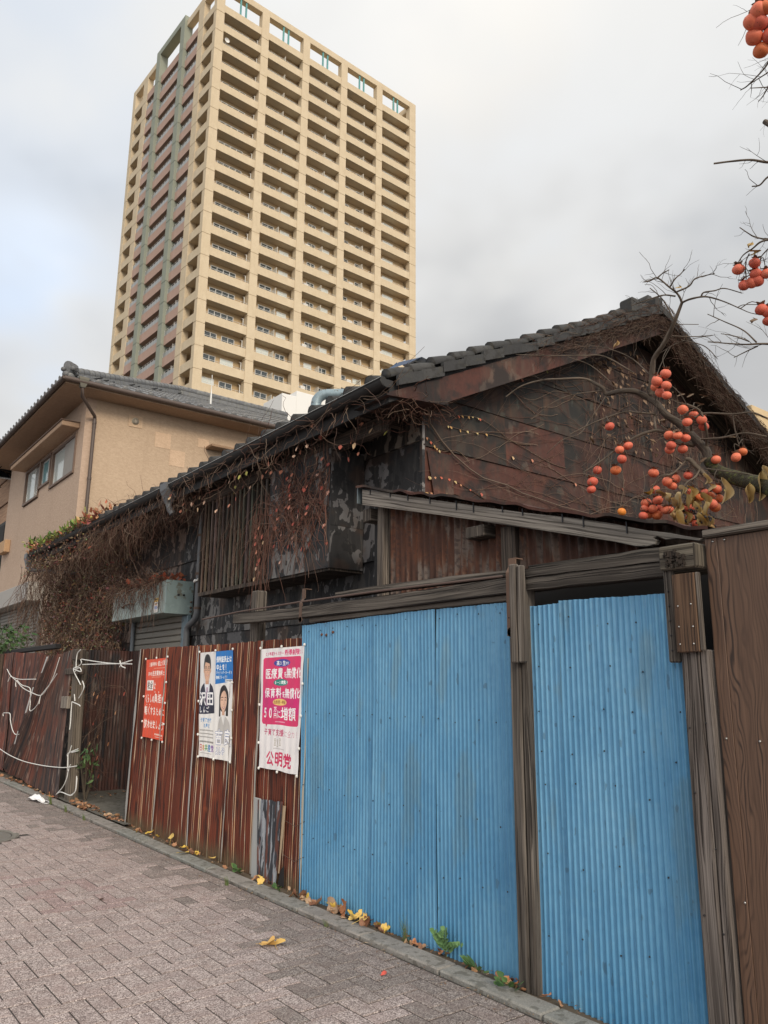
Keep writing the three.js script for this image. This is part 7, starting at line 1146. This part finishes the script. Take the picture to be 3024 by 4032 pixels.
{
  rnd = mulberry(101);
  const T = thing('persimmon_tree', 'leafless persimmon tree hung with orange fruit leaning over the shed from the right', 'tree', [-0.55, 0, -3.7]);
  const v3 = (p) => V(...p), curve = (pts) => new THREE.CatmullRomCurve3(pts.map(v3), false, 'catmullrom', 0.5);
  // trunk from the ground behind the brown fence up into the first limb
  const tr = new MB(); tr.tube(new THREE.CatmullRomCurve3([V(-0.45, -0.05, -3.75), V(-0.55, 0.7, -3.72), V(-0.75, 1.4, -3.70), V(-1.1, 1.88, -3.74), v3(BR[0][2][0])]).getPoints(16), 0.075, 0.038, 12, false); tr.build('trunk', M.bark, T);
  const up = new MB(); up.tube(new THREE.CatmullRomCurve3([V(-0.6, 1.0, -3.71), V(-0.5, 2.2, -3.6), V(-0.9, 3.2, -3.5), V(-1.5, 4.1, -3.45)]).getPoints(12), 0.04, 0.012, 8); up.build('branch', M.bark, T);
  // limbs whose first point lies outside the picture are led back to the upper bough
  const twigs = new MB(), lite = tint(M.bark, 1.25, 1.2, 1.15);
  const twig = (p, d, len, r) => { const pts = [p.clone()]; let q = p.clone(), e = d.clone(); const n = 4 + Math.floor(rnd() * 4); for (let k = 0; k < n; k++) { e.add(V(R(-1, 1), R(-1, 1), R(-1, 1)).multiplyScalar(0.35)).normalize(); q = q.clone().addScaledVector(e, len / n); pts.push(q); } twigs.tube(pts, r, r * 0.45, 4, false); if (len > 0.14) for (let k = 1; k < pts.length - 1; k++) if (rnd() < 0.45) twig(pts[k], e.clone().add(rv().multiplyScalar(0.9)).normalize(), len * R(0.25, 0.5), r * 0.6); };
  BR.forEach(([r0, r1, pts], k) => {
    { const big = r0 >= 9 ? 1.55 : k < 26 ? 1.3 : 1.0; r0 *= big; r1 *= Math.min(big, 1.3); } const c = curve(pts), n = pts.length * 4, P = c.getPoints(n), m = new MB(); const ph = R(0, 9), knob = (t) => mix(r0, r1, t) * 0.001 * (1 + 0.16 * (vn(t * n * 0.6, k, 256, 256, 5) - 0.3));
    m.tube(P, r0 / 1000, r1 / 1000, r0 > 9 ? 10 : 6, true, knob); const o = m.build('branch', k === 0 ? M.moss : r0 > 20 ? tint(M.bark, 0.72, 0.69, 0.67) : lite, T);
    if (k > 0) for (let q = 1; q < n; q++) if (rnd() < (r0 > 8 ? 0.22 : 0.26)) { const t = P[Math.min(q + 1, n)].clone().sub(P[q - 1]).normalize(); twig(P[q], t.add(rv().multiplyScalar(1.0)).normalize(), R(0.03, 0.20) * (r0 > 3.4 ? 1 : 0.6), Math.min(r1 / 1000, 0.0026) * R(0.5, 0.9)); }
  });
  // boughs outside the picture that carry the limbs entering it from the right
  const bough = new THREE.CatmullRomCurve3([V(-0.6, 1.0, -3.71), V(-0.5, 2.2, -3.6), V(-0.9, 3.2, -3.5), V(-1.5, 4.1, -3.45)]).getPoints(30);
  BR.forEach(([r0, , pts]) => { const s = v3(pts[0]), q = s.clone().project(camera); if (q.x < 1.0 || pts === BR[0][2]) return; let b = bough[0], bd = 99; for (const p of bough) { const d = p.distanceTo(s) + Math.max(0, p.y - s.y) * 0.8; if (d < bd) { bd = d; b = p; } } const e = s.clone().sub(v3(pts[1])).normalize(); new MB().tube(new THREE.CatmullRomCurve3([b, b.clone().lerp(s, 0.5).add(V(0.08, 0.05, 0.02)), s.clone().addScaledVector(e, 0.06), s]).getPoints(14), r0 * 0.0026, r0 * 0.00105, 7).build('branch', M.bark, T); });
  stuff(twigs.build('twigs', M.bark, T));
  // fruit with a dry four-lobed calyx
  const fg = new MB(); fg.sheet(22, 14, (u, v) => { const a = u * 6.2832, b = (v - 0.5) * Math.PI * 0.998, sq = 1 + 0.035 * Math.cos(a * 4) * Math.cos(b), y = Math.sin(b) * 0.92; return [Math.cos(b) * Math.sin(a) * sq, y - 0.10 * Math.exp(-Math.cos(b) * Math.cos(b) * 14) * (v > 0.5 ? 1 : 0.4), Math.cos(b) * Math.cos(a) * sq]; }); const fruitGeo = fg.geo();
  const cg = new MB(true); for (let k = 0; k < 4; k++) { const a = k * 1.571 + 0.4, d = V(Math.cos(a), 0.18, Math.sin(a)); leafShape(cg, V(0, 0.80, 0), d, V(0, 1, 0), 0.92, 0.78, 0.24, [0.16, 0.09, 0.055]); leafShape(cg, V(0, 0.82, 0), V(Math.cos(a + 0.7), 0.5, Math.sin(a + 0.7)).normalize(), V(0, 1, 0), 0.4, 0.3, 0.3, [0.11, 0.06, 0.04]); } cg.col = [0.09, 0.06, 0.045]; cg.tube([V(0, 0.8, 0), V(0.03, 1.15, 0.02), V(0.1, 1.5, 0)], 0.07, 0.05, 5); const calyxGeo = cg.geo();
  const fm = [M.fruit, tint(M.fruit, 0.84, 0.70, 0.72), tint(M.fruit, 1.05, 1.12, 1.02), tint(M.fruit, 0.95, 1.05, 0.62), tint(M.fruit, 1.12, 1.62, 0.42)];
  FRUIT.forEach(([x, y, z, r, pale], k) => { const f = put('persimmon', fruitGeo, fm[pale ? 4 : Math.floor(rnd() * 3.6)], T); f.position.set(x + 0.55, y, z + 3.7); f.scale.set(r * R(0.93, 1.06), r * R(0.86, 1.04), r * R(0.93, 1.06)); f.rotation.set(R(-0.4, 0.4), R(0, 6.28), R(-0.4, 0.4)); const c = put('calyx', calyxGeo, M.leaf, f); });
  // stalks from fruit to the nearest limb
  const st = new MB(); const all = BR.flatMap(([, , p]) => curve(p).getPoints(p.length * 5));
  FRUIT.forEach(([x, y, z, r]) => { const p = V(x, y + r * 0.9, z); let best = null, bd = 9; for (const q of all) { const d = q.distanceTo(p) + (q.y < p.y ? 0.12 : 0); if (d < bd) { bd = d; best = q; } } if (bd < 0.55) { const mid = p.clone().lerp(best, 0.5).add(V(R(-0.03, 0.03), R(-0.02, 0.05), R(-0.03, 0.03))); st.tube(new THREE.CatmullRomCurve3([p, mid, best]).getPoints(6), 0.0022, 0.003, 4, false); } });
  stuff(st.build('stalks', M.bark, T));
  // withered leaves of a climber hanging in the lower branches
  const W = thing('withered_climber', 'withered climber with long curled yellow-brown leaves hanging below the persimmon branches', 'climber', [-2.2, 2.1, -4.2]);
  for (let k = 0; k < 18; k++) { const c = [[-2.36, 2.46, -3.98], [-2.26, 2.36, -3.9], [-2.22, 2.28, -3.85], [-2.40, 2.52, -4.05]][k % 4], a = [c[0] + R(-0.07, 0.07), c[1] + R(-0.06, 0.06), c[2] + R(-0.04, 0.04)]; DRY.push([...a, a[0] + R(-0.03, 0.03), a[1] - R(0.05, 0.13), a[2] + R(-0.03, 0.03)]); }
  DRY.forEach(([a, b, c, d, e, f], k) => { const p = V(a, b, c), q = V(d, e, f), dir = q.clone().sub(p), len = dir.length(), m = new MB(true); dir.normalize(); const side = V().crossVectors(dir, V(0.8, 0, 0.6)).normalize(), nrm = V().crossVectors(side, dir); const wd = Math.min(0.028, len * 0.26) * (k >= 30 ? 0.5 : 1), col = pick([[0.42, 0.28, 0.10], [0.46, 0.33, 0.14], [0.36, 0.22, 0.09], [0.50, 0.38, 0.20]]), ph = R(0, 6);
    m.col = k > 18 && k < 30 ? [0.24, 0.16, 0.10] : col; m.sheet(6, 12, (u, v) => { const w = wd * Math.sin(Math.PI * Math.pow(v, 0.75)) * (u - 0.5) * 1.5, tw = v * 1.6 + ph, cu = (u - 0.5) * (u - 0.5) * 0.06 * Math.sin(v * 3.14); const s = side.clone().applyAxisAngle(dir, 0.5 * Math.sin(tw)), pt = p.clone().addScaledVector(dir, len * v).addScaledVector(s, w + 0.012 * Math.sin(v * 5 + ph)).addScaledVector(nrm, cu * 4 + 0.010 * Math.sin(v * 9 + u * 4 + ph)); return [pt.x, pt.y, pt.z]; }); m.build('withered_leaf', M.leaf, W); });
  const bd = new MB(true); bd.col = [0.03, 0.024, 0.026]; for (let k = 0; k < 120; k++) { const q = [[-2.42, 2.33, -4.0], [-2.30, 2.30, -3.95], [-2.20, 2.25, -3.85], [-1.75, 2.78, -4.35]][k % 4]; bd.ball(q[0] + R(-0.04, 0.04), q[1] + R(-0.10, 0.08), q[2] + R(-0.04, 0.04), R(0.005, 0.009), R(0.005, 0.009), 6, 4); } stuff(bd.build('dried_berries', M.leaf, W));
}

// ---------------------------------------------------------------- fallen leaves, weeds, litter
{
  rnd = mulberry(111);
  // one curled fallen leaf (broad, lobed, raised edges), several shapes
  const leafGeo = (kind) => { const m = new MB(true); m.col = [1, 1, 1]; const lob = kind === 0 ? 5 : kind === 1 ? 3 : 1, ph = kind * 2.1;
    m.sheet(26, 5, (u, v) => { const a = u * 6.2832, r = v * (kind === 2 ? 0.5 + 0.5 * Math.cos(a * 0.5) ** 2 : 0.62 + 0.38 * Math.abs(Math.cos(a * lob * 0.5)) ** 0.8), x = r * Math.cos(a), z = r * Math.sin(a) * 0.8; return [x, 0.22 * r * r + 0.16 * Math.sin(x * 3 + ph) * r + 0.10 * Math.sin(z * 5 + ph) * r + 0.25 * x * x * (kind === 1 ? 1 : 0.4), z]; }); m.tube([V(-0.1, 0.02, 0), V(-0.8, 0.06, 0.05), V(-1.3, 0.16, 0.12)], 0.03, 0.02, 4); return m.geo(); };
  const fanGeo = (() => { const m = new MB(true); m.col = [1, 1, 1]; m.sheet(22, 5, (u, v) => { const a = (u - 0.5) * 2.6, r = v * (1 - 0.10 * Math.abs(Math.sin(u * 18)) - 0.35 * Math.exp(-((u - 0.5) ** 2) * 900)); return [r * Math.cos(a), 0.08 + 0.14 * Math.sin(a * 2) * r + 0.10 * r * r, r * Math.sin(a)]; }); m.tube([V(0, 0.08, 0), V(-0.5, 0.05, 0.05), V(-0.95, 0.02, 0.2)], 0.025, 0.02, 4); return m.geo(); })();
  const geos = [leafGeo(0), leafGeo(1), leafGeo(2), fanGeo];
  const lm = (r, g, b) => { const m = M.leaf.clone(); m.color.setRGB(r, g, b); return m; };
  const brown = [lm(0.34, 0.17, 0.09), lm(0.26, 0.13, 0.075), lm(0.42, 0.22, 0.12), lm(0.45, 0.31, 0.20), lm(0.20, 0.09, 0.05)], yellow = [lm(0.62, 0.42, 0.08), lm(0.70, 0.48, 0.14)], orange = [lm(0.52, 0.22, 0.10), lm(0.46, 0.26, 0.14)];
  const protos = new Map();
  function leaf(x, y, z, s, gi, mat, rot, label, group) {
    if (group) { // single the leaf out by its colour and by the thing it lies below
      const c = mat.color, hue = c.r > 0.6 ? 'yellow' : c.r > 0.44 && c.b < 0.16 ? 'orange-brown' : c.r > 0.4 ? 'pale brown' : c.r > 0.3 ? 'brown' : c.r > 0.24 ? 'dull brown' : 'dark brown';
      const spot = x < -13.2 ? 'at the foot of the leftmost upright rust sheet' : x < -12 ? 'below the most tilted sheets of the leaning fence' : x < -11.1 ? 'below the middle of the leaning fence' : x < -10.2 ? 'by the foot of the leaning post' : x < -9.5 ? (z < -3.3 ? 'at the back left of the concrete yard' : 'at the left end of the yard opening') : x < -8.9 ? (z < -3.3 ? 'at the back right of the concrete yard' : 'in the middle of the yard opening') : x < -8.2 ? 'by the left edge of the rusty fence' : x < -7.45 ? 'below the orange poster' : x < -6.75 ? 'between the orange and the middle poster' : x < -6.05 ? 'below the middle poster with portraits' : x < -5.6 ? 'between the middle and the pink poster' : x < -5.2 ? 'below the grey peeling patch sheet' : x < -4.87 ? 'by the torn right end of the rusty fence' : x < -4.45 ? 'at the left end of the blue fence' : x < -4.05 ? 'under the first blue sheet near the big leaf' : x < -3.5 ? 'under the second blue sheet' : x < -3.1 ? 'under the third blue sheet' : 'just left of the middle post';
      const shape = gi === 3 ? 'fan-shaped' : gi === 0 ? 'lobed' : gi === 1 ? 'curled' : 'narrow';
      label = hue + ' ' + shape + ' fallen leaf ' + spot; group = 'fallen leaves along the fence foot';
    }
    const key = label; let o = protos.get(key);
    if (!o) { o = new THREE.Mesh(geos[gi], mat); o.castShadow = o.receiveShadow = true; tag(o, label, 'leaf', group); protos.set(key, o); } else { o = o.clone(); o.geometry = geos[gi]; o.material = mat; }
    o.name = numbered('fallen_leaf'); o.position.set(x, y, z); o.rotation.set(...rot); o.scale.setScalar(s); scene.add(o); return o;
  }
  const lots = (n, x0, x1, z0, z1, y, sz, mats, gsel, label, group, tilt = 0.5) => { for (let k = 0; k < n; k++) leaf(R(x0, x1), y + R(0, 0.012), R(z0, z1), R(sz[0], sz[1]), pick(gsel), pick(mats), [R(-tilt, tilt), R(0, 6.28), R(-tilt, tilt)], label, group); };
  const gA = 'fallen leaves along the blue fence', gB = 'fallen leaves along the rusty fence', gC = 'fallen leaves at the yard opening', gD = 'fallen leaves along the leaning fence';
  lots(26, -4.9, -4.0, -3.05, -2.96, 0.022, [0.020, 0.042], brown, [0, 1, 2], 'brown curled leaf among the dry leaves at the foot of the blue fence', gA, 0.9);
  lots(12, -4.9, -3.9, -3.05, -2.97, 0.03, [0.025, 0.04], yellow, [0, 3], 'yellow leaf among the dry leaves at the foot of the blue fence', 'yellow leaves along the blue fence', 0.9);
  lots(34, -4.0, -2.6, -3.045, -2.985, 0.018, [0.014, 0.032], [...brown, ...orange], [0, 1, 2], 'small brown leaf in the narrow gap under the blue fence', 'small leaves under the blue fence', 0.9);
  lots(34, -8.2, -5.0, -3.06, -2.98, 0.018, [0.014, 0.036], brown, [0, 1, 2], 'brown curled leaf at the foot of the rusty fence', gB, 0.8);
  lots(9, -7.9, -5.3, -3.05, -2.96, 0.025, [0.024, 0.042], yellow, [0, 3], 'yellow leaf at the foot of the rusty fence', 'yellow leaves along the rusty fence', 0.6);
  lots(80, -10.2, -8.3, -3.14, -2.97, 0.024, [0.016, 0.045], [...brown, orange[1]], [0, 1, 2], 'brown leaf in the drift at the edge of the concrete yard', gC, 0.6);
  lots(18, -10.6, -9.2, -3.9, -3.4, 0.035, [0.018, 0.04], brown, [0, 1, 2], 'brown leaf at the back of the concrete yard', 'leaves at the back of the yard', 0.5);
  lots(34, -14.5, -10.6, -3.03, -2.93, 0.022, [0.02, 0.05], [...brown, orange[0]], [0, 1, 2], 'brown leaf at the foot of the leaning fence', gD, 0.6);
  leaf(-4.32, 0.05, -3.02, 0.075, 0, orange[0], [1.2, 0.7, 0.3], 'big orange-brown leaf standing up against the blue fence');
  leaf(-4.44, 0.045, -3.01, 0.06, 1, lm(0.36, 0.25, 0.17), [0.9, 2.2, 0.6], 'large pale brown leaf beside the big orange-brown leaf by the blue fence');
  leaf(-4.13, 0.03, -2.99, 0.062, 3, yellow[1], [0.15, 1.2, 0.1], 'large flat yellow leaf at the kerb below the blue fence');
  leaf(-6.60, 0.026, -2.93, 0.062, 3, yellow[0], [0.05, 0.3, 0.05], 'yellow fan-shaped leaf lying on top of the kerb');
  leaf(-7.05, 0.06, -3.02, 0.055, 3, yellow[1], [0.9, 1.9, 0.2], 'pale yellow leaf standing against the rusty fence');
  // the single leaves on the pavement
  const P1 = [-4.10, 0.006, -2.40]; leaf(...P1, 0.065, 3, lm(0.66, 0.42, 0.12), [0.05, 2.6, 0.02], 'yellow fan-shaped leaf lying alone on the pavement blocks'); leaf(P1[0] - 0.04, 0.012, P1[2] + 0.02, 0.055, 0, lm(0.58, 0.36, 0.12), [0.1, 0.8, 0.1], 'ragged yellow leaf overlapping the lone fan-shaped leaf on the pavement');
  leaf(-3.40, 0.008, -2.62, 0.022, 1, lm(0.62, 0.10, 0.07), [0.5, 0.5, 0.2], 'small bright red leaf on the pavement near the kerb');
  leaf(-5.62, 0.004, -1.94, 0.026, 2, lm(0.10, 0.06, 0.045), [0.1, 0.7, 0.1], 'small dark brown leaf alone in the middle of the pavement');
  // crumbs and dead needles in the gutter line, too many to count
  { const m = new MB(true); for (let k = 0; k < 1500; k++) { const x = mix(-15, -2.3, rnd()), onK = rnd() < 0.35, z = onK ? R(-3.07, -2.985) : -2.852 + Math.pow(rnd(), 2) * 0.10; m.col = pick([[0.20, 0.11, 0.06], [0.12, 0.08, 0.05], [0.30, 0.19, 0.10], [0.36, 0.28, 0.2]]); const a = R(0, 6.28), l = R(0.004, 0.022), w = R(0.0015, 0.006), y = onK ? 0.02 + R(0, 0.006) : 0.001 + R(0, 0.003); m.poly([[x, y, z], [x + l * Math.cos(a), y + R(0, 0.004), z + l * Math.sin(a)], [x + l * Math.cos(a) - w * Math.sin(a), y + R(0, 0.004), z + l * Math.sin(a) + w * Math.cos(a)], [x - w * Math.sin(a), y, z + w * Math.cos(a)]]); } const o = m.build('leaf_litter', M.leaf, scene); stuff(tag(o, 'fine crumbled leaf litter along both sides of the kerb', 'leaf litter')); }
  // weeds
  const GREEN = [[0.07, 0.14, 0.04], [0.10, 0.18, 0.05], [0.05, 0.11, 0.035]];
  function weed(x, z, label, fn) { const T = thing('weed', label, 'weed', [x, 0.01, z]); const s = new MB(true), l = new MB(true); fn(s, l, x, z); if (s.i.length) s.build('stems', M.vine, T); l.build('leaves', M.leaf, T); }
  const rosette = (n, len, wid, h) => (s, l, x, z) => { for (let k = 0; k < n; k++) { const a = R(0, 6.28), d = V(Math.cos(a), R(0.2, 0.9), Math.abs(Math.sin(a)) * 0.8).normalize(), b = V(x, 0.01, z), tip = b.clone().addScaledVector(d, h * R(0.5, 1)); s.col = [0.09, 0.13, 0.04]; s.tube([b, b.clone().lerp(tip, 0.5).add(V(0, 0.01, 0)), tip], 0.0014, 0.0009, 4, false); leafShape(l, tip, d, V(-d.x * 0.4, 1, 0.4).normalize(), len * R(0.7, 1.1), wid * R(0.8, 1.1), R(-0.1, 0.2), pick(GREEN)); } };
  const tuft = (n, h) => (s, l, x, z) => { for (let k = 0; k < n; k++) { const a = R(0, 6.28), t = R(0.1, 0.6), hh = h * R(0.5, 1); l.col = pick([[0.12, 0.19, 0.06], [0.16, 0.24, 0.08], [0.24, 0.24, 0.10]]); const b = V(x + R(-0.02, 0.02), 0.0, z + R(-0.012, 0.012)); const p = (q) => V(b.x + Math.cos(a) * t * hh * q * q, hh * q, b.z + Math.abs(Math.sin(a)) * t * hh * q * q); l.tube([p(0), p(0.5), p(1)], 0.0018, 0.0004, 3, false); } };
  const fern = (h) => (s, l, x, z) => { for (let f = 0; f < 3; f++) { const a = [0.3, -0.5, 1.4][f], base = V(x, 0.01, z), pts = []; for (let k = 0; k <= 8; k++) { const q = k / 8; pts.push(V(x + 0.09 * q * q * Math.sin(a) * 1.3, 0.01 + h * (q - 0.25 * q * q) * [1, 0.8, 0.6][f], z + 0.04 * q * Math.cos(a))); } s.col = [0.10, 0.12, 0.05]; s.tube(pts, 0.0022, 0.001, 4, false); for (let k = 3; k <= 8; k++) for (const sd of [-1, 1]) leafShape(l, pts[k], V(sd, 0.3, 0.3).normalize(), V(0, 0.5, 1).normalize(), 0.055 * (1.35 - k / 10), 0.026, R(-0.1, 0.15), pick([[0.10, 0.20, 0.07], [0.13, 0.24, 0.09]])); } };
  weed(-3.39, -3.025, 'serrated fern-like green weed growing in front of the blue fence', fern(0.20));
  weed(-3.13, -3.02, 'broad-leaved green weed with upright leaves near the middle post', rosette(9, 0.085, 0.03, 0.05));
  weed(-2.87, -2.985, 'low clump of round green leaves at the foot of the middle post', rosette(14, 0.045, 0.036, 0.07));
  weed(-3.74, -3.03, 'thin grass tuft against the foot of the blue fence', tuft(26, 0.16));
  weed(-5.08, -2.99, 'small green seedling by the torn corner of the rusty fence', rosette(10, 0.035, 0.02, 0.05));
  weed(-5.73, -3.02, 'dark green trailing weed under the pink poster', rosette(10, 0.05, 0.035, 0.05));
  weed(-5.50, -2.80, 'grass tuft growing out of the joint on the pavement side of the kerb', tuft(34, 0.06));
  weed(-8.88, -2.82, 'short grass tuft at the kerb in front of the yard opening', tuft(30, 0.07));
  weed(-9.55, -2.82, 'green tuft at the kerb left of the yard opening', tuft(30, 0.09));
  weed(-10.25, -2.84, 'bright grass tuft at the kerb beside the white mask', tuft(40, 0.13));
  weed(-4.25, -2.83, 'tiny weed in the pavement joint beside the kerb near the big leaf', tuft(16, 0.04));
  // evergreen shoots: in the gap by the post and over the fence at the far left
  const bush = (nm, label, cx, cy, cz, sx, sy, sz, n, len) => { const T = thing(nm, label, 'shrub', [cx, 0, cz]); const s = new MB(true), l = new MB(true); for (let k = 0; k < n; k++) { const p = V(cx + R(-sx, sx), cy + R(-sy, sy), cz + R(-sz, sz)); leafShape(l, p, rv(), V(R(-0.4, 0.4), 0.6, 0.8).normalize(), len * R(0.7, 1.2), len * 0.42, R(-0.1, 0.2), pick([[0.04, 0.09, 0.03], [0.06, 0.12, 0.04], [0.09, 0.15, 0.05]])); if (k % 5 === 0) { s.col = [0.09, 0.07, 0.05]; s.tube([V(cx + R(-0.03, 0.03), 0, cz), V(mix(cx, p.x, 0.6), mix(0.1, p.y, 0.6), mix(cz, p.z, 0.6)), p], 0.005, 0.002, 4, false); } } s.build('stems', M.vine, T); l.build('leaves', M.leaf, T); };
  bush('shrub', 'small evergreen shoot in the dark gap beside the leaning post', -10.12, 0.42, -3.2, 0.16, 0.22, 0.1, 46, 0.10);
  bush('shrub', 'green leafy shrub rising over the fence at the far left edge', -15.3, 2.12, -3.25, 0.7, 0.28, 0.25, 320, 0.11);
  // dead stalks and a bramble in the dark gap
  { const T = thing('bramble', 'dry bramble with dead leaves in the dark gap behind the leaning post', 'bramble', [-10.4, 0, -3.3]); const s = new MB(true), l = new MB(true); for (let k = 0; k < 60; k++) { const pts = stem(s, V(R(-10.7, -10.1), R(0.1, 1.7), R(-3.4, -3.2)), rv(), R(0.3, 0.9), 9, 0.4, 0.02, 0.003, pick(VC), (q) => { q.z = clamp(q.z, -3.6, -3.18); q.x = clamp(q.x, -10.9, -9.6); }); if (rnd() < 0.4) leafShape(l, pick(pts), V(R(-0.4, 0.4), -1, 0).normalize(), V(0, 0, 1), 0.06, 0.05, 0.2, pick(DEADLEAF)); } stuff(s.build('stems', M.vine, T)); l.build('leaves', M.leaf, T); }
  // discarded white face mask
  { const T = thing('face_mask', 'crumpled white disposable face mask lying on the pavement by the kerb', 'face mask', [-10.6, 0, -2.72]); const m = new MB(); const c0 = V(-10.75, 0.0, -2.74), c1 = V(-10.44, 0.0, -2.79); m.sheet(20, 8, (u, v) => { const x = mix(c0.x, c1.x, u) + 0.01 * Math.sin(v * 7), z = mix(c0.z, c1.z, u) + (v - 0.5) * 0.13 * (1 - 0.35 * u); return [x, 0.012 + 0.06 * Math.sin(Math.PI * u) * (0.4 + 0.6 * Math.sin(Math.PI * v)) + 0.012 * Math.sin(u * 9 + v * 6) + 0.006 * Math.sin(v * 22), z]; }); m.build('cloth', plain(0.80, 0.80, 0.82), T); const e = new MB(); e.tube(new THREE.CatmullRomCurve3([V(-10.45, 0.02, -2.84), V(-10.36, 0.01, -2.86), V(-10.30, 0.006, -2.82), V(-10.36, 0.008, -2.78), V(-10.45, 0.02, -2.76)]).getPoints(16), 0.004, 0.004, 5); e.build('ear_loop', plain(0.8, 0.8, 0.82), T); }
}
renderer.render(scene, camera);
